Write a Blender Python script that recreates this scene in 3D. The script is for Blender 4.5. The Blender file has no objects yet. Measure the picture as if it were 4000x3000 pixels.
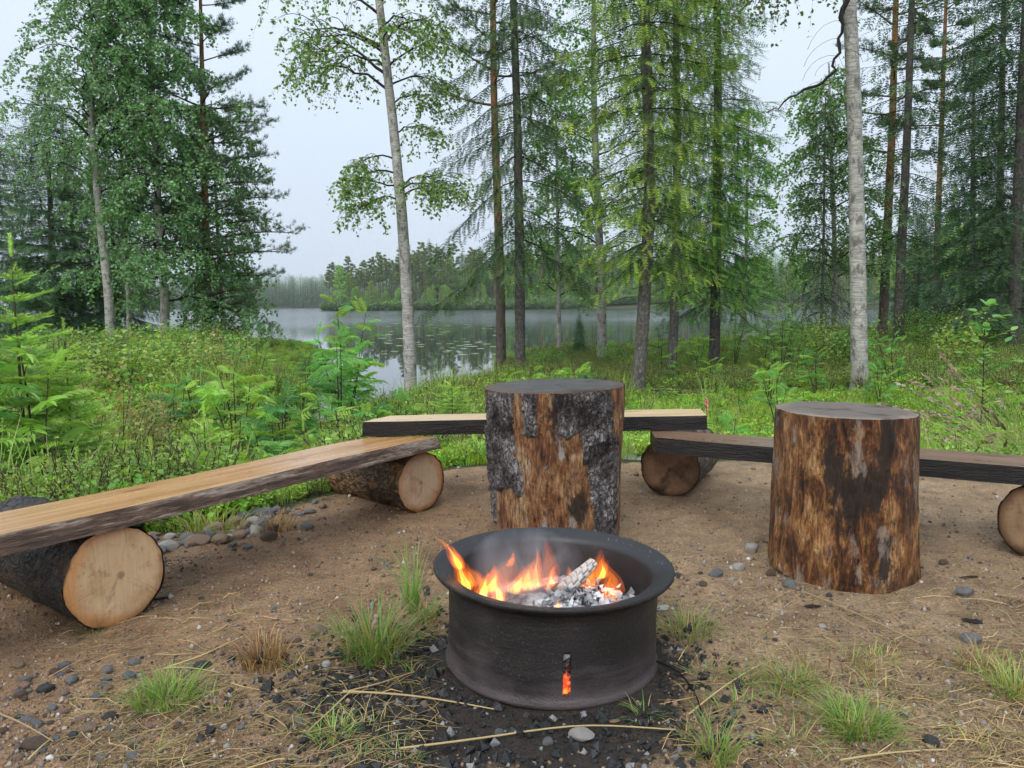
import bpy, math, random
import numpy as np
from mathutils import Vector, Matrix, Euler

SC = bpy.context.scene
COL = SC.collection
rad = math.radians
rng = np.random.default_rng(11)
random.seed(11)

# ------------------------------------------------------------------ camera
CAMH, PITCH, ROLL, FPX = 0.88, 5.92, -0.5, 3021.0
CROT = Matrix.Rotation(rad(90 - PITCH), 3, 'X') @ Matrix.Rotation(rad(ROLL), 3, 'Z')
cd = bpy.data.cameras.new('camera')
cd.sensor_width = 36.0
cd.lens = 36.0 * FPX / 4000.0
cd.clip_start, cd.clip_end = 0.05, 6000.0
cam = bpy.data.objects.new('camera', cd)
COL.objects.link(cam)
cam.matrix_world = Matrix.Translation((0, 0, CAMH)) @ CROT.to_4x4()
SC.camera = cam

# ------------------------------------------------------------------ sky: even overcast
SUN_EL, SUN_AZ = 42.0, 200.0
W = bpy.data.worlds.new('World'); SC.world = W; W.use_nodes = True
wn, wl = W.node_tree.nodes, W.node_tree.links
wn.clear()
sky = wn.new('ShaderNodeTexSky'); sky.sky_type = 'NISHITA'; sky.sun_disc = False
sky.sun_elevation = rad(SUN_EL); sky.sun_rotation = rad(SUN_AZ)
sky.dust_density = 4.0; sky.air_density = 1.0
b1 = wn.new('ShaderNodeBackground'); wl.new(sky.outputs[0], b1.inputs[0]); b1.inputs[1].default_value = 0.10
b2 = wn.new('ShaderNodeBackground'); b2.inputs[0].default_value = (0.455, 0.522, 0.605, 1)
# an overcast sky grows evenly brighter from the horizon to the zenith
wtc = wn.new('ShaderNodeTexCoord'); wsx = wn.new('ShaderNodeSeparateXYZ'); wl.new(wtc.outputs['Generated'], wsx.inputs[0])
wma = wn.new('ShaderNodeMath'); wma.operation = 'MULTIPLY_ADD'; wma.inputs[1].default_value = 0.75; wma.inputs[2].default_value = 1.0
wmc = wn.new('ShaderNodeMath'); wmc.operation = 'MAXIMUM'; wmc.inputs[1].default_value = 0.0
wl.new(wsx.outputs[2], wmc.inputs[0]); wl.new(wmc.outputs[0], wma.inputs[0]); wl.new(wma.outputs[0], b2.inputs[1])
mx = wn.new('ShaderNodeMixShader'); mx.inputs[0].default_value = 0.95      # thick even cloud in front of the blue
wo = wn.new('ShaderNodeOutputWorld')
wl.new(b1.outputs[0], mx.inputs[1]); wl.new(b2.outputs[0], mx.inputs[2]); wl.new(mx.outputs[0], wo.inputs[0])

sd_ = bpy.data.lights.new('sun', 'SUN'); sd_.energy = 1.5; sd_.angle = rad(50); sd_.color = (1.0, 0.97, 0.92)
sun = bpy.data.objects.new('sun', sd_); COL.objects.link(sun)
az = rad(SUN_AZ)
sdir = Vector((math.sin(az) * math.cos(rad(SUN_EL)), math.cos(az) * math.cos(rad(SUN_EL)), math.sin(rad(SUN_EL))))
sun.rotation_euler = sdir.to_track_quat('Z', 'Y').to_euler()

vs = SC.view_settings
vs.view_transform = 'Standard'; vs.look = 'None'; vs.exposure = 0.57; vs.gamma = 1.0; vs.use_curve_mapping = False
SC.render.film_transparent = False
SC.cycles.max_bounces = 6; SC.cycles.diffuse_bounces = 3; SC.cycles.glossy_bounces = 2
SC.cycles.transmission_bounces = 3; SC.cycles.transparent_max_bounces = 24; SC.cycles.volume_bounces = 0
SC.cycles.use_fast_gi = False
SC.cycles.use_adaptive_sampling = True; SC.cycles.adaptive_threshold = 0.03; SC.cycles.adaptive_min_samples = 20; SC.cycles.use_denoising = True
SC.cycles.caustics_reflective = False; SC.cycles.caustics_refractive = False

# ------------------------------------------------------------------ helpers: pixels of the photograph -> places
def ray(px, py):
    return CROT @ Vector(((px - 2000.0) / FPX, (1500.0 - py) / FPX, -1.0))
def on(px, py, z=0.0):
    d = ray(px, py); t = (z - CAMH) / d.z
    return Vector((d.x * t, d.y * t, z))
def at(px, py, y):
    d = ray(px, py); t = y / d.y
    return Vector((d.x * t, y, CAMH + d.z * t))

# ------------------------------------------------------------------ noise
def _h(ix, iy, iz, s):
    n = (ix * 374761393 + iy * 668265263 + iz * 2147483647 + s * 974711) & 0xffffffff
    n = ((n ^ (n >> 13)) * 1274126177) & 0xffffffff
    n = ((n ^ (n >> 16)) * 2246822519) & 0xffffffff
    return ((n ^ (n >> 15)) & 0xffffff) / float(0xffffff)
def vnoise(p, s=0):
    p = np.asarray(p, float)
    i = np.floor(p).astype(np.int64); f = p - i; f = f * f * (3 - 2 * f)
    r = 0
    for a in (0, 1):
        for b in (0, 1):
            for c in (0, 1):
                w = (f[..., 0] if a else 1 - f[..., 0]) * (f[..., 1] if b else 1 - f[..., 1]) * (f[..., 2] if c else 1 - f[..., 2])
                r = r + w * _h(i[..., 0] + a, i[..., 1] + b, i[..., 2] + c, s)
    return r * 2 - 1
def fbm(p, o=4, s=0):
    p = np.asarray(p, float); r = 0; a = 0.5
    for k in range(o):
        r = r + a * vnoise(p * (2.03 ** k), s + k * 17); a *= 0.5
    return r
def sstep(a, b, x):
    t = np.clip((x - a) / (b - a), 0, 1)
    return t * t * (3 - 2 * t)

# ------------------------------------------------------------------ mesh collecting
class MB:
    """collects triangles/quads with a colour for each vertex"""
    def __init__(s): s.v = []; s.q = []; s.t = []; s.c = []; s.n = 0; s.mq = []; s.mt = []
    def add(s, v, f, col=(1, 1, 1), mat=0):
        v = np.asarray(v, float).reshape(-1, 3); f = np.asarray(f, np.int64)
        if len(v) == 0 or len(f) == 0: return
        c = np.asarray(col, float)
        if c.ndim == 1: c = np.tile(c[:3], (len(v), 1))
        s.v.append(v); s.c.append(c[:, :3])
        if f.shape[1] == 4: s.q.append(f + s.n); s.mq.append(np.full(len(f), mat))
        else: s.t.append(f + s.n); s.mt.append(np.full(len(f), mat))
        s.n += len(v)
    def mesh(s, name, mats, smooth=True, attrs=None):
        me = bpy.data.meshes.new(name)
        if s.n == 0: return me
        v = np.concatenate(s.v).astype(np.float32); c = np.concatenate(s.c).astype(np.float32)
        q = np.concatenate(s.q) if s.q else np.zeros((0, 4), int); t = np.concatenate(s.t) if s.t else np.zeros((0, 3), int)
        me.vertices.add(len(v)); me.vertices.foreach_set('co', v.ravel())
        li = np.concatenate([q.ravel(), t.ravel()]).astype(np.int32)
        me.loops.add(len(li)); me.loops.foreach_set('vertex_index', li)
        npoly = len(q) + len(t)
        me.polygons.add(npoly)
        st = np.concatenate([np.arange(len(q)) * 4, len(q) * 4 + np.arange(len(t)) * 3]).astype(np.int32)
        me.polygons.foreach_set('loop_start', st)
        mi = np.concatenate(s.mq + s.mt).astype(np.int32)
        for m in (mats if isinstance(mats, (list, tuple)) else [mats]): me.materials.append(m)
        me.polygons.foreach_set('material_index', mi)
        me.polygons.foreach_set('use_smooth', np.full(npoly, bool(smooth)))
        a = me.attributes.new('Col', 'FLOAT_COLOR', 'POINT')
        a.data.foreach_set('color', np.concatenate([c, np.ones((len(c), 1), np.float32)], 1).ravel())
        for k, arr in (attrs or {}).items():
            at_ = me.attributes.new(k, 'FLOAT', 'POINT'); at_.data.foreach_set('value', np.asarray(arr, np.float32).ravel())
        me.update(calc_edges=True)
        return me

def norm(a): return a / (np.linalg.norm(a, axis=-1, keepdims=True) + 1e-9)
def frames(d, up=None):
    """frames with x along d, z as near up as can be"""
    d = norm(np.asarray(d, float))
    if up is None: up = np.tile([0, 0, 1.0], (len(d), 1))
    up = np.asarray(up, float)
    y = np.cross(up, d); bad = np.linalg.norm(y, axis=1) < 1e-4
    if bad.any(): y[bad] = np.cross([1, 0.1, 0], d[bad])
    y = norm(y); z = np.cross(d, y)
    return np.stack([d, y, z], 1)          # rows: x,y,z axes
def stamp(mb, tv, tf, pos, fr, scl, col, mat=0, tcol=None):
    """many copies of the small shape (tv,tf) into one collector"""
    tv = np.asarray(tv, float); pos = np.asarray(pos, float); N = len(pos)
    if N == 0: return
    scl = np.asarray(scl, float)
    if scl.ndim == 1: scl = np.repeat(scl[:, None], 3, 1)
    L = tv[None] * scl[:, None, :]
    Wv = np.einsum('nkj,njc->nkc', L, fr) + pos[:, None, :]
    k = len(tv)
    F = (np.asarray(tf)[None] + (np.arange(N) * k)[:, None, None]).reshape(-1, len(tf[0]))
    C = np.repeat(np.asarray(col, float)[:, None, :], k, 1)
    if tcol is not None: C = C * np.asarray(tcol)[None]
    mb.add(Wv.reshape(-1, 3), F, C.reshape(-1, 3), mat)
def tube(mb, pts, r, n=6, col=(1, 1, 1), mat=0, cap=True, rough=0.0, seed=0):
    pts = np.asarray(pts, float); m = len(pts); r = np.broadcast_to(np.asarray(r, float), (m,))
    tg = np.gradient(pts, axis=0); tg = norm(tg)
    ref = np.array([0.0, 1.0, 0.0]) if abs(tg[0][1]) < 0.8 else np.array([1.0, 0, 0])
    u = norm(np.cross(np.tile(ref, (m, 1)), tg)); w = np.cross(tg, u)
    a = np.linspace(0, 2 * np.pi, n, endpoint=False)
    rr = np.repeat(r[:, None], n, 1)
    V = pts[:, None, :] + rr[..., None] * (np.cos(a)[None, :, None] * u[:, None, :] + np.sin(a)[None, :, None] * w[:, None, :])
    if rough:
        d = norm(V - pts[:, None, :]); V = V + d * (rough * rr * fbm(V * 3.0 / max(r.max(), 1e-3) * 0.3, 3, seed))[..., None]
    V = V.reshape(-1, 3)
    i = np.arange(m - 1)[:, None] * n; j = np.arange(n)[None, :]; j2 = (j + 1) % n
    Fq = np.stack([i + j, i + j2, i + n + j2, i + n + j], -1).reshape(-1, 4)
    mb.add(V, Fq, col, mat)

# ------------------------------------------------------------------ objects and labels
def obj(name, me, parent=None, loc=None, rot=None, **props):
    o = bpy.data.objects.new(name, me); COL.objects.link(o)
    if parent is not None: o.parent = parent
    if loc is not None: o.location = loc
    if rot is not None: o.rotation_euler = rot
    for k, v in props.items(): o[k] = v
    return o
def tag(o, label, category, group=None, kind=None):
    o['label'] = label; o['category'] = category
    if group: o['group'] = group
    if kind: o['kind'] = kind
    return o
def thing(name, label, category, loc=(0, 0, 0), rz=0.0, group=None, scale=1.0):
    e = bpy.data.objects.new(name, None); COL.objects.link(e)
    e.empty_display_size = 0.1
    e.location = loc; e.rotation_euler = (0, 0, rz)
    e.scale = (scale,) * 3 if not hasattr(scale, '__len__') else scale
    return tag(e, label, category, group)
def copy_tree(o, parent=None):
    c = o.copy(); COL.objects.link(c); c.parent = parent
    for ch in [x for x in o.children]: copy_tree(ch, c)
    return c
def scatter(name, label, category, P, rot, scl, idx, protos, kind='stuff'):
    """one uncountable mass: small shapes strewn over points"""
    pc = bpy.data.collections.new(name + '_shapes')
    for i, me in enumerate(protos):
        o = bpy.data.objects.new('%s_shape_%02d' % (name, i), me); pc.objects.link(o)
    me = bpy.data.meshes.new(name); n = len(P)
    me.vertices.add(n); me.vertices.foreach_set('co', np.asarray(P, np.float32).ravel())
    a = me.attributes.new('rot', 'FLOAT_VECTOR', 'POINT'); a.data.foreach_set('vector', np.asarray(rot, np.float32).ravel())
    a = me.attributes.new('scl', 'FLOAT', 'POINT'); a.data.foreach_set('value', np.asarray(scl, np.float32).ravel())
    a = me.attributes.new('idx', 'INT', 'POINT'); a.data.foreach_set('value', np.asarray(idx, np.int32).ravel())
    o = obj(name, me); tag(o, label, category, kind=kind)
    g = bpy.data.node_groups.new(name, 'GeometryNodeTree')
    g.interface.new_socket('Geometry', in_out='INPUT', socket_type='NodeSocketGeometry')
    g.interface.new_socket('Geometry', in_out='OUTPUT', socket_type='NodeSocketGeometry')
    gi, go = g.nodes.new('NodeGroupInput'), g.nodes.new('NodeGroupOutput')
    ci = g.nodes.new('GeometryNodeCollectionInfo'); ci.inputs['Collection'].default_value = pc
    ci.inputs['Separate Children'].default_value = True; ci.inputs['Reset Children'].default_value = True
    ip = g.nodes.new('GeometryNodeInstanceOnPoints'); ip.inputs['Pick Instance'].default_value = True
    def attr(nm, ty):
        x = g.nodes.new('GeometryNodeInputNamedAttribute'); x.data_type = ty; x.inputs['Name'].default_value = nm
        return x.outputs['Attribute']
    L = g.links.new
    L(gi.outputs[0], ip.inputs['Points']); L(ci.outputs[0], ip.inputs['Instance'])
    L(attr('idx', 'INT'), ip.inputs['Instance Index']); L(attr('rot', 'FLOAT_VECTOR'), ip.inputs['Rotation'])
    L(attr('scl', 'FLOAT'), ip.inputs['Scale']); L(ip.outputs[0], go.inputs[0])
    m = o.modifiers.new('strewn', 'NODES'); m.node_group = g
    return o

# ------------------------------------------------------------------ materials
class NT:
    def __init__(s, name):
        s.m = bpy.data.materials.new(name); s.m.use_nodes = True; s.t = s.m.node_tree; s.t.nodes.clear()
        s.out = s.t.nodes.new('ShaderNodeOutputMaterial')
    def n(s, ty, **kw):
        x = s.t.nodes.new(ty)
        for k, v in kw.items(): setattr(x, k, v)
        return x
    def l(s, a, b): s.t.links.new(a, b)
    def val(s, sock, v):
        if hasattr(v, 'is_output'): s.l(v, sock)
        else: sock.default_value = v
    def noise(s, vec, scale, detail=4, rough=0.55, dist=0.0):
        x = s.n('ShaderNodeTexNoise'); s.l(vec, x.inputs['Vector'])
        x.inputs['Scale'].default_value = scale; x.inputs['Detail'].default_value = detail
        x.inputs['Roughness'].default_value = rough; x.inputs['Distortion'].default_value = dist
        return x.outputs['Fac']
    def voro(s, vec, scale, feature='F1', out='Distance'):
        x = s.n('ShaderNodeTexVoronoi', feature=feature); s.l(vec, x.inputs['Vector']); x.inputs['Scale'].default_value = scale
        return x.outputs[out]
    def ramp(s, fac, stops, interp='LINEAR'):
        x = s.n('ShaderNodeValToRGB'); s.l(fac, x.inputs[0]); cr = x.color_ramp; cr.interpolation = interp
        while len(cr.elements) < len(stops): cr.elements.new(0.5)
        for e, (p, c) in zip(cr.elements, stops):
            e.position = p
            e.color = (c, c, c, 1) if not hasattr(c, '__len__') else (c[0], c[1], c[2], 1)
        return x.outputs[0]
    def mix(s, fac, a, b, mode='MIX'):
        x = s.n('ShaderNodeMix', data_type='RGBA', blend_type=mode)
        s.val(x.inputs[0], fac)
        for sock, v in ((x.inputs[6], a), (x.inputs[7], b)):
            s.val(sock, v if hasattr(v, 'is_output') else (v[0], v[1], v[2], 1))
        return x.outputs[2]
    def math(s, op, a, b=0.0, c=0.0, clamp=False):
        x = s.n('ShaderNodeMath', operation=op, use_clamp=clamp); s.val(x.inputs[0], a); s.val(x.inputs[1], b); s.val(x.inputs[2], c)
        return x.outputs[0]
    def coord(s, which='Object', scale=(1, 1, 1), loc=(0, 0, 0)):
        tc = s.n('ShaderNodeTexCoord'); mp = s.n('ShaderNodeMapping'); s.l(tc.outputs[which], mp.inputs[0])
        mp.inputs['Scale'].default_value = scale; mp.inputs['Location'].default_value = loc
        return mp.outputs[0]
    def attr(s, name, out='Color'):
        x = s.n('ShaderNodeAttribute'); x.attribute_name = name; return x.outputs[out]
    def pos(s):
        return s.n('ShaderNodeNewGeometry').outputs['Position']
    def bump(s, h, strength=0.5, dist=0.01, nrm=None):
        x = s.n('ShaderNodeBump'); s.l(h, x.inputs['Height']); x.inputs['Strength'].default_value = strength; x.inputs['Distance'].default_value = dist
        if nrm is not None: s.l(nrm, x.inputs['Normal'])
        return x.outputs[0]
    def pbsdf(s, col, rough=0.6, spec=0.4, metal=0.0, nrm=None, link=True):
        x = s.n('ShaderNodeBsdfPrincipled')
        s.val(x.inputs['Base Color'], col if hasattr(col, 'is_output') else (col[0], col[1], col[2], 1))
        s.val(x.inputs['Roughness'], rough); s.val(x.inputs['Specular IOR Level'], spec); s.val(x.inputs['Metallic'], metal)
        if nrm is not None: s.l(nrm, x.inputs['Normal'])
        if link: s.l(x.outputs[0], s.out.inputs[0])
        return x
    def xyz(s, v):
        x = s.n('ShaderNodeSeparateXYZ'); s.l(v, x.inputs[0]); return x.outputs

def foliage_mat(name, trans=0.38, rough=0.5, spec=0.35, tint=(1.15, 1.2, 0.55), gain=1.0):
    t = NT(name); c = t.attr('Col')
    oi = t.n('ShaderNodeObjectInfo')
    hs = t.n('ShaderNodeHueSaturation'); t.l(c, hs.inputs['Color'])
    t.l(t.math('MULTIPLY_ADD', oi.outputs['Random'], 0.35 * gain, 0.82 * gain), hs.inputs['Value'])
    t.l(t.math('MULTIPLY_ADD', oi.outputs['Random'], 0.03, 0.485), hs.inputs['Hue'])
    c = hs.outputs[0]
    p = t.pbsdf(c, rough, spec, link=False)
    tr = t.n('ShaderNodeBsdfTranslucent'); t.l(t.mix(1.0, c, tint, 'MULTIPLY'), tr.inputs[0])
    ms = t.n('ShaderNodeMixShader'); ms.inputs[0].default_value = trans
    t.l(p.outputs[0], ms.inputs[1]); t.l(tr.outputs[0], ms.inputs[2]); t.l(ms.outputs[0], t.out.inputs[0])
    return t.m
M = {}
M['leaf'] = foliage_mat('leaf', 0.42, 0.42, 0.45, gain=2.55)
M['needle'] = foliage_mat('needle', 0.25, 0.55, 0.3, gain=2.35)
M['grass'] = foliage_mat('grass_blade', 0.4, 0.45, 0.35, gain=2.5)
M['straw'] = foliage_mat('straw', 0.2, 0.6, 0.2, (1.0, 0.9, 0.7))

def m_vcol(name, rough=0.75, spec=0.25, bump=0.0, bscale=60):
    t = NT(name); c = t.attr('Col'); v = t.coord('Object')
    nz = t.noise(v, bscale, 4, 0.6)
    c = t.mix(1.0, c, t.ramp(nz, [(0.25, 0.62), (0.75, 1.25)]), 'MULTIPLY')
    t.pbsdf(c, rough, spec, nrm=t.bump(nz, bump, 0.006) if bump else None)
    return t.m
M['twig'] = m_vcol('twig_bark', 0.8, 0.2)
M['stone'] = m_vcol('stone', 0.78, 0.3, 0.9, 60)
M['char'] = m_vcol('charcoal', 0.55, 0.4, 0.8, 120)

def m_birch():
    t = NT('birch_bark'); v = t.coord('Object', (1, 1, 1)); z = t.xyz(v)[2]
    lent = t.noise(t.coord('Object', (6, 6, 60)), 1.0, 3, 0.6)          # short dark cross marks
    fine = t.noise(t.coord('Object', (14, 14, 130)), 1.0, 3, 0.6)
    patch = t.noise(t.coord('Object', (9, 9, 5)), 1.0, 6, 0.7)
    base = t.mix(t.noise(v, 3.0, 4), (0.30, 0.28, 0.25), (0.66, 0.63, 0.58))
    mk = t.ramp(lent, [(0.46, 0.0), (0.57, 1.0)])
    mk2 = t.ramp(fine, [(0.56, 0.0), (0.66, 0.7)])
    ptch = t.ramp(patch, [(0.50, 0.0), (0.60, 0.8)])
    low = t.ramp(t.math('ADD', t.math('MULTIPLY', z, 0.55), t.math('MULTIPLY', patch, 0.9)), [(0.30, 1.0), (0.85, 0.0)])
    dk = t.math('MAXIMUM', t.math('MAXIMUM', t.math('MULTIPLY', mk, 0.5), mk2), t.math('MAXIMUM', ptch, t.math('MULTIPLY', low, 0.75)))
    c = t.mix(dk, base, (0.075, 0.068, 0.06))
    t.pbsdf(c, 0.7, 0.3, nrm=t.bump(t.math('SUBTRACT', patch, t.math('MULTIPLY', dk, 0.5)), 0.7, 0.012))
    return t.m
M['birch'] = m_birch()
def m_spruce_bark():
    t = NT('spruce_bark'); v = t.coord('Object')
    sc = t.voro(t.coord('Object', (26, 26, 14)), 1.0); nz = t.noise(v, 9, 5)
    c = t.mix(nz, (0.075, 0.066, 0.06), (0.19, 0.17, 0.155))
    c = t.mix(t.ramp(sc, [(0.3, 0.0), (0.8, 0.7)]), c, (0.04, 0.035, 0.032))
    c = t.mix(t.ramp(t.noise(v, 16, 3), [(0.6, 0.0), (0.72, 0.55)]), c, (0.26, 0.28, 0.24))
    t.pbsdf(c, 0.85, 0.2, nrm=t.bump(sc, -0.9, 0.015))
    return t.m
M['spruce_bark'] = m_spruce_bark()
def m_pine_bark():
    t = NT('pine_bark'); v = t.coord('Object'); z = t.xyz(v)[2]
    sc = t.voro(t.coord('Object', (16, 16, 6)), 1.0); nz = t.noise(v, 6, 5)
    lo = t.mix(nz, (0.085, 0.07, 0.06), (0.22, 0.18, 0.155))
    hi = t.mix(nz, (0.24, 0.10, 0.045), (0.40, 0.19, 0.085))
    h = t.ramp(t.math('ADD', t.math('MULTIPLY', z, 0.1), t.math('MULTIPLY', nz, 0.25)), [(0.38, 0.0), (0.62, 1.0)])
    c = t.mix(h, lo, hi)
    c = t.mix(t.ramp(sc, [(0.35, 0.0), (0.8, 0.6)]), c, (0.06, 0.04, 0.03))
    t.pbsdf(c, 0.85, 0.2, nrm=t.bump(sc, -0.8, 0.02))
    return t.m
M['pine_bark'] = m_pine_bark()

def m_ground():
    t = NT('ground'); p = t.pos()
    dirt, char, wet = t.attr('dirt', 'Fac'), t.attr('char', 'Fac'), t.attr('wet', 'Fac')
    big = t.noise(p, 1.7, 5); mid = t.noise(p, 14, 5, 0.65); fine = t.noise(p, 90, 4, 0.7); grain = t.noise(p, 420, 2, 0.7)
    d = t.mix(big, (0.32, 0.208, 0.112), (0.54, 0.375, 0.222))
    d = t.mix(wet, d, t.mix(big, (0.25, 0.143, 0.074), (0.50, 0.312, 0.172)))
    d = t.mix(1.0, d, t.ramp(mid, [(0.25, 0.58), (0.5, 1.0), (0.75, 1.28)]), 'MULTIPLY')
    d = t.mix(1.0, d, t.ramp(fine, [(0.22, 0.55), (0.5, 1.0), (0.75, 1.35)]), 'MULTIPLY')
    damp = t.noise(p, 2.6, 4, 0.6)
    d = t.mix(t.ramp(damp, [(0.47, 0.0), (0.64, 0.75)]), d, t.mix(1.0, d, (0.52, 0.47, 0.43), 'MULTIPLY'))
    g2 = t.noise(p, 170, 3, 0.75)
    d = t.mix(1.0, d, t.ramp(g2, [(0.28, 0.48), (0.5, 1.0), (0.70, 1.5)]), 'MULTIPLY')
    d = t.mix(t.ramp(grain, [(0.64, 0.0), (0.72, 0.65)]), d, (0.46, 0.38, 0.30))
    d = t.mix(t.ramp(grain, [(0.28, 0.75), (0.36, 0.0)]), d, (0.055, 0.04, 0.03))
    cells = t.voro(p, 70, 'F1'); cellc = t.voro(p, 70, 'F1', 'Color')
    peb = t.ramp(cells, [(0.28, 1.0), (0.40, 0.0)])
    bw = t.n('ShaderNodeRGBToBW'); t.l(cellc, bw.inputs[0])
    pick = t.ramp(bw.outputs[0], [(0.60, 0.0), (0.66, 1.0)])
    pf = t.math('MULTIPLY', peb, pick)
    d = t.mix(t.math('MULTIPLY', pf, 0.6), d, t.mix(cellc, (0.15, 0.12, 0.10), (0.42, 0.36, 0.30)))
    moss = t.mix(big, (0.030, 0.042, 0.012), (0.07, 0.085, 0.022))
    moss = t.mix(1.0, moss, t.ramp(mid, [(0.2, 0.45), (0.8, 1.5)]), 'MULTIPLY')
    moss = t.mix(t.ramp(fine, [(0.55, 0.0), (0.7, 0.5)]), moss, (0.10, 0.07, 0.03))
    e = t.math('ADD', dirt, t.math('MULTIPLY', t.math('SUBTRACT', mid, 0.5), 0.9))
    c = t.mix(t.ramp(e, [(0.42, 0.0), (0.58, 1.0)]), moss, d)
    blk = t.mix(fine, (0.010, 0.010, 0.011), (0.035, 0.033, 0.032))
    blk = t.mix(t.ramp(grain, [(0.66, 0.0), (0.74, 0.7)]), blk, (0.22, 0.21, 0.20))
    ce = t.math('ADD', char, t.math('MULTIPLY', t.math('SUBTRACT', mid, 0.5), 1.3))
    c = t.mix(t.ramp(ce, [(0.40, 0.0), (0.62, 0.92)]), c, blk)
    hgt = t.math('ADD', t.math('ADD', t.math('MULTIPLY', fine, 0.5), t.math('MULTIPLY', g2, 0.5)), t.math('ADD', t.math('MULTIPLY', grain, 0.22), t.math('ADD', t.math('MULTIPLY', pf, 0.35), t.math('MULTIPLY', mid, 0.9))))
    t.pbsdf(c, t.ramp(mid, [(0.3, 0.55), (0.7, 0.85)]), 0.3, nrm=t.bump(hgt, 1.0, 0.020))
    return t.m
M['ground'] = m_ground()
def m_water():
    t = NT('water'); p = t.pos()
    mp = t.n('ShaderNodeMapping'); t.l(p, mp.inputs[0]); mp.inputs['Scale'].default_value = (1.0, 0.35, 1)
    w = t.math('ADD', t.noise(mp.outputs[0], 1.6, 3, 0.5), t.math('MULTIPLY', t.noise(mp.outputs[0], 0.12, 3), 2.0))
    gust = t.ramp(t.noise(mp.outputs[0], 0.035, 3), [(0.40, 0.015), (0.60, 0.06)])
    far = t.ramp(t.math('MULTIPLY', t.xyz(p)[1], 0.005), [(0.20, 0.0), (0.45, 0.13)])      # wind ripples farther out
    gust = t.math('ADD', gust, far)
    x = t.pbsdf((0.030, 0.040, 0.042), gust, 0.5, nrm=t.bump(w, 0.04, 0.05))
    x.inputs['IOR'].default_value = 1.33
    return t.m
M['water'] = m_water()
# ------------------------------------------------------------------ the lie of the land
ZW = -1.0                                              # lake level
LAKE = np.array([(-900, 500), (-500, 160), (-120, 62), (-60, 47), (-20, 42), (-11, 38), (-7.2, 34), (-5.6, 29), (-4.9, 25), (-4.0, 21), (-3.45, 18), (-3.0, 15.2),
                 (-1.85, 14.8), (-1.62, 18.5), (-1.45, 21.5), (-1.2, 24.5), (0.2, 27.5), (3.2, 29.5), (7, 30), (10, 29), (13.5, 31), (18, 38), (26, 50), (40, 75), (62, 110),
                 (74, 160), (70, 215), (45, 246), (20, 256), (0, 261), (-25, 264), (-50, 265), (-64, 268), (-69, 278), (-62, 300), (-35, 380), (-40, 520), (-110, 600), (-220, 620), (-420, 640)], float)
CREEK = np.array([(-2.3, 17.5), (-2.55, 14.6), (-2.75, 12.2), (-3.4, 10.4), (-4.5, 9.9), (-5.6, 10.5), (-7.5, 11.6), (-10, 12)], float)
def seg_dist(x, y, P, closed):
    d = np.full(x.shape, 1e9); n = len(P)
    for i in range(n if closed else n - 1):
        a, b = P[i], P[(i + 1) % n]; ab = b - a
        t = np.clip(((x - a[0]) * ab[0] + (y - a[1]) * ab[1]) / (ab @ ab), 0, 1)
        d = np.minimum(d, np.hypot(x - a[0] - t * ab[0], y - a[1] - t * ab[1]))
    return d
def inside(x, y, P):
    r = np.zeros(x.shape, bool); n = len(P)
    for i in range(n):
        a, b = P[i], P[(i + 1) % n]
        c = ((a[1] > y) != (b[1] > y))
        with np.errstate(divide='ignore', invalid='ignore'):
            xx = (b[0] - a[0]) * (y - a[1]) / (b[1] - a[1]) + a[0]
        r ^= c & (x < xx)
    return r
# edge of the bare sandy clearing
CLEAR = [on(*q, 0.0)[:2] for q in [(-900, 2500), (-300, 2230), (300, 2140), (700, 2090), (980, 2035), (1250, 1960), (1500, 1895), (1760, 1838), (1950, 1822), (2350, 1812), (2560, 1805), (2800, 1806), (3100, 1806), (3500, 1845), (3800, 1872), (4100, 1900), (4600, 1960)]]
CLEAR = np.array([(p[0], p[1]) for p in CLEAR] + [(6, 1.5), (6, -4), (-6, -4), (-5, 0)], float)
FIRE = Vector((0.092, 1.862, 0))
def dirt_mask(x, y):
    d = seg_dist(x, y, CLEAR, True); s = np.where(inside(x, y, CLEAR), d, -d)
    return s
def H(x, y, fine=True):
    x = np.asarray(x, float); y = np.asarray(y, float)
    r = np.hypot(x, y)
    P = np.stack([x, y, np.zeros_like(x)], -1)
    s = dirt_mask(x, y)
    # clearing is a low built-up pad
    pad = sstep(-2.4, 0.05, s)
    land = -0.62 + 0.10 * fbm(P * 0.35, 3, 3) - 0.06 * (x < 0) * sstep(14, 22, r) + 0.9 * sstep(40, 140, r) + 2.5 * sstep(250, 500, r)
    land = land + 0.25 * sstep(4, 9, x) * sstep(3, 12, y)
    h = land * (1 - pad) + pad * (0.012 * fbm(P * 1.3, 3, 5))
    dl = seg_dist(x, y, LAKE, True); sl = np.where(inside(x, y, LAKE), dl, -dl)
    wd = 0.5 + r * 0.012
    k = sstep(-3.2 * wd, 0.9 * wd, sl)
    h = h * (1 - k) + (-1.55) * k
    c = seg_dist(x, y, CREEK, False) + 0.25 * fbm(P * 0.9, 2, 9)
    kc = 1 - sstep(0.45, 1.7, c)
    h = h * (1 - kc) + np.minimum(h, -1.35) * kc
    if fine:
        near = 1 - sstep(5, 14, r)
        h = h + near * (0.013 * fbm(P * 8, 3, 21) + 0.005 * fbm(P * 34, 2, 22)) * sstep(-0.1, 0.3, s) + 0.03 * (1 - pad) * fbm(P * 2.2, 3, 23) * (1 - sstep(30, 60, r))
        # small bank of loose soil at the rim of the pad
        h = h + 0.035 * np.exp(-((s - 0.22) / 0.22) ** 2) * (0.6 + fbm(P * 2.0, 2, 33)) * (y > 1.0)
    return h
GRID = {}
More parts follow.
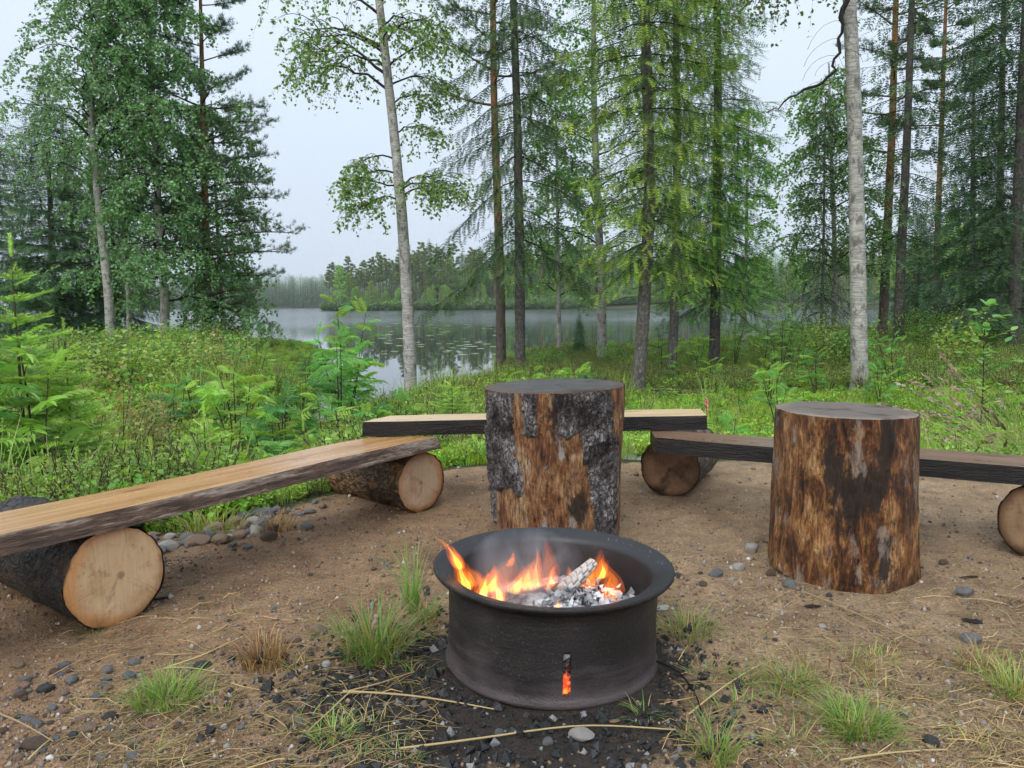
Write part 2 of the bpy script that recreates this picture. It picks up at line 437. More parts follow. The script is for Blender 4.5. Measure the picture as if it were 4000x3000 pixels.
def Hs(x, y):
    """height of the built ground sheet under one point"""
    rr, th, Z = GRID['r'], GRID['t'], GRID['z']
    r = min(max(math.hypot(x, y), rr[0]), rr[-1] * .999); t = math.atan2(x, y)
    if t < th[0]: t += 2 * math.pi
    i = min(max(int(np.searchsorted(rr, r)) - 1, 0), len(rr) - 2); j = int(np.searchsorted(th, t)) - 1
    if j >= len(th) - 1: return float(Z[i, j])
    a = (r - rr[i]) / (rr[i + 1] - rr[i]); b = (t - th[j]) / (th[j + 1] - th[j])
    return float((Z[i, j] * (1 - b) + Z[i, j + 1] * b) * (1 - a) + (Z[i + 1, j] * (1 - b) + Z[i + 1, j + 1] * b) * a)
def char_mask(x, y):
    a = np.hypot((x - FIRE.x + 0.16) / 0.52, (y - FIRE.y + 0.16) / 0.42)
    b = np.hypot((x - FIRE.x + 0.05) / 0.42, (y - FIRE.y + 0.28) / 0.30)
    c = np.hypot((x - FIRE.x - 0.10) / 0.29, (y - FIRE.y + 0.06) / 0.32)
    return np.clip(1.35 - np.minimum(np.minimum(a, b), c), 0, 1)

def build_ground():
    rr = [0.0, 0.25]
    while rr[-1] < 1800: 
        q = rr[-1]; rr.append(q * (1.0125 if q < 6.5 else 1.022 if q < 60 else 1.04))
    rr = np.array(rr[1:])
    th = np.concatenate([np.arange(-52, 52, 0.42), np.arange(52, 308, 4.0)]); th = np.radians(th)
    n = len(th)
    X = rr[:, None] * np.sin(th)[None]; Y = rr[:, None] * np.cos(th)[None]
    Z = H(X.ravel(), Y.ravel())
    GRID.update(r=rr, t=th, z=Z.reshape(len(rr), n))
    V = np.stack([X.ravel(), Y.ravel(), Z], 1)
    m = len(rr)
    i = np.arange(m - 1)[:, None] * n; j = np.arange(n)[None]; j2 = (j + 1) % n
    F = np.stack([i + j2, i + j, i + n + j, i + n + j2], -1).reshape(-1, 4)
    mb = MB(); mb.add(V, F)
    c0 = np.array([[0, 0, Z[:n].mean()]]); mb.add(np.concatenate([V[:n], c0]), np.stack([np.arange(n), (np.arange(n) + 1) % n, np.full(n, n)], 1)[:, ::-1])
    x, y = V[:, 0], V[:, 1]
    s = dirt_mask(x, y)
    dm = sstep(-0.22, 0.22, s)
    ch = char_mask(x, y)
    wet = sstep(0.9, -0.7, x - 0.25 * (y - 2.6)) * 0.9
    def ext(a): return np.concatenate([a, a[:n], a[:1]])
    me = mb.mesh('ground', M['ground'], True, {'dirt': ext(dm), 'char': ext(ch), 'wet': ext(wet)})
    return obj('ground', me, kind='structure')
build_ground()
def build_water():
    mb = MB(); rr = [3.0]
    while rr[-1] < 1700: rr.append(rr[-1] * 1.12)
    th = np.radians(np.arange(0, 360, 4.0)); n = len(th); rr = np.array(rr)
    V = np.stack([(rr[:, None] * np.sin(th)).ravel(), (rr[:, None] * np.cos(th)).ravel(), np.full(len(rr) * n, ZW)], 1)
    i = np.arange(len(rr) - 1)[:, None] * n; j = np.arange(n)[None]; j2 = (j + 1) % n
    mb.add(V, np.stack([i + j2, i + j, i + n + j, i + n + j2], -1).reshape(-1, 4))
    obj('lake_water', mb.mesh('lake_water', M['water']), kind='structure')
build_water()

# ------------------------------------------------------------------ wood of logs, planks and stumps
def m_cut(name, c1, c2, edge, pith=(0.0, 0.0), R=0.14, stain=0.0, staincol=(0.05, 0.03, 0.02), wetr=0.5):
    """sawn end grain: rings round the pith, saw marks, stains (object coordinates: face in local yz)"""
    t = NT(name); v = t.coord('Object'); s = t.xyz(v)
    nz = t.noise(v, 7, 4); 
    dy, dz = t.math('SUBTRACT', s[1], pith[0]), t.math('SUBTRACT', s[2], pith[1])
    r = t.math('SQRT', t.math('ADD', t.math('MULTIPLY', dy, dy), t.math('MULTIPLY', dz, dz)))
    rw = t.math('ADD', r, t.math('MULTIPLY', t.math('SUBTRACT', nz, .5), 0.05 * R / 0.14))
    ring = t.math('SINE', t.math('MULTIPLY', rw, 1500.0 * 0.14 / R))
    c = t.mix(nz, c1, c2)
    rn = t.noise(t.coord('Object', (9, 9, 9), (4, 2, 1)), 1.0, 3)
    rv = t.n('ShaderNodeMapRange'); t.l(ring, rv.inputs[0]); rv.inputs[1].default_value = -1
    rv.inputs[3].default_value = 0.84; rv.inputs[4].default_value = 1.06
    c = t.mix(rn, c, t.mix(1.0, c, rv.outputs[0], 'MULTIPLY'))
    bl = t.noise(t.coord('Object', (5, 11, 11), (1, 7, 3)), 1.0, 5, 0.65)
    c = t.mix(t.ramp(bl, [(0.50, 0.0), (0.72, 0.6)]), c, tuple(x * 0.62 for x in edge))
    c = t.mix(t.ramp(bl, [(0.28, 0.5), (0.42, 0.0)]), c, tuple(min(.8, x * 1.25) for x in c2))
    ringb = t.noise(t.coord('Object', (3, 3, 3)), 1.0, 2)
    edgef = t.ramp(t.math('DIVIDE', rw, R), [(0.72, 0.0), (0.98, 0.9)])
    c = t.mix(edgef, c, edge)
    c = t.mix(t.ramp(t.math('DIVIDE', r, R), [(0.05, 0.75), (0.10, 0.0)]), c, tuple(x * 0.42 for x in c1))
    fl = t.noise(v, 38, 4, 0.7)
    c = t.mix(t.ramp(fl, [(0.60, 0.0), (0.72, 0.55)]), c, tuple(x * 0.55 for x in edge))
    # drying cracks
    ang = t.math('ARCTAN2', dz, dy)
    ck = t.math('ABSOLUTE', t.math('SINE', t.math('ADD', t.math('MULTIPLY', ang, 1.5), t.math('MULTIPLY', nz, 1.2))))
    c = t.mix(t.ramp(ck, [(0.0, 0.7), (0.022, 0.0)]), c, tuple(x * 0.35 for x in c1))
    if stain:
        sn = t.noise(v, 5.5, 5, 0.6)
        c = t.mix(t.ramp(sn, [(0.62 - 0.25 * stain, 0.0), (0.74 - 0.2 * stain, 0.9)]), c, staincol)
    saw = t.noise(t.coord('Object', (4, 130, 9)), 1.0, 3, 0.6, 0.6)
    c = t.mix(1.0, c, t.ramp(saw, [(0.36, 0.93), (0.5, 1.0), (0.64, 1.04)]), 'MULTIPLY')
    dirt = t.ramp(t.noise(v, 26, 6, 0.75), [(0.55, 0.0), (0.66, 0.5)])
    c = t.mix(dirt, c, tuple(x * 0.4 for x in edge))
    t.pbsdf(c, wetr, 0.35, nrm=t.bump(t.math('ADD', saw, t.math('MULTIPLY', fl, 0.6)), 0.35, 0.004))
    return t.m
def m_bark(name, cols, wet=0.6, scale=(16, 30, 30), patch=None):
    """log bark, x along the log: flaky plates with dark cracks"""
    t = NT(name); p = t.coord('Object'); q = t.coord('Object', scale)
    ws = t.noise(p, 22, 4, 0.7); n_ = t.n('ShaderNodeVectorMath', operation='MULTIPLY_ADD')
    cb = t.n('ShaderNodeCombineXYZ'); t.l(ws, cb.inputs[0]); t.l(t.noise(p, 31, 3), cb.inputs[1]); t.l(t.noise(p, 27, 3, .6, .5), cb.inputs[2])
    t.l(cb.outputs[0], n_.inputs[0]); n_.inputs[1].default_value = (2.2, 2.2, 2.2); t.l(q, n_.inputs[2])
    sc = t.voro(n_.outputs[0], 1.0, 'DISTANCE_TO_EDGE'); big = t.noise(p, 7, 6, 0.65); fine = t.noise(t.coord('Object', (45, 95, 95)), 1.0, 5, 0.7)
    c = t.ramp(big, [(0.34, cols[0]), (0.5, cols[1]), (0.64, cols[2])])
    c = t.mix(1.0, c, t.ramp(fine, [(0.28, 0.35), (0.5, 1.0), (0.72, 1.75)]), 'MULTIPLY')
    c = t.mix(t.ramp(sc, [(0.02, 0.85), (0.16, 0.0)]), c, tuple(x * 0.25 for x in cols[0]))
    if patch is not None:
        c = t.mix(t.ramp(t.noise(p, 12, 5, .65), [(0.56, 0.0), (0.64, 0.85)]), c, patch)
    h = t.math('ADD', t.math('MULTIPLY', fine, 0.8), t.ramp(sc, [(0.0, 0.0), (0.25, 0.8)]))
    t.pbsdf(c, wet, 0.4, nrm=t.bump(h, 1.0, 0.012))
    return t.m
def m_board(name, c1, c2, wetr=0.28):
    t = NT(name); g = t.noise(t.coord('Object', (1.2, 26, 26)), 1.0, 5, 0.6, 0.6); b = t.noise(t.coord('Object', (2.5, 5, 5)), 1.0, 4)
    fine = t.noise(t.coord('Object', (6, 160, 160)), 1.0, 3)
    c = t.mix(t.ramp(g, [(0.3, 0.0), (0.7, 1.0)]), c1, c2)
    c = t.mix(t.ramp(b, [(0.55, 0.0), (0.8, 0.6)]), c, tuple(x * 0.55 for x in c1))
    c = t.mix(1.0, c, t.ramp(fine, [(0.3, 0.86), (0.7, 1.08)]), 'MULTIPLY')
    kn = t.voro(t.coord('Object', (1.6, 7, 7)), 1.0)
    c = t.mix(t.ramp(kn, [(0.04, 0.8), (0.10, 0.0)]), c, tuple(x * 0.4 for x in c1))
    t.pbsdf(c, t.ramp(b, [(0.3, wetr), (0.7, wetr + 0.25)]), 0.5, nrm=t.bump(t.math('ADD', g, fine), 0.25, 0.004))
    return t.m
M['cut_fresh'] = m_cut('cut_fresh', (0.52, 0.33, 0.175), (0.66, 0.47, 0.29), (0.50, 0.235, 0.085), (-0.012, 0.004), 0.14, 0.05, (0.33, 0.18, 0.09), 0.45)
M['cut_pale'] = m_cut('cut_pale', (0.46, 0.30, 0.19), (0.56, 0.41, 0.28), (0.42, 0.17, 0.055), (0.01, 0.0), 0.13, 0.0, (0.3, 0.2, 0.1), 0.5)
M['cut_brown'] = m_cut('cut_brown', (0.25, 0.14, 0.078), (0.36, 0.22, 0.135), (0.15, 0.082, 0.045), (0.0, -0.01), 0.13, 0.42, (0.035, 0.022, 0.015), 0.5)
M['cut_tan'] = m_cut('cut_tan', (0.26, 0.16, 0.09), (0.36, 0.24, 0.14), (0.16, 0.09, 0.05), (0.0, 0.0), 0.13, 0.3, (0.08, 0.05, 0.03), 0.55)
M['bark_black'] = m_bark('bark_black', [(0.012, 0.010, 0.009), (0.030, 0.022, 0.018), (0.085, 0.058, 0.042)], 0.45, (16, 30, 30), (0.12, 0.062, 0.032))
M['bark_orange'] = m_bark('bark_orange', [(0.055, 0.034, 0.02), (0.20, 0.115, 0.058), (0.34, 0.185, 0.08)], 0.5, (14, 22, 22), (0.40, 0.20, 0.07))
M['bark_brown'] = m_bark('bark_brown', [(0.05, 0.034, 0.024), (0.12, 0.08, 0.05), (0.22, 0.15, 0.10)], 0.6, (10, 30, 30))
M['board_tan'] = m_board('board_tan', (0.36, 0.165, 0.052), (0.60, 0.35, 0.150), 0.14)
M['board_pale'] = m_board('board_pale', (0.56, 0.37, 0.19), (0.72, 0.54, 0.33), 0.22)
M['board_brown'] = m_board('board_brown', (0.15, 0.082, 0.048), (0.27, 0.165, 0.105), 0.2)
def m_edge(name, dark, midc, light, k=0.5):
    t = NT(name); a = t.noise(t.coord('Object', (2.2, 22, 22)), 1.0, 6, 0.7, 0.5); b = t.noise(t.coord('Object', (7, 60, 60)), 1.0, 6, 0.72); f = t.noise(t.coord('Object', (26, 190, 190)), 1.0, 4, 0.7)
    c = t.ramp(t.math('ADD', t.math('MULTIPLY', a, 0.65), t.math('MULTIPLY', b, 0.35)), [(k - .10, dark), (k, midc), (k + .07, light)])
    c = t.mix(1.0, c, t.ramp(f, [(0.3, 0.45), (0.5, 1.0), (0.7, 1.5)]), 'MULTIPLY')
    t.pbsdf(c, 0.45, 0.45, nrm=t.bump(t.math('ADD', t.math('ADD', a, b), f), 0.8, 0.012)); return t.m
M['edge_grey'] = m_edge('edge_grey', (0.03, 0.015, 0.009), (0.13, 0.075, 0.048), (0.34, 0.27, 0.215), 0.50)
M['edge_dark'] = m_edge('edge_dark', (0.008, 0.006, 0.005), (0.022, 0.015, 0.011), (0.10, 0.065, 0.045), 0.58)

def log(name, label, face, axis, R, L, mbark, mcut, mcut2=None, seed=1, rot=0.0):
    """lying log: `face` = centre of the near sawn end, axis = level direction away from it"""
    a = math.atan2(axis[1], axis[0])
    e = thing(name, label, 'log', face, a)
    n, m = 72, 44
    th = np.linspace(0, 2 * np.pi, n, endpoint=False); xs = np.linspace(0, L, m)
    TH, XS = np.meshgrid(th, xs)
    def prof(TH, XS, amp=1.0):
        q = np.stack([np.cos(TH) * 2 + seed * 7, np.sin(TH) * 2, XS * 2.0], -1)
        rr = R * (1 + 0.035 * fbm(q, 2, seed)) 
        q2 = np.stack([np.cos(TH) * R * 26, np.sin(TH) * R * 26, XS * 16], -1)
        return rr + amp * (0.010 * fbm(q2, 3, seed + 5) + 0.008 * np.abs(fbm(q2 * 2.2, 3, seed + 8)))
    rr = prof(TH, XS)
    V = np.stack([XS, rr * np.cos(TH), rr * np.sin(TH)], -1).reshape(-1, 3)
    V[:, 0] += 0.0
    i = np.arange(m - 1)[:, None] * n; j = np.arange(n)[None]; j2 = (j + 1) % n
    F = np.stack([i + j, i + n + j, i + n + j2, i + j2], -1).reshape(-1, 4)
    mb = MB(); mb.add(V, F[:, ::-1]); obj('bark', mb.mesh('log_bark', mbark), e)
    for k, (x0, sgn) in enumerate(((-0.002, -1), (L + 0.002, 1))):
        mb = MB(); rings = np.linspace(0, 1, 10)
        r_e = prof(th, np.full(n, 0.0 if k == 0 else L), 0.5) * 0.985
        vv = [np.array([[x0, 0, 0]])]
        for q in rings[1:]:
            dx = 0.0015 * fbm(np.stack([np.cos(th) * q * 4, np.sin(th) * q * 4, th * 0], -1), 2, seed) + (0.007 * -sgn if q > 0.99 else 0)
            vv.append(np.stack([x0 + dx, r_e * q * np.cos(th), r_e * q * np.sin(th)], -1))
        Vc = np.concatenate(vv); jj = np.arange(n); fl = []
        tri = np.stack([np.zeros(n, int), 1 + jj, 1 + (jj + 1) % n], 1)
        mb.add(Vc, tri if sgn > 0 else tri[:, ::-1])
        for q in range(8):
            b0 = 1 + q * n; b1 = b0 + n
            fl.append(np.stack([b0 + jj, b1 + jj, b1 + (jj + 1) % n, b0 + (jj + 1) % n], 1))
        ff = np.concatenate(fl); mb.q.append(ff if sgn > 0 else ff[:, ::-1]); mb.mq.append(np.zeros(len(ff), int))
        obj('cut_face', mb.mesh('log_cut_face', mcut if k == 0 else (mcut2 or mcut)), e)
    return e
def plank(name, label, p0, p1, width, thick, z0, z1, mtop, medge, seed=1, side=1, skew0=0.0, skew1=0.0, wane=0.02):
    """bench board: p0->p1 runs along its near top edge; `side`=+1 board lies to the left of p0->p1"""
    p0, p1 = Vector((p0[0], p0[1], 0)), Vector((p1[0], p1[1], 0)); d = p1 - p0; L = d.length
    e = thing(name, label, 'bench board', (p0.x, p0.y, z0), math.atan2(d.y, d.x))
    e.rotation_euler = (0, -math.atan2(z1 - z0, L), math.atan2(d.y, d.x))
    n = 110; xs = np.linspace(0, 1, n)
    # cross-section loop (local y across, z up; top near edge at 0,0)
    sec = []
    for k in range(7): sec.append((k / 6.0, 0.0, 0))
    for k in range(1, 5): sec.append((1.0 + wane / width * k / 4, -thick * k / 4.0, 1))
    for k in range(1, 7): sec.append((1 + wane / width - (1 + 2 * wane / width) * k / 6.0, -thick, 2))
    for k in range(1, 5): sec.append((-wane / width + wane / width * k / 4.0, -thick + thick * k / 4.0, 3))
    sec = sec[:-1]; m = len(sec)
    Y = np.array([s[0] for s in sec]) * width; Z = np.array([s[1] for s in sec]); kind = [s[2] for s in sec]
    XS, YY = np.meshgrid(xs * L, Y, indexing='ij'); ZZ = np.tile(Z, (n, 1))
    ed = (np.abs(YY / width - 0.5) > 0.499)
    q = np.stack([XS * 1.4, np.zeros_like(XS) + np.sign(YY - width / 2) * 3 + seed * 5, ZZ * 0], -1)
    wav = 0.028 * fbm(q, 3, seed)
    q2 = np.stack([XS * 14, YY * 0 + seed, ZZ * 60], -1)
    YY = YY + np.where(ed, wav + 0.006 * fbm(q2, 3, seed + 2) * (ZZ < -0.001), wav * (YY / width - 0.5) * 0)
    ZZ = ZZ + 0.003 * fbm(np.stack([XS * 2, YY * 9, ZZ * 0], -1), 2, seed + 4)
    frac = YY / width
    XS = XS + np.where(xs[:, None] < 0.5, skew0 * frac * (1 - xs[:, None] * 2) , skew1 * frac * (xs[:, None] * 2 - 1))
    V = np.stack([XS, YY * side, ZZ], -1).reshape(-1, 3)
    i = np.arange(n - 1)[:, None] * m; j = np.arange(m)[None]; j2 = (j + 1) % m
    F = np.stack([i + j, i + m + j, i + m + j2, i + j2], -1)
    if side < 0: F = F[..., ::-1]
    mb = MB(); nxt = [kind[(k + 1) % m] for k in range(m)]
    seg = np.array([0 if k < 6 else (1 if k < 10 else 2 if k < 16 else 1) for k in range(m)])
    top = F[:, seg != 1].reshape(-1, 4); edg = F[:, seg == 1].reshape(-1, 4)
    mb.add(V, top)
    c0 = V.reshape(n, m, 3)[0].mean(0); c1 = V.reshape(n, m, 3)[-1].mean(0)
    jj = np.arange(m)
    for s_, c_, rev in ((0, c0, True), (n - 1, c1, False)):
        vv = np.concatenate([V.reshape(n, m, 3)[s_], [c_]]); tt = np.stack([jj, (jj + 1) % m, np.full(m, m)], 1)
        if (side < 0) ^ rev: tt = tt[:, ::-1]
        mb.add(vv, tt, mat=1)
    obj('sawn_board', mb.mesh('sawn_board', [mtop, medge]), e)
    mb = MB(); mb.add(V, edg); obj('waney_edge', mb.mesh('waney_edge', medge), e)
    return e

TH_B = 0.055
# left bench
lf = on(452, 2478, 0.0)
log('bench_log', 'dark barked log with fresh tan sawn end under the front of the left bench', (lf.x - 0.02, lf.y + 0.06, 0.137), (-0.80, 0.60), 0.138, 0.62, M['bark_black'], M['cut_fresh'], seed=3)
lr = on(1650, 2003, 0.0)
log('bench_log', 'short orange barked log with pale round end behind and left of the fire', (lr.x, lr.y + 0.02, 0.127), (-0.76, 0.65), 0.128, 0.50, M['bark_orange'], M['cut_pale'], seed=4)
a0, a1 = on(0, 2077, 0.335), on(1712, 1706, 0.312)
dd = (a1 - a0); a00 = a0 - dd.normalized() * 0.75
plank('bench_plank', 'long wet tan plank sloping up from the left edge of the picture', a00, a1, 0.235, 0.050, 0.338, 0.312, M['board_tan'], M['edge_grey'], 2, 1, 0.0, -0.10)
# back bench
b0, b1 = on(1420, 1649, 0.378), on(2760, 1622, 0.385)
plank('bench_plank', 'pale sawn plank with black front edge behind the bark-patched stump', b0, b1, 0.20, 0.062, 0.378, 0.385, M['board_pale'], M['edge_dark'], 5, 1, 0.10, 0.03, 0.004)
# right bench
cr = on(2620, 1943, 0.0)
log('bench_log', 'brown weathered log end facing the fire between the two upright stumps', (cr.x, cr.y + 0.03, 0.132), (0.42, 0.91), 0.136, 0.50, M['bark_brown'], M['cut_brown'], seed=6)
c0, c1 = on(2560, 1712, 0.318), on(4000, 1826, 0.318)
c11 = c1 + (c1 - c0).normalized() * 0.75
plank('bench_plank', 'wet brown plank with dark edge running behind the right stump', c0, c11, 0.225, 0.062, 0.318, 0.322, M['board_brown'], M['edge_dark'], 8, 1, -0.10, 0.0, 0.006)
rr_ = on(4015, 2235, 0.0)
log('bench_log', 'round tan log end cut off by the right edge of the picture', (rr_.x + 0.10, rr_.y + 0.10, 0.128), (0.80, 0.60), 0.13, 0.5, M['bark_brown'], M['cut_tan'], seed=9)

# ------------------------------------------------------------------ the two upright stumps
def m_stumpwood(name, stops, charr=0.0, white=0.0):
    t = NT(name); v = t.coord('Object'); c_ = t.attr('Col')
    g = t.noise(t.coord('Object', (26, 26, 8.0)), 1.0, 8, 0.72, 0.9); b = t.noise(t.coord('Object', (9, 9, 6.5)), 1.0, 7, 0.7)
    fib = t.noise(t.coord('Object', (130, 130, 24)), 1.0, 6, 0.75); spk = t.noise(t.coord('Object', (70, 70, 45)), 1.0, 4, 0.7)
    k = t.math('ADD', t.math('MULTIPLY', g, 0.55), t.math('MULTIPLY', b, 0.45))
    c = t.ramp(k, stops)
    c = t.mix(1.0, c, t.ramp(fib, [(0.34, 0.15), (0.5, 1.0), (0.66, 1.7)]), 'MULTIPLY')
    c = t.mix(t.ramp(spk, [(0.60, 0.0), (0.68, 0.8)]), c, tuple(x * .5 for x in stops[0][1]))
    if white:
        c = t.mix(t.ramp(t.noise(t.coord('Object', (17, 17, 6), (3, 1, 2)), 1.0, 6, 0.7), [(0.56, 0.0), (0.63, white)]), c, (0.50, 0.46, 0.40))
    dk = t.xyz(c_)[0]
    dn = t.math('ADD', dk, t.math('MULTIPLY', t.math('SUBTRACT', t.noise(t.coord('Object', (24, 24, 11)), 1.0, 7, 0.75), 0.5), 2.7))
    c = t.mix(t.ramp(dn, [(0.42, 0.0), (0.66, 0.92)]), c, t.mix(spk, (0.012, 0.008, 0.006), (0.045, 0.03, 0.022)))
    t.pbsdf(c, t.ramp(b, [(0.3, 0.38), (0.7, 0.7)]), 0.4, nrm=t.bump(t.math('ADD', g, t.math('ADD', t.math('MULTIPLY', fib, 0.9), t.math('MULTIPLY', spk, .4))), 1.0, 0.018))
    return t.m
M['wood_a'] = m_stumpwood('stump_wood_tan', [(0.37, (0.045, 0.020, 0.012)), (0.46, (0.19, 0.075, 0.032)), (0.53, (0.34, 0.165, 0.070)), (0.61, (0.54, 0.36, 0.20))], white=0.75)
M['wood_b'] = m_stumpwood('stump_wood_brown', [(0.39, (0.018, 0.009, 0.006)), (0.47, (0.115, 0.042, 0.015)), (0.53, (0.29, 0.125, 0.040)), (0.61, (0.54, 0.30, 0.125))], white=0.45)
def m_plates():
    t = NT('grey_bark_plates'); v = t.coord('Object')
    cb = t.n('ShaderNodeCombineXYZ'); t.l(t.noise(v, 30, 4, .7), cb.inputs[0]); t.l(t.noise(v, 37, 4, .7), cb.inputs[1]); t.l(t.noise(v, 26, 4, .7), cb.inputs[2])
    n_ = t.n('ShaderNodeVectorMath', operation='MULTIPLY_ADD'); t.l(cb.outputs[0], n_.inputs[0]); n_.inputs[1].default_value = (3.0, 3.0, 3.0); t.l(t.coord('Object', (58, 58, 30)), n_.inputs[2])
    sc = t.voro(n_.outputs[0], 1.0, 'DISTANCE_TO_EDGE'); big = t.noise(v, 10, 6, 0.65); fine = t.noise(t.coord('Object', (130, 130, 60)), 1.0, 5, 0.72)
    c = t.ramp(big, [(0.37, (0.055, 0.044, 0.042)), (0.48, (0.21, 0.185, 0.18)), (0.60, (0.42, 0.395, 0.39))])
    c = t.mix(1.0, c, t.ramp(fine, [(0.28, 0.25), (0.5, 1.0), (0.70, 1.9)]), 'MULTIPLY')
    c = t.mix(t.ramp(sc, [(0.01, 0.9), (0.13, 0.0)]), c, (0.012, 0.009, 0.008))
    h = t.math('ADD', fine, t.ramp(sc, [(0.0, 0.0), (0.22, 0.8)]))
    t.pbsdf(c, 0.6, 0.4, nrm=t.bump(h, 1.0, 0.018))
    return t.m
M['plates'] = m_plates()
M['top_a'] = m_cut('stump_top_grey', (0.055, 0.05, 0.05), (0.14, 0.13, 0.13), (0.10, 0.055, 0.035), (0.02, 0.01), 0.27, 0.25, (0.02, 0.018, 0.018), 0.4)
M['top_b'] = m_cut('stump_top_brown', (0.10, 0.075, 0.06), (0.22, 0.175, 0.145), (0.30, 0.24, 0.18), (0.0, 0.0), 0.24, 0.3, (0.03, 0.022, 0.018), 0.45)

def stump(name, label, base, top, rb, rt, seed, mwood, mtop, darkf=None, barkf=None, lump=0.03, botf=None, topf=None):
    e = thing(name, label, 'stump', (base[0], base[1], 0.0))
    n, m = 200, 110; th = np.linspace(0, 2 * np.pi, n, endpoint=False); zs = np.linspace(0, 1, m)
    TH, ZS = np.meshgrid(th, zs); Ht = top[2]
    cx = (top[0] - base[0]) * ZS; cy = (top[1] - base[1]) * ZS
    z0 = botf(TH) if botf is not None else np.zeros_like(TH); zt = Ht + (topf(TH) if topf is not None else 0)
    Zz = z0 + (zt - z0) * ZS
    R0 = rb + (rt - rb) * ZS
    q = np.stack([np.cos(TH) * 1.6 + seed * 9, np.sin(TH) * 1.6, ZS * 0.9], -1)
    R = R0 * (1 + lump * fbm(q, 3, seed) * 2)
    q2 = np.stack([np.cos(TH) * 11, np.sin(TH) * 11, ZS * 2.2], -1); q3 = np.stack([np.cos(TH) * 34, np.sin(TH) * 34, ZS * 5], -1)
    R = R + 0.008 * fbm(q2, 3, seed + 3) + 0.004 * fbm(q3, 2, seed + 6)
    dk = darkf(TH, ZS) if darkf is not None else np.zeros_like(TH)
    V = np.stack([cx + R * np.cos(TH), cy + R * np.sin(TH), Zz], -1)
    i = np.arange(m - 1)[:, None] * n; j = np.arange(n)[None]; j2 = (j + 1) % n
    F = np.stack([i + j, i + j2, i + n + j2, i + n + j], -1).reshape(-1, 4)
    mb = MB(); mb.add(V.reshape(-1, 3), F, np.repeat(dk.reshape(-1, 1), 3, 1)); obj('trunk_wood', mb.mesh('trunk_wood', mwood), e)
    # sawn top: local x axis = up, so the ring material can be shared
    mb = MB(); Rt = R[-1] * 0.997; vv = [np.array([[0.0, 0, 0]])]; tz = topf(th) if topf is not None else np.zeros(n)
    for qq in np.linspace(0, 1, 14)[1:]:
        vv.append(np.stack([0.003 * fbm(np.stack([np.cos(th) * qq * 5, np.sin(th) * qq * 5, th * 0], -1), 3, seed) + tz * qq - (0.004 if qq > .99 else 0), Rt * qq * np.cos(th), Rt * qq * np.sin(th)], -1))
    jj = np.arange(n); tri = np.stack([np.zeros(n, int), 1 + jj, 1 + (jj + 1) % n], 1); mb.add(np.concatenate(vv), tri)
    fl = []
    for k in range(12):
        o0 = 1 + k * n; fl.append(np.stack([o0 + jj, o0 + n + jj, o0 + n + (jj + 1) % n, o0 + (jj + 1) % n], 1))
    ff = np.concatenate(fl); mb.q.append(ff); mb.mq.append(np.zeros(len(ff), int))
    tp = obj('sawn_top', mb.mesh('sawn_top', mtop), e)
    tp.matrix_local = Matrix(((0, 1, 0, top[0] - base[0]), (0, 0, 1, top[1] - base[1]), (1, 0, 0, Ht + 0.003), (0, 0, 0, 1)))
    if barkf is not None:
        for pi, bf in enumerate(barkf):
            mk = bf(TH, ZS) + 0.30 * fbm(np.stack([np.cos(TH) * 10, np.sin(TH) * 10, ZS * 8], -1), 4, seed + 30 + pi)
            on_ = mk > 0
            pl = np.stack([np.cos(TH) * 15, np.sin(TH) * 15, ZS * 9], -1)
            tk = 0.009 * sstep(0.0, 0.06, mk) + on_ * (0.010 * np.abs(fbm(pl * [1, 1, .6], 3, seed + 40)) + 0.013 * fbm(pl * 3.1, 3, seed + 41) * sstep(0, .12, mk))
            Rb = R + np.where(on_, np.maximum(tk, 0.003), -0.006)
            Vb = np.stack([cx + Rb * np.cos(TH), cy + Rb * np.sin(TH), Zz], -1).reshape(-1, 3)
            on1 = on_.reshape(-1); keep = on1[F].any(1)
            used = np.unique(F[keep]); mp = -np.ones(len(Vb), int); mp[used] = np.arange(len(used))
            mb = MB(); mb.add(Vb[used], mp[F[keep]]); obj('bark', mb.mesh('bark_patch', M['plates']), e)
    return e
def ang(a): return (a + np.pi) % (2 * np.pi) - np.pi
# seen from the camera: theta=-90deg faces us, 180 = left, 0 = right
def strip(c, w, zlo, zhi, wob=0.0, sd=0):
    def f(T, Z):
        d = 1 - np.abs(np.degrees(ang(T - rad(c) - wob * np.sin(Z * 7 + sd)))) / w
        return np.minimum(np.minimum(d, (Z - zlo) * 5), (zhi - Z) * 8) * 0.8
    return f
sb, st = on(2180, 2083, 0.0), None
sc_y = 2.90
top_m = at(2157, 1507, sc_y)
mid_base = (0.172, sc_y)
def dark_a(T, Z):
    d = np.degrees(ang(T + np.pi / 2))
    a = np.exp(-((d - 16) / 9) ** 2 - ((Z - 0.28) / 0.10) ** 2) * 0.9
    b = np.exp(-((d + 2) / 16) ** 2 - ((Z - 0.86) / 0.14) ** 2) * 0.62
    return a + b + 0.5 * np.exp(-((d - 30) / 10) ** 2 - ((Z - .62) / .1) ** 2) + 0.12
stump('log_stump', 'tall upright stump with patches of grey bark right behind the fire', mid_base, (0.160, sc_y, 0.572), 0.232, 0.262, 2, M['wood_a'], M['top_a'], dark_a,
      [strip(-145, 20, 0.36, 1.15, 0.05, 0), strip(-115, 6.5, 0.76, 1.15, 0.03, 2), strip(-83, 11, 0.74, 1.15, 0.06, 3), strip(-57, 15, 0.55, 1.15, 0.02, 3), strip(-46, 16, -0.3, 0.70, 0.05, 1), strip(-178, 10, 0.10, 0.75, 0.05, 1), strip(40, 26, -.3, 1.2, .05, 2), strip(120, 30, -.3, .8, .1, 3)],
      lump=0.02, topf=lambda T: 0.006 * np.cos(T))
rb_y = 2.50
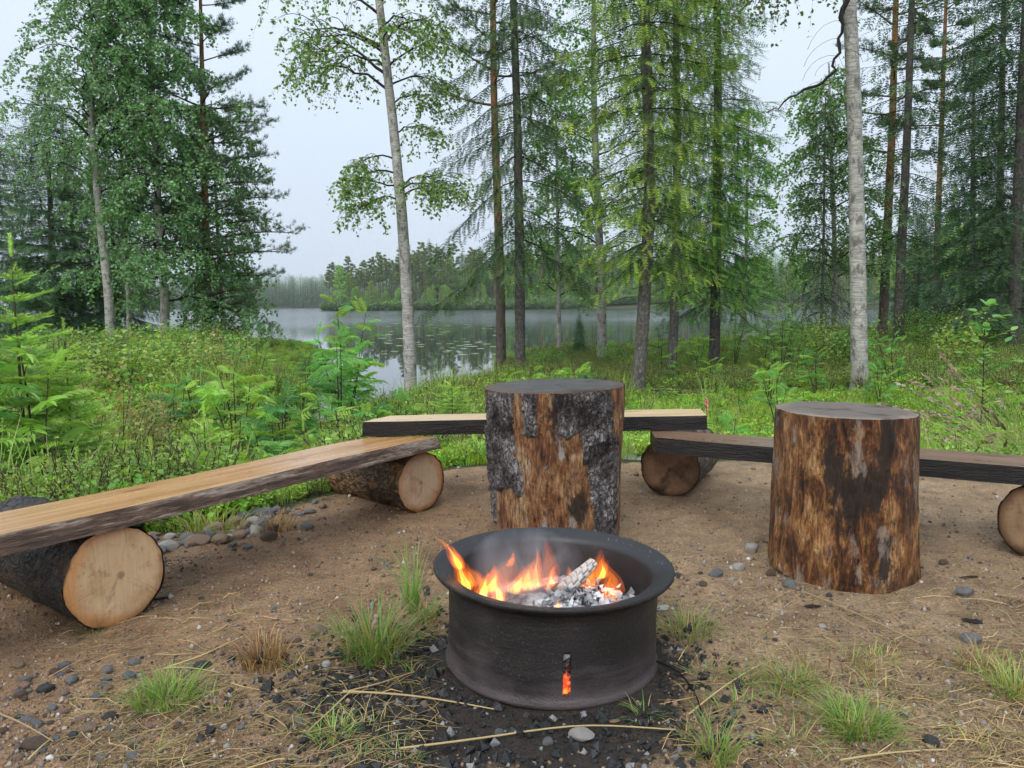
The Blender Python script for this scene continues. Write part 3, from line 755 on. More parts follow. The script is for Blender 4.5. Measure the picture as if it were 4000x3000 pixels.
top_r = at(3298, 1604, rb_y); rb_x = at(3285, 2210, rb_y).x
def dark_b(T, Z):
    d = np.degrees(ang(T + rad(113.5)))                     # 0 = side turned to the camera
    a = np.exp(-((d - 10) / 27) ** 2 - ((Z - 0.55) / 0.20) ** 2) * 0.72
    b = np.exp(-((d + 10) / 8) ** 2 - ((Z - 0.82) / 0.2) ** 2) * 0.6
    c = np.exp(-((d - 34) / 8) ** 2 - ((Z - 0.85) / 0.2) ** 2) * 0.6
    e = np.exp(-((d - 30) / 12) ** 2 - ((Z - 0.15) / 0.14) ** 2) * 0.5
    return a + b + c + e + 0.16
stump('log_stump', 'stained brown barkless stump standing to the right of the fire', (rb_x, rb_y), (top_r.x, rb_y, 0.526), 0.232, 0.214, 7, M['wood_b'], M['top_b'], dark_b, None, lump=0.025,
      botf=lambda T: 0.028 * np.clip(-np.cos(T + 0.55), 0, 1) - 0.012 + 0 * T, topf=lambda T: -0.004 * np.cos(T))
# ------------------------------------------------------------------ the wheel-rim fire ring
def m_iron():
    t = NT('burnt_iron'); v = t.coord('Object'); z = t.xyz(v)[2]
    n1 = t.noise(v, 9, 5); n2 = t.noise(v, 160, 3, 0.7); n3 = t.noise(t.coord('Object', (3, 3, 40)), 1.0, 3)
    c = t.mix(n1, (0.013, 0.012, 0.012), (0.036, 0.031, 0.031))
    c = t.mix(t.ramp(t.noise(t.coord('Object', (5, 5, 16), (2, 3, 1)), 1.0, 6, .7), [(0.50, 0.0), (0.68, 0.65)]), c, (0.075, 0.055, 0.05))
    rust = t.ramp(t.math('ADD', t.math('MULTIPLY', z, -7.0), t.math('ADD', n1, n3)), [(0.42, 0.0), (0.95, 0.8)])
    c = t.mix(rust, c, (0.125, 0.098, 0.098))
    c = t.mix(t.ramp(n2, [(0.60, 0.0), (0.70, 0.5)]), c, (0.15, 0.13, 0.125))
    t.pbsdf(c, t.ramp(n1, [(0.3, 0.42), (0.7, 0.62)]), 0.45, 0.25, nrm=t.bump(t.math('ADD', n2, n3), 0.5, 0.004))
    return t.m
def m_soot():
    t = NT('sooty_flange'); v = t.coord('Object'); n1 = t.noise(v, 12, 4); n2 = t.noise(v, 260, 2, 0.7); n3 = t.noise(v, 18, 3)
    c = t.mix(n1, (0.016, 0.016, 0.017), (0.04, 0.04, 0.042))
    sp = t.math('MULTIPLY', t.ramp(n2, [(0.70, 0.0), (0.76, 0.6)]), t.ramp(n3, [(0.48, 0.0), (0.62, 1.0)]))
    c = t.mix(sp, c, (0.55, 0.54, 0.52))
    t.pbsdf(c, t.ramp(n1, [(0.3, 0.35), (0.7, 0.55)]), 0.5, 0.2, nrm=t.bump(n2, 0.35, 0.003))
    return t.m
M['iron'] = m_iron(); M['soot'] = m_soot()
RIM_H = 0.242
ring = thing('fire_ring', 'black steel wheel rim used as a fire ring with a slot in front', 'fire ring', (FIRE.x, FIRE.y, 0.0))
ring.rotation_euler = (rad(0.4), rad(1.3), 0); ring.scale = (0.985, 0.985, 1.0)
def ring_parts():
    # outer wall with a real slot
    slot_th0 = math.atan2(-0.262, 0.020)                    # where the slot sits (towards the camera, a little right)
    w_half, z_lo, z_hi = 0.0085, 0.030, 0.130
    th = np.linspace(-np.pi, np.pi, 241)[:-1]
    dsl = w_half / 0.262
    extra = [slot_th0 + dsl * k for k in (-1, -0.7, -0.35, 0, 0.35, 0.7, 1)]
    th = th[np.abs(ang(th - slot_th0)) > dsl * 1.3]
    th = np.sort(np.concatenate([th, extra]))
    prof = [(0.0, 0.264), (0.004, 0.2675), (0.010, 0.2685), (0.018, 0.2645), (0.025, 0.2625), (0.030, 0.262), (0.0345, 0.2615), (0.039, 0.2613), (0.055, 0.2613), (0.068, 0.2625), (0.078, 0.2605), (0.092, 0.2598),
            (0.107, 0.2598), (0.121, 0.2600), (0.1255, 0.2602), (0.13, 0.2605), (0.15, 0.261), (0.17, 0.2615), (0.19, 0.262), (0.205, 0.2635), (0.214, 0.268), (0.220, 0.277), (0.2245, 0.287), (0.229, 0.2955), (0.234, 0.2995), (0.2395, 0.3005), (0.2425, 0.298)]
    zs = np.array([p[0] for p in prof]); rs = np.array([p[1] for p in prof]); n = len(th); m = len(prof)
    def grid(zs, rs, th):
        return np.stack([rs[:, None] * np.cos(th)[None], rs[:, None] * np.sin(th)[None], np.repeat(zs[:, None], len(th), 1)], -1)
    V = grid(zs, rs, th)
    V[..., :2] *= (1 + 0.0022 * np.sin(3 * th + 1))[None, :, None]
    F = []
    for i in range(m - 1):
        for j in range(n):
            j2 = (j + 1) % n; tm = ang(0.5 * (th[j] + th[j2]) - slot_th0) if j2 else 9; zm = 0.5 * (zs[i] + zs[i + 1])
            if abs(tm) < dsl and z_lo < zm < z_hi:
                lim = 1.0
                if zm < z_lo + 0.009: lim = math.sqrt(max(0, 1 - ((z_lo + 0.009 - zm) / 0.009) ** 2))
                if zm > z_hi - 0.009: lim = math.sqrt(max(0, 1 - ((zm - z_hi + 0.009) / 0.009) ** 2))
                if abs(tm) / dsl < lim: continue
            F.append((i * n + j, i * n + j2, (i + 1) * n + j2, (i + 1) * n + j))
    mb = MB(); mb.add(V.reshape(-1, 3), F); body = obj('ring_wall', mb.mesh('ring_wall', M['iron']), ring)
    # slot rim: short tunnel through the plate
    pts = []
    for k in range(25):
        a = 2 * np.pi * k / 24; sy = math.sin(a); cx = w_half * math.cos(a); cz = 0.080 + (0.041 * np.sign(sy) + 0.009 * sy)
        pts.append((slot_th0 + cx / 0.262, cz))
    vv = []
    for (tt, zz) in pts:
        for r in (0.2625, 0.250): vv.append((r * math.cos(tt), r * math.sin(tt), zz))
    ff = [(2 * k, 2 * k + 1, 2 * k + 3, 2 * k + 2) for k in range(24)]
    mb = MB(); mb.add(vv, ff); obj('slot_edge', mb.mesh('slot_edge', M['iron']), body)
    # top flange: broad sloping ledge and inner drop
    pf = [(0.2425, 0.298), (0.2415, 0.292), (0.2385, 0.284), (0.236, 0.275), (0.2335, 0.266), (0.2300, 0.256), (0.225, 0.249), (0.215, 0.2455), (0.19, 0.244), (0.15, 0.243), (0.118, 0.243)]
    zs2 = np.array([p[0] for p in pf]); rs2 = np.array([p[1] for p in pf]); th2 = np.linspace(-np.pi, np.pi, 200, endpoint=False)
    V = grid(zs2, rs2, th2); V[..., 2] += 0.0012 * fbm(V * 14, 2, 3)
    n2 = 200; i = np.arange(len(pf) - 1)[:, None] * n2; j = np.arange(n2)[None]; j2 = (j + 1) % n2
    mb = MB(); mb.add(V.reshape(-1, 3), np.stack([i + j, i + j2, i + n2 + j2, i + n2 + j], -1).reshape(-1, 4)); obj('top_flange', mb.mesh('top_flange', M['soot']), ring)
    # inner wall below, seen through the slot
    th3 = th2; pf3 = [(0.118, 0.243), (0.10, 0.2425), (0.05, 0.2425), (0.0, 0.2425)]
    keep = np.abs(ang(th3 - slot_th0)) > 0.10
    mb = MB(); V = grid(np.array([p[0] for p in pf3]), np.array([p[1] for p in pf3]), th3); fl = []
    for i in range(3):
        for j in range(n2):
            if keep[j] and keep[(j + 1) % n2]: fl.append((i * n2 + j, i * n2 + (j + 1) % n2, (i + 1) * n2 + (j + 1) % n2, (i + 1) * n2 + j))
    mb.add(V.reshape(-1, 3), fl); obj('inner_wall', mb.mesh('inner_wall', M['soot']), ring)
    return slot_th0
SLOT = ring_parts()

# ash bed, flakes, burning wood
def m_ash():
    t = NT('ash'); v = t.coord('Object'); n1 = t.noise(v, 14, 5, 0.65); n2 = t.noise(v, 80, 4, 0.7)
    c = t.ramp(n1, [(0.36, (0.03, 0.03, 0.033)), (0.48, (0.28, 0.28, 0.30)), (0.60, (0.66, 0.66, 0.67))])
    c = t.mix(1.0, c, t.ramp(n2, [(0.3, 0.5), (0.7, 1.2)]), 'MULTIPLY')
    t.pbsdf(c, 0.9, 0.1, nrm=t.bump(n2, 1.0, 0.008)); return t.m
M['ash'] = m_ash()
def m_whiteash():
    t = NT('white_ash'); v = t.coord('Object'); n2 = t.noise(v, 55, 4, 0.7); c_ = t.attr('Col')
    t.pbsdf(t.mix(1.0, c_, t.ramp(n2, [(0.3, 0.6), (0.7, 1.1)]), 'MULTIPLY'), 0.9, 0.1, nrm=t.bump(n2, 0.8, 0.004)); return t.m
M['whiteash'] = m_whiteash()
def m_ember():
    t = NT('ember'); v = t.coord('Object'); n1 = t.noise(v, 38, 4, 0.7); z = t.xyz(v)[2]
    hot = t.math('ADD', n1, t.math('MULTIPLY', z, -3.9))
    c = t.mix(t.ramp(t.math('ADD', z, t.math('MULTIPLY', n1, .03)), [(0.112, 0.0), (0.122, 1.0)]), t.ramp(n1, [(0.35, (0.03, 0.02, 0.02)), (0.6, (0.3, 0.28, 0.27))]), (0.75, 0.75, 0.74))
    p = t.pbsdf(c, 0.9, 0.1)
    em = t.ramp(hot, [(0.18, (0, 0, 0)), (0.32, (0.65, 0.05, 0.004)), (0.46, (1.0, 0.20, 0.02)), (0.60, (1.0, 0.55, 0.10))])
    t.l(em, p.inputs['Emission Color']); p.inputs['Emission Strength'].default_value = 1.5; return t.m
M['ember'] = m_ember()
def ico(sub=0):
    import bmesh
    bm = bmesh.new(); bmesh.ops.create_icosphere(bm, subdivisions=sub + 1, radius=1.0)
    bm.verts.ensure_lookup_table()
    v = np.array([x.co[:] for x in bm.verts]); f = np.array([[y.index for y in x.verts] for x in bm.faces]); bm.free(); return v, f
ICO0, ICO1, ICO2 = ico(0), ico(1), ico(2)
def lumpy(sub, seed, amp=0.3, fl=0.65):
    v, f = (ICO0, ICO1, ICO2)[sub]; r = 1 + amp * fbm(v * 1.3 + seed * 5.1, 2, seed)
    v = v * r[:, None]
    rs = np.random.default_rng(seed)
    for k in range(5):                       # knock a few flat faces on it
        nn = norm(rs.normal(size=3)); d = v @ nn; lim = 0.62 + 0.2 * rs.random(); ov = np.clip(d - lim, 0, None); v = v - ov[:, None] * nn * 0.85
    return v * np.array([1, 0.8 + 0.2 * rs.random(), fl]), f
def fire_bed():
    e = thing('ash_bed', 'pale grey ash and embers heaped inside the steel ring', 'ash', (FIRE.x, FIRE.y, 0.0))
    mb = MB(); n = 90; th = np.linspace(0, 2 * np.pi, n, endpoint=False); vv = [np.array([[0, 0, 0.15]])]
    qs = np.linspace(0, 1, 26)[1:]
    for q in qs:
        x, y = 0.239 * q * np.cos(th), 0.239 * q * np.sin(th)
        z = 0.105 + 0.045 * (1 - q ** 2) + 0.03 * fbm(np.stack([x * 22, y * 22, x * 0], -1), 4, 8)
        vv.append(np.stack([x, y, z], -1))
    jj = np.arange(n); mb.add(np.concatenate(vv), np.stack([np.zeros(n, int), 1 + jj, 1 + (jj + 1) % n], 1)); fl = []
    for k in range(24):
        a = 1 + k * n; fl.append(np.stack([a + jj, a + n + jj, a + n + (jj + 1) % n, a + (jj + 1) % n], 1))
    ff = np.concatenate(fl); mb.q.append(ff); mb.mq.append(np.zeros(len(ff), int)); obj('ash_mound', mb.mesh('ash_mound', M['ash']), e)
    # curled flakes of ash
    g = np.random.default_rng(4); N = 420
    fx, fy = g.normal(0.045, 0.075, N), g.normal(-0.02, 0.075, N); k = np.hypot(fx, fy) < 0.225; fx, fy = fx[k], fy[k]; N = len(fx)
    base = 0.124 + 0.032 * np.exp(-((fx - 0.05) ** 2 + (fy + .01) ** 2) / 0.006) + 0.018 * g.random(N)
    gx, gy = np.meshgrid(np.linspace(-1, 1, 4), np.linspace(-1, 1, 3), indexing='ij')
    tv = np.stack([gx.ravel(), gy.ravel() * 0.7 * (1 - 0.35 * np.abs(gx.ravel())), 0.45 * (gx.ravel() ** 2) - 0.3 * gy.ravel() * gx.ravel()], 1)
    tf = [(a * 3 + b, a * 3 + b + 1, (a + 1) * 3 + b + 1, (a + 1) * 3 + b) for a in range(3) for b in range(2)]
    d = g.normal(size=(N, 3)) * [1, 1, .5]; up = norm(g.normal(size=(N, 3)) * [.6, .6, .4] + [0, 0, .8])
    gr = np.clip(g.normal(0.62, 0.22, N), 0.06, 0.82); 
    mb = MB(); stamp(mb, tv, tf, np.stack([fx, fy, base], 1), frames(d, up), g.uniform(0.004, 0.017, N), np.stack([gr, gr, gr * 1.02], 1))
    obj('ash_flakes', mb.mesh('ash_flakes', M['whiteash']), e, kind='stuff')
    # glowing lumps behind the slot
    mb = MB(); N = 44; th = SLOT + g.uniform(-0.07, 0.07, N); r = g.uniform(0.205, 0.228, N); z = np.linspace(0.012, 0.135, N)
    v, f = lumpy(1, 5); stamp(mb, v, f, np.stack([r * np.cos(th), r * np.sin(th), z], 1), frames(g.normal(size=(N, 3))), g.uniform(0.009, 0.018, N), np.ones((N, 3)))
    obj('ember', mb.mesh('embers', M['ember'], False), e)
    # soft ash on the ledge
    N = 190; th = np.concatenate([g.normal(2.0, 0.55, 70), g.normal(0.45, 0.4, 70), g.normal(-2.75, 0.35, 50)]); r = g.uniform(0.250, 0.292, N)
    z = np.interp(r, [0.25, 0.266, 0.284, 0.296], [0.2265, 0.2345, 0.2395, 0.243])
    mb = MB(); v, f = ICO0; s = g.uniform(0.0004, 0.0014, N); gr = g.uniform(.35, .75, N)
    stamp(mb, v, f, np.stack([r * np.cos(th), r * np.sin(th), z - 0.024 * (r * np.cos(th)) * 0], 1), frames(g.normal(size=(N, 3))), s, np.stack([gr] * 3, 1))
    o = obj('ash_specks', mb.mesh('ash_specks', M['whiteash']), e, kind='stuff'); o.rotation_euler = ring.rotation_euler
    return e
fire_bed()
def burnt_log(label, p, d, L, R, seed, cols, crack=True):
    """charred stick of firewood, cracked into blocks"""
    e = thing('burnt_log', label, 'firewood', p)
    d = Vector(d).normalized(); q = d.to_track_quat('X', 'Z')
    e.rotation_euler = q.to_euler()
    n, m = 40, 46; th = np.linspace(0, 2 * np.pi, n, endpoint=False); xs = np.linspace(0, 1, m); TH, XS = np.meshgrid(th, xs)
    rr = R * (1 - 0.45 * XS ** 2.2) * (1 + 0.12 * fbm(np.stack([np.cos(TH), np.sin(TH), XS * 3], -1), 2, seed))
    if crack:
        a = np.abs(((XS * 6.5 + 0.35 * np.sin(TH * 2 + seed)) % 1) - 0.5); b = np.abs(((TH / (2 * np.pi) * 7 + 0.5 * np.floor(XS * 6.5 + 0.35 * np.sin(TH * 2 + seed))) % 1) - 0.5)
        gv = np.maximum(np.exp(-((0.5 - a) / 0.045) ** 2), np.exp(-((0.5 - b) / 0.06) ** 2)); rr = rr - R * 0.20 * gv
    else: gv = np.zeros_like(rr)
    ends = np.where((XS < 0.01) | (XS > 0.99), 0.02, 1.0); rr = rr * ends
    V = np.stack([XS * L, rr * np.cos(TH), rr * np.sin(TH) * 0.85], -1).reshape(-1, 3)
    i = np.arange(m - 1)[:, None] * n; j = np.arange(n)[None]; j2 = (j + 1) % n
    C = np.array(cols[0])[None] * (1 - gv.reshape(-1, 1)) + np.array(cols[1])[None] * gv.reshape(-1, 1)
    mb = MB(); mb.add(V, np.stack([i + j, i + j2, i + n + j2, i + n + j], -1).reshape(-1, 4)[:, ::-1], C); obj('charred_wood', mb.mesh('charred_wood', M['whiteash']), e)
F0 = FIRE
burnt_log('white ash-coated cracked stick leaning up out of the ash', (F0.x + 0.03, F0.y + 0.02, 0.155), (0.10, 0.05, 0.078), 0.118, 0.024, 2, [(0.70, 0.62, 0.56), (0.05, 0.03, 0.02)])
burnt_log('blackened stick lying in the ash behind the white one', (F0.x - 0.06, F0.y + 0.05, 0.142), (0.2, 0.03, 0.03), 0.16, 0.013, 5, [(0.03, 0.03, 0.033), (0.01, 0.01, 0.01)])
burnt_log('small grey burnt stick at the left of the ash heap', (F0.x - 0.14, F0.y - 0.05, 0.125), (0.16, 0.10, 0.045), 0.15, 0.018, 7, [(0.22, 0.22, 0.23), (0.02, 0.02, 0.02)])

def m_flame(name, c, s):
    """thin burning gas: clear, adds its own light"""
    t = NT(name); v = t.attr('Col'); k = t.xyz(v)[0]
    n = t.noise(t.coord('Object', (26, 26, 11)), 1.0, 4, 0.6, 0.8)
    em = t.n('ShaderNodeEmission'); em.inputs[0].default_value = (*c, 1)
    t.l(t.math('MULTIPLY', t.math('MULTIPLY', k, s), t.ramp(n, [(0.34, 0.12), (0.62, 1.35)])), em.inputs[1])
    tr = t.n('ShaderNodeBsdfTransparent'); ad = t.n('ShaderNodeAddShader')
    t.l(em.outputs[0], ad.inputs[0]); t.l(tr.outputs[0], ad.inputs[1]); t.l(ad.outputs[0], t.out.inputs[0]); return t.m
FL = [m_flame('flame_outer', (1.0, 0.15, 0.010), 0.24), m_flame('flame_middle', (1.0, 0.28, 0.02), 0.30), m_flame('flame_core', (1.0, 0.52, 0.07), 0.85)]
fire = thing('fire', 'orange flames burning in the steel ring', 'fire', (FIRE.x, FIRE.y, 0.0))
def flame(x, y, z, h, w, lean=(0, 0), curl=0.0, seed=0, core=1.0, dim=1.0):
    """one tongue: a flattened, twisting teardrop in three nested sheets"""
    n, m = 20, 34; s = np.linspace(0, 1, m); g = np.random.default_rng(seed); ph = g.random() * 6
    cx = lean[0] * s ** 1.4 + curl * np.sin(s * 5 + ph) * (0.25 + s) * h; cy = lean[1] * s + 0.3 * curl * np.cos(s * 6 + ph) * h
    prof = np.sin(np.pi * np.clip(s, 0, 1) ** 0.55) ** 0.8 * (1 - s) ** 0.35 + 0.22 * (1 - s)
    prof = prof * (1 + 0.22 * np.sin(s * 11 + ph * 2) * s)
    th = np.linspace(0, 2 * np.pi, n, endpoint=False); yaw = g.uniform(-0.5, 0.5)
    fo = None
    for k, (sc, top, mt) in enumerate(((1.0, 1.0, FL[0]), (0.70, 0.84, FL[1]), (0.40, 0.64, FL[2]))):
        if k == 2 and core <= 0: continue
        tw = yaw + 0.8 * s; r = np.maximum(w * prof * sc, 0.0004)
        X = r[:, None] * np.cos(th); Y = 0.42 * r[:, None] * np.sin(th)
        V = np.stack([cx[:, None] + X * np.cos(tw)[:, None] - Y * np.sin(tw)[:, None], cy[:, None] + X * np.sin(tw)[:, None] + Y * np.cos(tw)[:, None], np.repeat((h * top * s)[:, None], n, 1)], -1)
        if k: # inner sheets follow the outer spine
            zz = s * top; V[..., 0] += (np.interp(zz, s, cx) - cx)[:, None]; V[..., 1] += (np.interp(zz, s, cy) - cy)[:, None]
        fade = np.minimum(1, s * 5 + 0.25) * (1 - 0.55 * s ** 2) * dim
        C = np.repeat(np.repeat(fade[:, None, None], n, 1), 3, 2).reshape(-1, 3)
        i = np.arange(m - 1)[:, None] * n; j = np.arange(n)[None]; j2 = (j + 1) % n
        mb = MB(); mb.add(V.reshape(-1, 3), np.stack([i + j, i + j2, i + n + j2, i + n + j], -1).reshape(-1, 4), C)
        o = obj('flame' if k == 0 else 'flame_core', mb.mesh('flame', mt), fire if k == 0 else fo)
        if k == 0: o.location = (x - FIRE.x, y - FIRE.y, z); fo = o
def fl_at(px, py, y, ytop, h_px, w_px, **kw):
    p = at(px, py, y); k = y / FPX * 1.03
    flame(p.x, p.y, p.z, h_px * k, w_px * k, **kw)
Y = FIRE.y
fl_at(1828, 2310, Y - 0.06, 0, 190, 40, lean=(-0.045, 0.0), curl=0.05, seed=1, core=1)
fl_at(1800, 2225, Y - 0.06, 0, 140, 27, lean=(-0.062, 0.0), curl=0.05, seed=21, core=1)
fl_at(1880, 2340, Y - 0.05, 0, 128, 38, lean=(0.035, 0), curl=0.08, seed=2)
fl_at(1948, 2355, Y - 0.11, 0, 135, 32, lean=(-0.02, 0), curl=0.10, seed=3)
fl_at(1915, 2315, Y + 0.02, 0, 120, 44, lean=(0.02, 0), curl=0.10, seed=4, core=1, dim=.9)
fl_at(1992, 2215, Y + 0.10, 0, 70, 18, lean=(0.01, 0), curl=0.08, seed=5, core=0)
fl_at(2060, 2305, Y + 0.03, 0, 130, 50, lean=(0.01, 0), curl=0.06, seed=6)
fl_at(2100, 2305, Y + 0.05, 0, 185, 38, lean=(-0.01, 0), curl=0.06, seed=7)
fl_at(2150, 2305, Y + 0.06, 0, 110, 44, lean=(0.015, 0), curl=0.08, seed=8)
fl_at(2222, 2290, Y + 0.10, 0, 85, 28, lean=(0.0, 0), curl=0.06, seed=9, core=1, dim=.8)
fl_at(2275, 2270, Y + 0.12, 0, 100, 46, lean=(0.03, 0), curl=0.10, seed=10, core=0, dim=.8)
fl_at(2345, 2262, Y + 0.07, 0, 95, 30, lean=(0.018, 0), curl=0.14, seed=11)
fl_at(2378, 2370, Y + 0.01, 0, 130, 42, lean=(0.006, 0), curl=0.06, seed=12, core=0, dim=1.0)
fl_at(2010, 2320, Y - 0.01, 0, 120, 46, lean=(0.03, 0), curl=0.1, seed=31, core=1, dim=.75)
fl_at(1860, 2290, Y + 0.06, 0, 95, 40, lean=(-0.02, 0), curl=0.1, seed=32, core=0, dim=.8)
fl_at(2300, 2300, Y + 0.05, 0, 80, 34, lean=(0.02, 0), curl=0.1, seed=33, core=0, dim=.8)
fl_at(2120, 2290, Y + 0.10, 0, 190, 60, lean=(0.02, 0), curl=0.08, seed=41, core=0, dim=.45)
fl_at(2290, 2285, Y + 0.12, 0, 150, 66, lean=(0.04, 0), curl=0.09, seed=42, core=0, dim=.45)
fl_at(1960, 2300, Y + 0.04, 0, 150, 60, lean=(0.02, 0), curl=0.09, seed=43, core=0, dim=.45)
fl_at(2385, 2330, Y + 0.04, 0, 150, 48, lean=(0.0, 0), curl=0.09, seed=44, core=0, dim=.6)
fl_at(2178, 2380, Y - 0.13, 0, 40, 18, lean=(0.0, 0), curl=0.06, seed=13)
# thin smoke in the ring
def m_smoke():
    t = NT('smoke'); v = t.coord('Generated'); o = t.coord('Object')
    n = t.noise(t.coord('Object', (9, 9, 5)), 1.0, 4, 0.6, 0.6)
    s = t.xyz(v); 
    def hump(q, c, w): return t.math('MAXIMUM', t.math('SUBTRACT', 1.0, t.math('POWER', t.math('DIVIDE', t.math('ABSOLUTE', t.math('SUBTRACT', q, c)), w), 2.0)), 0.0)
    env = t.math('MULTIPLY', t.math('MULTIPLY', hump(s[0], .5, .5), hump(s[1], .5, .5)), hump(s[2], .38, .60))
    d = t.math('MULTIPLY', t.math('MULTIPLY', t.ramp(n, [(0.42, 0.0), (0.72, 1.0)]), env), 16.0)
    pv = t.n('ShaderNodeVolumePrincipled'); pv.inputs['Color'].default_value = (0.86, 0.88, 0.92, 1); t.l(d, pv.inputs['Density']); pv.inputs['Anisotropy'].default_value = 0.2
    t.l(pv.outputs[0], t.out.inputs['Volume']); return t.m
M['smoke'] = m_smoke()
v, f = ICO2; mb = MB(); mb.add(v * np.array([0.15, 0.13, 0.10]), f)
o = obj('smoke', mb.mesh('smoke', M['smoke']), None, (FIRE.x - 0.06, FIRE.y + 0.02, 0.225)); tag(o, 'thin bluish smoke rising from the ash in the ring', 'smoke', kind='stuff')

# ------------------------------------------------------------------ stones, gravel, charcoal
STONE = []
for k in range(7):
    v, f = lumpy(2 if k < 3 else 1, 40 + k, 0.35, 0.55 + 0.04 * k)
    STONE.append((v, f))
def stone_mesh(k, c):
    v, f = STONE[k]; mb = MB(); mb.add(v, f, c); return mb.mesh('stone', M['stone'], k == 1)
SCOL = {'grey': (0.24, 0.235, 0.23), 'dark': (0.085, 0.083, 0.083), 'tan': (0.33, 0.235, 0.16), 'pale': (0.50, 0.47, 0.43), 'pink': (0.38, 0.24, 0.18), 'brown': (0.15, 0.105, 0.075), 'white': (0.60, 0.58, 0.55), 'bluish': (0.19, 0.198, 0.205)}
SM = {(k, c): None for k in range(7) for c in SCOL}
def stone(px, py, w, k, c, label, rz=0.0, h=1.0, group=None, cat='stone', name='stone'):
    p = on(px, py, 0.0); r = 0.5 * w / FPX * p.y * 1.06
    if SM[(k, c)] is None: SM[(k, c)] = stone_mesh(k, SCOL[c])
    z = Hs(p.x, p.y)
    o = obj(name, SM[(k, c)], None, (p.x, p.y, z + r * 0.30 * h), (random.uniform(-.15, .15), random.uniform(-.15, .15), rz)); o.scale = (r, r, r * h)
    return tag(o, label, cat, group)
for a in [
    (2268, 2872, 98, 0, 'pale', 'large pale flat-topped stone in front of the fire ring', 0.1, 1.0),
    (2140, 2895, 52, 4, 'grey', 'grey stone left of the large pale stone in front of the ring', 0.5, 1.1),
    (1948, 2858, 46, 3, 'bluish', 'small bluish angular stone before the ring among charcoal', 0.3, 1.0),
    (1655, 2758, 40, 5, 'tan', 'small tan stone on charcoal left of the ring base', 0.6, 1.2),
    (2935, 2150, 62, 1, 'pale', 'pale rounded stone near the left foot of the brown stump', 0.3, 1.2),
    (2795, 2240, 60, 2, 'bluish', 'bluish flat stone between the ring and the brown stump', 0.9, 0.8),
    (2885, 2225, 50, 6, 'pale', 'whitish stone a little right of the bluish flat stone', 0.3, 0.9),
    (3010, 2240, 48, 4, 'brown', 'brown stone at the left underside of the brown stump', 0.0, 1.2),
    (3085, 2290, 66, 5, 'grey', 'grey speckled stone wedged under the brown stump', 0.4, 0.9),
    (2647, 2240, 44, 3, 'dark', 'dark stone just right of the ring flange', 0.2, 0.8),
    (2580, 2375, 62, 2, 'white', 'white flat stone beside the right wall of the ring', 0.15, 0.5),
    (3765, 2325, 74, 1, 'grey', 'smooth grey stone on sand right of the brown stump', -0.2, 0.8),
    (3495, 2298, 40, 4, 'dark', 'dark pebble at the right foot of the brown stump', 0.4, 1.0),
    (3795, 2505, 95, 0, 'grey', 'half-buried grey stone among straw at the right', 1.1, 0.9),
    (3635, 2905, 78, 3, 'dark', 'dark bluish stone at lower right of the picture', 0.7, 1.0),
    (1240, 2480, 68, 0, 'tan', 'tan blocky stone left of the tall grass tuft', 0.6, 1.3),
    (1145, 2515, 62, 1, 'pink', 'reddish stone beside the brown grass tuft', 0.1, 1.0),
    (790, 2612, 66, 1, 'dark', 'dark flat stone between two green grass tufts', 0.15, 0.8),
    (430, 2805, 62, 3, 'dark', 'black charred stone below the small green tuft', 0.2, 1.0),
    (320, 2822, 52, 6, 'pink', 'pinkish stone in the lower left gravel', 0.9, 1.1),
    (340, 2868, 70, 2, 'tan', 'tan stone in the lower left gravel, largest of its cluster', 0.9, 0.9),
    (285, 2888, 50, 4, 'dark', 'dark stone next to the largest tan stone in the gravel', 0.2, 1.1),
    (135, 2920, 100, 0, 'brown', 'large brown stone half hidden by straw at lower left', 0.4, 0.8),
    (178, 2700, 66, 1, 'dark', 'dark rounded stone left in the gravel patch', 0.3, 1.0),
    (520, 2960, 60, 5, 'grey', 'grey stone at the lower edge left of the charcoal', 0.5, 1.0),
    (1275, 2600, 34, 6, 'white', 'small white stone left of the charcoal patch', 0.5, 1.2),
    (875, 2845, 34, 4, 'white', 'small white stone on charcoal dust at lower left', 0.1, 1.2),
    (885, 2918, 32, 3, 'white', 'tiny white stone below the other white one', 0.8, 1.2),
]: stone(*a)
NEAR = [(2268, 2872, 'large pale flat-topped stone'), (3300, 2318, 'brown stump foot'), (3340, 2850, 'bright lower right tuft'), (3080, 2680, 'upper right tuft'), (3795, 2505, 'half-buried grey stone'), (3635, 2905, 'dark bluish stone'), (3985, 2710, 'tuft at the right edge'), (2690, 2480, 'right foot of the ring'),
        (1470, 2560, 'large green tuft'), (650, 2745, 'small bright tuft'), (1030, 2590, 'brown withered tuft'), (452, 2478, 'front log end'), (1240, 2480, 'tan blocky stone'), (1300, 2880, 'thin olive grass'), (340, 2868, 'largest tan gravel stone'), (178, 2700, 'dark rounded gravel stone'), (135, 2920, 'large straw-hidden stone'), (1650, 2003, 'short orange log'), (20, 2500, 'left edge')]
def lab(g, cols, what, px, py):
    """colour of a loose stone and words that find it"""
    c = cols[int(g.integers(0, len(cols)))]; m = min(NEAR, key=lambda q: math.hypot(q[0] - px, q[1] - py)); dx, dy = px - m[0], py - m[1]
    side = ('right of' if dx > 0 else 'left of') if abs(dx) > abs(dy) else ('below' if dy > 0 else 'above')
    return c, '%s %s, %s%s the %s' % ({'bluish': 'blue-grey', 'pink': 'reddish'}.get(c, c), what, 'close ' if math.hypot(dx, dy) < 130 else '', side, m[2])
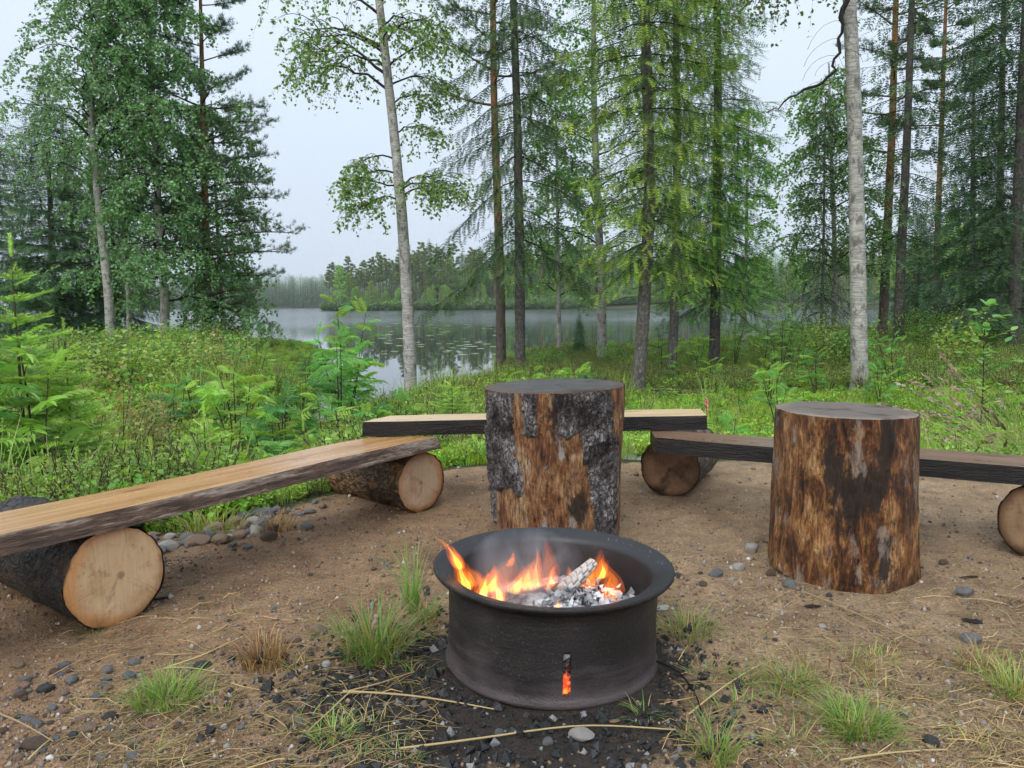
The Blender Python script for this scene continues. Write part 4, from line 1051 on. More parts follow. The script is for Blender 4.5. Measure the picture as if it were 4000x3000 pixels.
# a bank of rocks along the left rim of the clearing
g = np.random.default_rng(31)
for k in range(130):
    t_ = g.random(); px = 560 + 660 * t_ + g.normal(0, 40); py = 2180 - 185 * t_ + g.normal(0, 34)
    w_ = (16 + 85 * g.random() ** 2.6) * (1.2 - 0.55 * t_); c_ = ['grey', 'pale', 'brown', 'tan', 'bluish'][int(g.integers(0, 5))]
    lb_ = '%s %s rock of the stone bank, %s' % ('large' if w_ > 60 else 'middling' if w_ > 32 else 'small', {'bluish': 'blue-grey'}.get(c_, c_), 'close by the fresh-cut front log' if t_ < .25 else 'below the middle of the left bench' if t_ < .55 else 'under the far half of the left bench' if t_ < .8 else 'near the short orange log')
    stone(px, py, w_, int(g.integers(0, 7)), c_, lb_, g.uniform(0, 3), g.uniform(.7, 1.1), 'rocks of the stone bank', 'rock', 'rock')
for k in range(60):
    px = abs(g.normal(0, 330)) + 10; py = g.uniform(2590, 2990)
    if any(abs(px - q[0]) < 60 and abs(py - q[1]) < 45 for q in [(430, 2805), (320, 2822), (340, 2868), (285, 2888), (135, 2920), (178, 2700)]): continue
    stone(px, py, g.uniform(22, 58), int(g.integers(3, 7)), *lab(g, ['grey', 'brown', 'tan', 'tan', 'pink', 'bluish', 'grey', 'brown'], 'stone in the lower left gravel', px, py), g.uniform(0, 3), g.uniform(.7, 1.1), 'stones of the lower left gravel patch', 'stone', 'stone')
for k in range(70):
    px = g.uniform(2350, 4000); py = g.uniform(2200, 2980)
    p = on(px, py)
    if (p - FIRE).length < 0.36 or math.hypot(p.x - rb_x, p.y - rb_y) < 0.3: continue
    stone(px, py, g.uniform(14, 38), int(g.integers(3, 7)), *lab(g, ['grey', 'dark', 'brown', 'tan', 'pale', 'bluish'], 'pebble right of the ring', px, py), g.uniform(0, 3), g.uniform(.6, 1.1), 'loose pebbles right of the fire', 'pebble', 'pebble')
for k in range(50):
    px = g.uniform(500, 1700); py = g.uniform(2150, 2980)
    stone(px, py, g.uniform(12, 34), int(g.integers(3, 7)), *lab(g, ['grey', 'dark', 'brown', 'tan', 'pale', 'bluish'], 'pebble left of the ring', px, py), g.uniform(0, 3), g.uniform(.6, 1.1), 'loose pebbles left of the fire', 'pebble', 'pebble')
# boulders at the back of the clearing
def boulder(px0, px1, py, hpx, label, seed, c=(0.36, 0.355, 0.34)):
    p0, p1 = on(px0, py, -0.05), on(px1, py, -0.05); mid = (p0 + p1) / 2; w = (p1 - p0).length / 2
    v, f = lumpy(2, seed, 0.18, 1.0); mb = MB(); mb.add(v, f, c); hh = hpx / FPX * mid.y
    o = obj('boulder', mb.mesh('boulder', M['stone']), None, (mid.x, mid.y + 0.15, -0.05)); o.scale = (w, 0.35, hh); tag(o, label, 'boulder')
boulder(2395, 2560, 1812, 55, 'pale grey boulder left of the brown log end at the clearing edge', 61)
boulder(2770, 3060, 1812, 62, 'broad flat grey boulder between the brown log and the right stump', 62)

PEB = []
for k in range(6):
    q_ = np.random.default_rng(80 + k); v = np.array([(1, 0, 0), (-1, 0, 0), (0, 1, 0), (0, -1, 0), (0, 0, 1), (0, 0, -1)], float) * q_.uniform(.7, 1.15, (6, 1)) + q_.normal(0, .14, (6, 3)); f = np.array([(0, 2, 4), (2, 1, 4), (1, 3, 4), (3, 0, 4), (2, 0, 5), (1, 2, 5), (3, 1, 5), (0, 3, 5)]); PEB.append((v, f))
def fine_gravel():
    g = np.random.default_rng(77); mb = MB(); N = 21000
    px = g.uniform(-100, 4100, N); py = 1830 + 1200 * g.random(N) ** 0.75
    d = np.array([(ray(a, b)[:]) for a, b in zip(px, py)]); t = -CAMH / d[:, 2]; x, y = d[:, 0] * t, d[:, 1] * t
    s = dirt_mask(x, y); dens = 0.35 + 0.65 * np.clip(fbm(np.stack([x * 1.7, y * 1.7, x * 0], -1), 3, 4) * 1.6 + 0.5, 0, 1)
    front = (py > 2650) * 0.5
    k = (s > -0.05) & (g.random(N) < dens + front) & (np.hypot(x - FIRE.x, y - FIRE.y) > 0.275) & (g.random(N) > char_mask(x, y) * 1.1)
    x, y = x[k], y[k]; n = len(x); z = H(x, y)
    sz = np.exp(g.normal(math.log(0.0031), 0.42, n)); sz = np.clip(sz, 0.0014, 0.010) * (0.75 + 0.22 * y)
    pal = np.array([SCOL[c] for c in ('grey', 'brown', 'tan', 'pale', 'dark', 'pink', 'white', 'brown', 'tan', 'bluish')]); col = pal[g.integers(0, 10, n)] * g.uniform(.55, 1.05, n)[:, None]; mixf = g.uniform(.0, .85, n)[:, None]; col = col * (1 - mixf) + np.array([[.30, .19, .11]]) * mixf * g.uniform(.7, 1.3, (n, 1))
    which = g.integers(0, 6, n)
    for q in range(6):
        m_ = which == q; v, f = PEB[q]
        stamp(mb, v, f, np.stack([x, y, z + sz * 0.25], 1)[m_], frames(g.normal(size=(m_.sum(), 3)) * [1, 1, .25]), sz[m_], col[m_])
    o = obj('gravel', mb.mesh('gravel', M['stone'], True)); tag(o, 'fine gravel strewn over the sandy clearing', 'gravel', kind='stuff')
fine_gravel()
def charcoal():
    g = np.random.default_rng(78); mb = MB(); N = 9000
    x = FIRE.x + g.uniform(-1.0, 0.75, N); y = FIRE.y + g.uniform(-0.75, 0.6, N); c = char_mask(x, y)
    k = (g.random(N) < c * 1.2) & (np.hypot(x - FIRE.x, y - FIRE.y) > 0.278); x, y = x[k], y[k]; n = len(x); z = H(x, y)
    sz = np.clip(np.exp(g.normal(math.log(0.0055), 0.5, n)), 0.002, 0.02); gr = np.where(g.random(n) < 0.07, 0.25, g.uniform(0.008, 0.035, n))
    which = g.integers(0, 6, n)
    for q in range(6):
        m_ = which == q; v, f = PEB[q]
        stamp(mb, v, f, np.stack([x, y, z + sz * 0.3], 1)[m_], frames(g.normal(size=(m_.sum(), 3))), sz[m_], np.stack([gr] * 3, 1)[m_])
    o = obj('charcoal', mb.mesh('charcoal', M['char'], False)); tag(o, 'black charcoal crumbs spilled round the steel ring', 'charcoal', kind='stuff')
charcoal()
# ------------------------------------------------------------------ growing things: shapes
LEAF_V = np.array([(0, 0, 0), (0.42, 0.40, 0.07), (1.0, 0, -0.10), (0.42, -0.40, 0.07)], float); LEAF_F = [(0, 1, 2, 3)]
def twig_shape(n=8, nl=0.17, wd=0.035, top=True):
    """a needle-clad shoot of length 1 along x"""
    v, f = [], []
    def needle(x, dy, dz, l):
        b = len(v); d = norm(np.array([0.75, dy, dz])); sd = np.cross(d, norm(np.array([0.2, -dz, dy]))) * wd
        p = np.array([x, dy * 0.01, dz * 0.01]); v.extend([p - np.array([wd, 0, 0]), p + np.array([wd, 0, 0]), p + d * l]); f.append((b, b + 1, b + 2))
    for k, x in enumerate(np.linspace(0.03, 0.97, n)):
        l = nl * (1.0 if x < 0.7 else 0.85)
        needle(x, 1, 0.15, l); needle(x, -1, 0.15, l)
        if top and k % 2 == 0: needle(x + 0.03, 0.25 * (1 if k % 4 else -1), 0.9, l)
        if top and k % 2 == 1: needle(x + 0.03, 0.3 * (1 if k % 4 == 1 else -1), -0.9, l)
    b = len(v); v.extend([(0, 0.012, 0), (0, -0.012, 0), (1.04, 0, 0)]); f.append((b, b + 1, b + 2))
    return np.array(v), f
TWIG = twig_shape(5, 0.28, 0.06, False); TWIG_LO = twig_shape(4, 0.30, 0.085, False); TWIG_HI = twig_shape(13, 0.15, 0.030)
def tuft_shape(n=14, wd=0.03):
    g = np.random.default_rng(3); v, f = [], []
    for k in range(n):
        a = k * 2.4; sp = g.uniform(0.25, 0.95); d = norm(np.array([1.0 - 0.55 * sp, sp * math.cos(a), sp * math.sin(a)])); p = np.array([g.uniform(-0.35, 0.1), 0, 0])
        sd = norm(np.cross(d, g.normal(size=3))) * wd; b = len(v); v.extend([p - sd, p + sd, p + d * g.uniform(.8, 1.05)]); f.append((b, b + 1, b + 2))
    return np.array(v), f
TUFT = tuft_shape(16); TUFT_LO = tuft_shape(7, 0.09)

def path_curve(P, n=24):
    """smooth polyline through points, resampled"""
    P = np.asarray(P, float); t = np.concatenate([[0], np.cumsum(np.linalg.norm(np.diff(P, axis=0), axis=1))]); s = np.linspace(0, t[-1], n)
    Q = np.stack([np.interp(s, t, P[:, k]) for k in range(3)], 1)
    for _ in range(3): Q[1:-1] = 0.5 * Q[1:-1] + 0.25 * (Q[:-2] + Q[2:])
    return Q
class Stem:
    def __init__(s, pts, r0, r1=0.015, pw=0.9, flare=0.35):
        s.Q = path_curve(pts, 40); s.z = s.Q[:, 2]; s.r0, s.r1, s.pw, s.flare = r0, r1, pw, flare; s.H = s.z[-1]
    def at(s, z): return np.array([np.interp(z, s.z, s.Q[:, k]) for k in range(3)])
    def r(s, z):
        u = np.clip(np.asarray(z) / s.H, 0, 1); return s.r1 + (s.r0 - s.r1) * (1 - u) ** s.pw
    def build(s, mat, n=18, name='trunk', seed=0, parent=None):
        zz = np.concatenate([np.linspace(-0.25, 1.0, 16), np.linspace(1.1, s.H, 60)]); P = np.stack([s.at(z) for z in zz]); P[:, 2] = np.where(zz < 0, zz, P[:, 2])
        R = s.r(np.maximum(zz, 0)) * (1 + s.flare * np.exp(-np.maximum(zz, 0) / 0.16))
        mb = MB(); tube(mb, P, R, n, rough=0.09, seed=seed); return obj(name, mb.mesh(name, mat), parent)
def pix_stem(pts, y, Ht, r0, dy=0.0, **kw):
    """trunk standing at depth y through the photo points `pts` (bottom first), grown on to height Ht"""
    b = at(pts[0][0], pts[0][1], y); bz = Hs(b.x, y)
    W = [np.array([at(p[0], p[1], y).x - b.x, 0.0, at(p[0], p[1], y).z - bz]) for p in pts]
    W[0][2] = 0.0
    d = norm((W[-1] - W[-2])); 
    if W[-1][2] < Ht: W.append(W[-1] + d * (Ht - W[-1][2]) / max(d[2], 0.3))
    for k, w in enumerate(W): w[1] = dy * w[2] / Ht
    return Stem(W, r0, **kw), Vector((b.x, y, bz))

def jit(c, n, g, a=0.16, hue=0.06):
    c = np.asarray(c, float)[None] * np.exp(g.normal(0, a, (n, 1))); return c * (1 + g.normal(0, hue, (n, 3)) * [1, 0.5, 1])

def limb_curve(p0, az, L, e0, e1, n, g, wig=0.06):
    s = np.linspace(0, 1, n); el = np.radians(e0 + (e1 - e0) * s); a = np.radians(az) + np.cumsum(g.normal(0, wig, n))
    d = np.stack([np.cos(el) * np.cos(a), np.cos(el) * np.sin(a), np.sin(el)], 1); st = L / (n - 1)
    return p0 + np.concatenate([[np.zeros(3)], np.cumsum(d[:-1] * st, 0)])

def birch_tree(e, stem, limbs, seed, leaf=0.06, col=(0.075, 0.135, 0.04), twl=(0.3, 0.8), per=8, subs=9, twn=4, bare=0.25, hang=1.0, mat=None, branchcol=(0.035, 0.028, 0.024), thin=0.004, fork=True):
    g = np.random.default_rng(seed); stem.build(mat or M['birch'], seed=seed, parent=e)
    br = MB(); lp, ld, lu = [], [], []
    for (z, az, L, e0, e1) in limbs:
        p0 = stem.at(z); C = limb_curve(p0, az, L, e0, e1, 9, g, 0.2); C[1:] += np.cumsum(g.normal(0, .022 * L, (8, 3)), 0)
        rb = min(float(stem.r(z)) * 0.5, 0.009 + 0.010 * L); tube(br, C, np.linspace(rb, thin, 9), 6, branchcol)
        for q in range(subs):
            s = bare + (1 - bare) * (q + g.random()) / subs; pp = np.array([np.interp(s * 8, np.arange(9), C[:, k]) for k in range(3)])
            l2 = L * g.uniform(0.22, 0.52) * (1.15 - 0.4 * s); a2 = az + g.uniform(35, 85) * (1 if q % 2 else -1)
            D = limb_curve(pp, a2, l2, g.uniform(10, 35), -55 * hang, 6, g, 0.12)
            tube(br, D, np.linspace(max(rb * 0.35, thin), thin * 0.7, 6), 4, branchcol)
            for w in range(twn):
                s2 = (w + 1) / twn; p2 = np.array([np.interp(s2 * 5, np.arange(6), D[:, k]) for k in range(3)])
                l3 = g.uniform(*twl); T = limb_curve(p2, a2 + g.uniform(-80, 80), l3, -30 * hang + g.uniform(-15, 25), -88 * hang, 6, g, 0.2)
                tube(br, T[::3] if thin > .0045 else T[::2], thin * 0.5, 3, branchcol)
                m = max(2, int(per * l3 / np.mean(twl))); s3 = g.uniform(0.05, 1.0, m)
                X = np.stack([np.interp(s3 * 5, np.arange(6), T[:, k]) for k in range(3)], 1)
                lp.append(X); dd = g.normal(size=(m, 3)) * [1, 1, 0.45] + [0, 0, -0.55 * hang]; ld.append(dd)
    lp, ld = np.concatenate(lp), norm(np.concatenate(ld)); n = len(lp); up = g.normal(size=(n, 3)) + [0, 0, 0.7]
    obj('branches', br.mesh('branches', M['twig']), e, kind='stuff')
    mb = MB(); stamp(mb, LEAF_V, LEAF_F, lp + ld * leaf * 0.25, frames(ld, up), leaf * g.uniform(0.7, 1.25, n), jit(col, n, g, 0.28, 0.10))
    obj('crown', mb.mesh('crown', M['leaf'], False), e, kind='stuff')
    return n
def rnd_limbs(g, n, z0, z1, lf, e0=(25, 50), e1=(-45, -10), az=None):
    r = []
    for k in range(n):
        u = (k + g.random()) / n; z = z0 + (z1 - z0) * u; a = k * 137.5 + g.uniform(-30, 30) if az is None else g.uniform(*az)
        r.append((z, a, lf(u) * g.uniform(.75, 1.2), g.uniform(*e0), g.uniform(*e1)))
    return r

def spruce_tree(e, stem, z0, z1, lf, seed, step=0.30, per=5, col=(0.030, 0.062, 0.022), tip=(0.085, 0.135, 0.028), tipf=0.35, twig=0.15, hangs=0.3, droop=0.55, e0=8.0, shape=None, dead=8, bcol=(0.05, 0.04, 0.034), sub=1.0, azf=None):
    """whorls of drooping boughs with side shoots"""
    g = np.random.default_rng(seed); stem.build(M['spruce_bark'], seed=seed, parent=e)
    br = MB(); P, D, S, C, U = [], [], [], [], []
    z = z0; k = 0
    while z < z1:
        u = (z - z0) / (z1 - z0); L0 = lf(u)
        nb = per if g.random() < 0.7 else per - 1
        for b in range(nb):
            az = k * 41 + b * 360 / nb + g.uniform(-18, 18); L = L0 * g.uniform(0.68, 1.18)
            if azf is not None: L *= azf(az % 360)
            if L < 0.15: continue
            n = 9; s = np.linspace(0, 1, n); a = np.radians(az); h = np.array([np.cos(a), np.sin(a)])
            zz = L * (math.tan(rad(e0 * (0.3 + 1.6 * u) + g.uniform(-4, 6))) * s - droop * (1 - 0.5 * u) * s ** 1.6 * g.uniform(.8, 1.2) + 0.30 * droop * s ** 4)
            p0 = stem.at(z); B = np.stack([p0[0] + h[0] * L * s, p0[1] + h[1] * L * s, p0[2] + zz], 1)
            B[1:, :2] += np.cumsum(g.normal(0, 0.018 * L, (n - 1, 2)), 0)
            tube(br, B, np.linspace(0.005 + 0.005 * L, 0.002, n), 4, bcol)
            dB = norm(np.gradient(B, axis=0)); lat = norm(np.cross([0, 0, 1.0], dB))
            m = max(5, int(L / 0.062 * sub)); ss = np.linspace(0.14, 1.0, m)
            for q, s1 in enumerate(ss):
                pp = np.array([np.interp(s1 * (n - 1), np.arange(n), B[:, c]) for c in range(3)]); dd = np.array([np.interp(s1 * (n - 1), np.arange(n), dB[:, c]) for c in range(3)]); ll = np.array([np.interp(s1 * (n - 1), np.arange(n), lat[:, c]) for c in range(3)])
                sd = 1 if q % 2 else -1; l2 = (0.14 + 0.38 * L * (1 - s1) ** 0.8 * min(1, s1 * 3.2)) * g.uniform(.7, 1.2)
                d2 = norm(dd * 0.62 + sd * ll * 0.8 + np.array([0, 0, -0.12 - 0.25 * g.random()])); ntw = max(1, int(l2 / (twig * 0.45)))
                for w in range(ntw):
                    f = (w + 0.4) / ntw; p3 = pp + d2 * l2 * f + np.array([0, 0, -0.22 * l2 * f * f]); fresh = (f > 0.55 or s1 > 0.85) and g.random() < tipf * 1.6
                    if g.random() < hangs: d3 = norm(d2 * 0.3 + g.normal(size=3) * 0.25 + np.array([0, 0, -1.0]))
                    else: d3 = norm(d2 * 0.9 + dd * 0.35 + ll * g.normal(0, 0.55) + np.array([0, 0, g.normal(-0.12, 0.22)]))
                    P.append(p3); D.append(d3); S.append(twig * g.uniform(.85, 1.5)); C.append(tip if fresh else col)
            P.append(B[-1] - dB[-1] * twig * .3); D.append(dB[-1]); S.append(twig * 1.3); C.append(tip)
        z += step * g.uniform(.7, 1.3) * (0.55 + 0.6 * (1 - u)); k += 1
    # leader and dead twigs on the bare lower stem
    for q in range(10): P.append(stem.at(z1 + (stem.H - z1) * q / 10)); D.append(norm(g.normal(size=3) * [1, 1, .3] + [0, 0, .6])); S.append(twig * 1.2); C.append(tip)
    for q in range(dead):
        zq = g.uniform(0.8, z0 + 0.8); a = g.uniform(0, 360); tube(br, limb_curve(stem.at(zq), a, g.uniform(.25, .9), 5, -35, 6, g), np.linspace(0.007, 0.002, 6), 4, (0.075, 0.068, 0.06))
    obj('branches', br.mesh('branches', M['twig']), e, kind='stuff')
    P, D, S, C = np.array(P), np.array(D), np.array(S), np.array(C); n = len(P)
    Cj = C * np.exp(g.normal(0, 0.22, (n, 1))) * (1 + g.normal(0, .06, (n, 3)))
    v, f = shape or TWIG
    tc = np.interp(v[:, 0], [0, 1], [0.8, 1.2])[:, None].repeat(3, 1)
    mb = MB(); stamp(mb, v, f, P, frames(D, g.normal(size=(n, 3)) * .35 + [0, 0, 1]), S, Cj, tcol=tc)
    obj('crown', mb.mesh('crown', M['needle'], False), e, kind='stuff'); return n * len(f)
def pine_tree(e, stem, limbs, seed, col=(0.035, 0.060, 0.026), tuft=0.085, per=10, sub=7, shape=None, dead=6, bcol=(0.13, 0.065, 0.035)):
    g = np.random.default_rng(seed); stem.build(M['pine_bark'], seed=seed, parent=e)
    br = MB(); P, D = [], []
    for (z, az, L, e0, e1) in limbs:
        B = limb_curve(stem.at(z), az, L, e0, e1, 9, g, 0.12); tube(br, B, np.linspace(0.008 + 0.013 * L, 0.005, 9), 6, bcol)
        dB = norm(np.gradient(B, axis=0))
        for q in range(sub):
            s = 0.32 + 0.68 * (q + g.random() * .8) / sub; pp = np.array([np.interp(s * 8, np.arange(9), B[:, k]) for k in range(3)])
            l2 = g.uniform(.25, .5) * L * (1.15 - 0.75 * s) + 0.12; T = limb_curve(pp, az + g.uniform(20, 75) * (1 if q % 2 else -1), l2, g.uniform(-5, 25), g.uniform(15, 50), 5, g, 0.1)
            tube(br, T, np.linspace(0.008, 0.004, 5), 4, bcol)
            for w in range(per):
                f = (w + 1) / per; p3 = np.array([np.interp(f * 4, np.arange(5), T[:, k]) for k in range(3)]) + g.normal(0, 0.05, 3)
                P.append(p3); D.append(norm((T[-1] - T[0]) / (l2 + 1e-6) * .5 + g.normal(size=3) * [.6, .6, .35] + [0, 0, .5]))
    for q in range(dead):
        a = g.uniform(0, 360); tube(br, limb_curve(stem.at(g.uniform(1.0, max(1.2, limbs[0][0]))), a, g.uniform(.3, 1.0), 5, -25, 6, g), np.linspace(0.009, 0.003, 6), 4, (0.09, 0.07, 0.055))
    obj('branches', br.mesh('branches', M['twig']), e, kind='stuff')
    P, D = np.array(P), np.array(D); n = len(P); v, f = shape or TUFT
    mb = MB(); stamp(mb, v, f, P, frames(D, g.normal(size=(n, 3))), tuft * g.uniform(.8, 1.3, n), jit(col, n, g, .22, .06)); obj('crown', mb.mesh('crown', M['needle'], False), e, kind='stuff'); return n * len(f)

# ---- small plants
def frond_shape(g, pairs=6, droop=0.5, L=1.0):
    """rowan leaf: paired leaflets on a drooping rib, length 1 along x"""
    v, f, c = [], [], []
    def rib(s): return np.array([s - 0.10 * droop * s ** 3, 0, 0.10 * s - droop * 0.55 * s ** 2.2])
    for q in range(2 * pairs + 1):
        s = 0.22 + 0.78 * (q // 2) / pairs if q < 2 * pairs else 1.0; sd = (1 if q % 2 else -1) if q < 2 * pairs else 0
        p = rib(s); fw = norm(rib(min(1, s + .02)) - rib(s - .02)); lat = np.array([0, 1.0, 0])
        d = norm(lat * sd * 1.0 + fw * (0.5 if sd else 1) + np.array([0, 0, -0.15 - .15 * g.random()])); l = 0.36 * (0.75 + 0.35 * math.sin(math.pi * min(1, s * 0.85))) * g.uniform(.9, 1.1)
        up = np.array([g.normal(0, .15), g.normal(0, .15), 1.0]); yv = norm(np.cross(up, d)); zv = np.cross(d, yv); b = len(v); w = l * 0.115
        for (a, y_, z_) in ((0, 0, 0), (.3, 1, .10), (.68, .85, .06), (1, 0, -.08), (.68, -.85, .06), (.3, -1, .10)): v.append(p + d * l * a + yv * w * y_ + zv * l * z_)
        f += [(b, b + 1, b + 2, b + 3), (b, b + 3, b + 4, b + 5)]
    for s in np.linspace(0, 0.95, 6):
        p, q = rib(s), rib(s + 1 / 6.3); b = len(v); v += [p + [0, .008, 0], p - [0, .008, 0], q - [0, .006, 0], q + [0, .006, 0]]; f.append((b, b + 1, b + 2, b + 3))
    return np.array(v), f
gF = np.random.default_rng(5); FROND = [frond_shape(gF, 7, d) for d in (0.35, 0.55, 0.8)]
def frond_mesh(k, col):
    mb = MB(); v, f = FROND[k]; c = np.repeat(jit(col, len(v) // 2 + 1, gF, .10, .04), 2, 0)[:len(v)]; mb.add(v, f, c); return mb.mesh('rowan_leaf', M['leaf'], False)
ROW_COL = [(0.085, 0.175, 0.045), (0.14, 0.215, 0.042), (0.055, 0.125, 0.045)]
FR_ME = [[frond_mesh(k, c) for k in range(3)] for c in ROW_COL]
def rowan(label, base, h, stems, fronds, size, seed, ci=0, lean=(0, 0), spread=0.25, joined=False, group=None, zfrom=0.3, toplight=True):
    """rowan sapling: thin stems with feathery leaves, each leaf its own part unless `joined`"""
    g = np.random.default_rng(seed); e = thing('rowan_sapling', label, 'sapling', base, 0, group)
    br = MB(); mb = MB()
    for s_ in range(stems):
        a = g.uniform(0, 2 * np.pi); hh = h * g.uniform(.7, 1.0) if s_ else h; tp = np.array([lean[0] * hh + math.cos(a) * spread * hh * (s_ > 0), lean[1] * hh + math.sin(a) * spread * hh * (s_ > 0), hh])
        Q = path_curve([np.zeros(3), tp * .35 + g.normal(0, .03, 3) * hh * [1, 1, 0], tp * .7 + g.normal(0, .03, 3) * hh * [1, 1, 0], tp], 12); tube(br, Q, np.linspace(0.006 + .004 * h, 0.003, 12), 5, (0.06, 0.045, 0.035))
        nf = max(3, int(fronds / stems))
        for q in range(nf):
            u = zfrom + (1 - zfrom) * (q + .5) / nf; p = np.array([np.interp(u * 11, np.arange(12), Q[:, k]) for k in range(3)]); az = q * 2.4 + g.uniform(-.5, .5); el = g.uniform(.15, .7) + .5 * (u > .92)
            d = np.array([math.cos(az) * math.cos(el), math.sin(az) * math.cos(el), math.sin(el)]); l = size * g.uniform(.75, 1.2) * (1.0 if u < .9 else .8)
            k = int(g.integers(0, 3)); ic = ci if g.random() < .75 else (1 if toplight and u > .6 else 2)
            if u < .85 and not joined and g.random() < .6:  # leaf on a short side shoot
                p2 = p + d * l * .45; tube(br, [p, p + d * l * .25 + [0, 0, .01], p2], 0.0025, 3, (0.07, 0.06, 0.03)); p = p2
            if joined:
                v, f = FROND[k]; stamp(mb, v, f, [p], frames([d], [[g.normal(0, .3), g.normal(0, .3), 1]]), [l], jit(ROW_COL[ic], 1, g, .15, .05))
            else:
                o = obj('leaf', FR_ME[ic][k], e, p); fr = frames([d], [[g.normal(0, .3), g.normal(0, .3), 1]])[0]
                o.rotation_euler = Matrix(fr.T.tolist()).to_euler(); o.scale = (l,) * 3
    obj('stem', br.mesh('stem', M['twig']), e)
    if joined: obj('foliage', mb.mesh('foliage', M['leaf'], False), e, kind='stuff')
    return e
def spruce_sapling(label, base, h, w, seed, col=(0.095, 0.165, 0.035), tip=(0.20, 0.285, 0.05), step=0.075, group=None, tw=0.085):
    """young spruce; each bough its own part"""
    g = np.random.default_rng(seed); e = thing('spruce_sapling', label, 'sapling', base, g.uniform(0, 6), group)
    br = MB(); tube(br, [(0, 0, -.05), (0, 0, h * .5), (0, 0, h * .98)], [0.006 + .006 * h, .004 + .003 * h, .003], 6, (0.09, 0.065, 0.04)); obj('stem', br.mesh('stem', M['twig']), e)
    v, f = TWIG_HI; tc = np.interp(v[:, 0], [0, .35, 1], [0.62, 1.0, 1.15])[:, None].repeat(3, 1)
    mb = MB(); n = 5; P = [(0, 0, h * (1 - .045 * q * 1.0) - .02) for q in range(n)]; D = [(0, 0, 1)] + [norm(np.array([math.cos(q * 1.26), math.sin(q * 1.26), .55])) for q in range(n - 1)]
    stamp(mb, v, f, P, frames(D, g.normal(size=(n, 3))), [tw * 1.5] + [tw * 1.1] * (n - 1), jit(tip, n, g, .1, .04), tcol=tc)
    obj('leader', mb.mesh('leader', M['needle'], False), e)
    bough = []
    for q in range(4):                                     # four bough shapes, shared
        mb = MB(); P, D, S, C = [], [], [], []; L = 1.0; m = 9
        for w_ in range(m):
            s = 0.15 + .85 * w_ / (m - 1); sd = 1 if w_ % 2 else -1
            for s2 in ((sd,) if s > .8 else (1, -1)):
                l2 = .42 * (1 - s) + .10; nt = 1 if l2 < .22 else 2
                for r in range(nt): P.append((s + r * .09, s2 * (r * .12), -.16 * s * s - .02 * r)); D.append((.75, s2 * .75, -.12 + .15 * g.random())); S.append(.24 * g.uniform(.85, 1.15)); C.append(tip if (r == nt - 1 and g.random() < .7) else col)
        P.append((.86, 0, -.13)); D.append((1, 0, .02)); S.append(.28); C.append(tip)
        for s in np.linspace(.1, .8, 4): P.append((s, 0, -.16 * s * s)); D.append((1, 0, -.15)); S.append(.24); C.append(col)
        P = np.array(P); nn = len(P); stamp(mb, v, f, P, frames(D, g.normal(0, .2, (nn, 3)) + [0, 0, 1]), np.array(S), np.array(C) * np.exp(g.normal(0, .13, (nn, 1))), tcol=tc); bough.append(mb.mesh('bough', M['needle'], False))
    z = .06 * h; k = 0
    while z < h * .92:
        u = z / h; L = w * (1 - u) ** .8 + .03
        for b in range(7):
            az = k * .9 + b * .898 + g.uniform(-.2, .2); l = L * g.uniform(.8, 1.15); o = obj('bough', bough[int(g.integers(0, 4))], e, (0, 0, z)); o.rotation_euler = (0, -rad(g.uniform(2, 14) + 28 * u ** 2), az); o.scale = (l, l, l)
        z += step * h * g.uniform(.8, 1.25); k += 1
    return e
def shrub_mesh(seed, h=1.0, w=0.5, n=380, leaf=0.06, col=(0.07, 0.12, 0.03), stems=7, aspect=1.0, cols2=None):
    g = np.random.default_rng(seed); mb = MB(); lp = []
    for s_ in range(stems):
        a = g.uniform(0, 6.28); hh = h * g.uniform(.55, 1.0); tp = np.array([math.cos(a) * w * g.uniform(.2, 1), math.sin(a) * w * g.uniform(.2, 1), hh]); Q = path_curve([np.zeros(3), tp * .5 + g.normal(0, .05, 3) * h, tp], 8); tube(mb, Q, np.linspace(.006 * h, .002, 8), 3, (0.075, 0.055, 0.035), 1)
        m = n // stems; u = g.uniform(.15, 1, m) ** .7; X = np.stack([np.interp(u * 7, np.arange(8), Q[:, k]) for k in range(3)], 1); lp.append(X + g.normal(0, .11 * h, (m, 3)) * [1, 1, .7])
    lp = np.concatenate(lp); lp[:, 2] = np.abs(lp[:, 2]) + .01; m = len(lp); d = norm(g.normal(size=(m, 3)) * [1, 1, .5] + [0, 0, .15]); cc = jit(col, m, g, .25, .08)
    if cols2 is not None: k = g.random(m) < .3; cc[k] = jit(cols2, k.sum(), g, .2, .06)
    vv = LEAF_V * [1, aspect, 1]; stamp(mb, vv, LEAF_F, lp, frames(d, g.normal(size=(m, 3)) * .6 + [0, 0, 1]), leaf * g.uniform(.7, 1.3, m), cc)
    return mb.mesh('shrub', [M['leaf'], M['twig']], False)
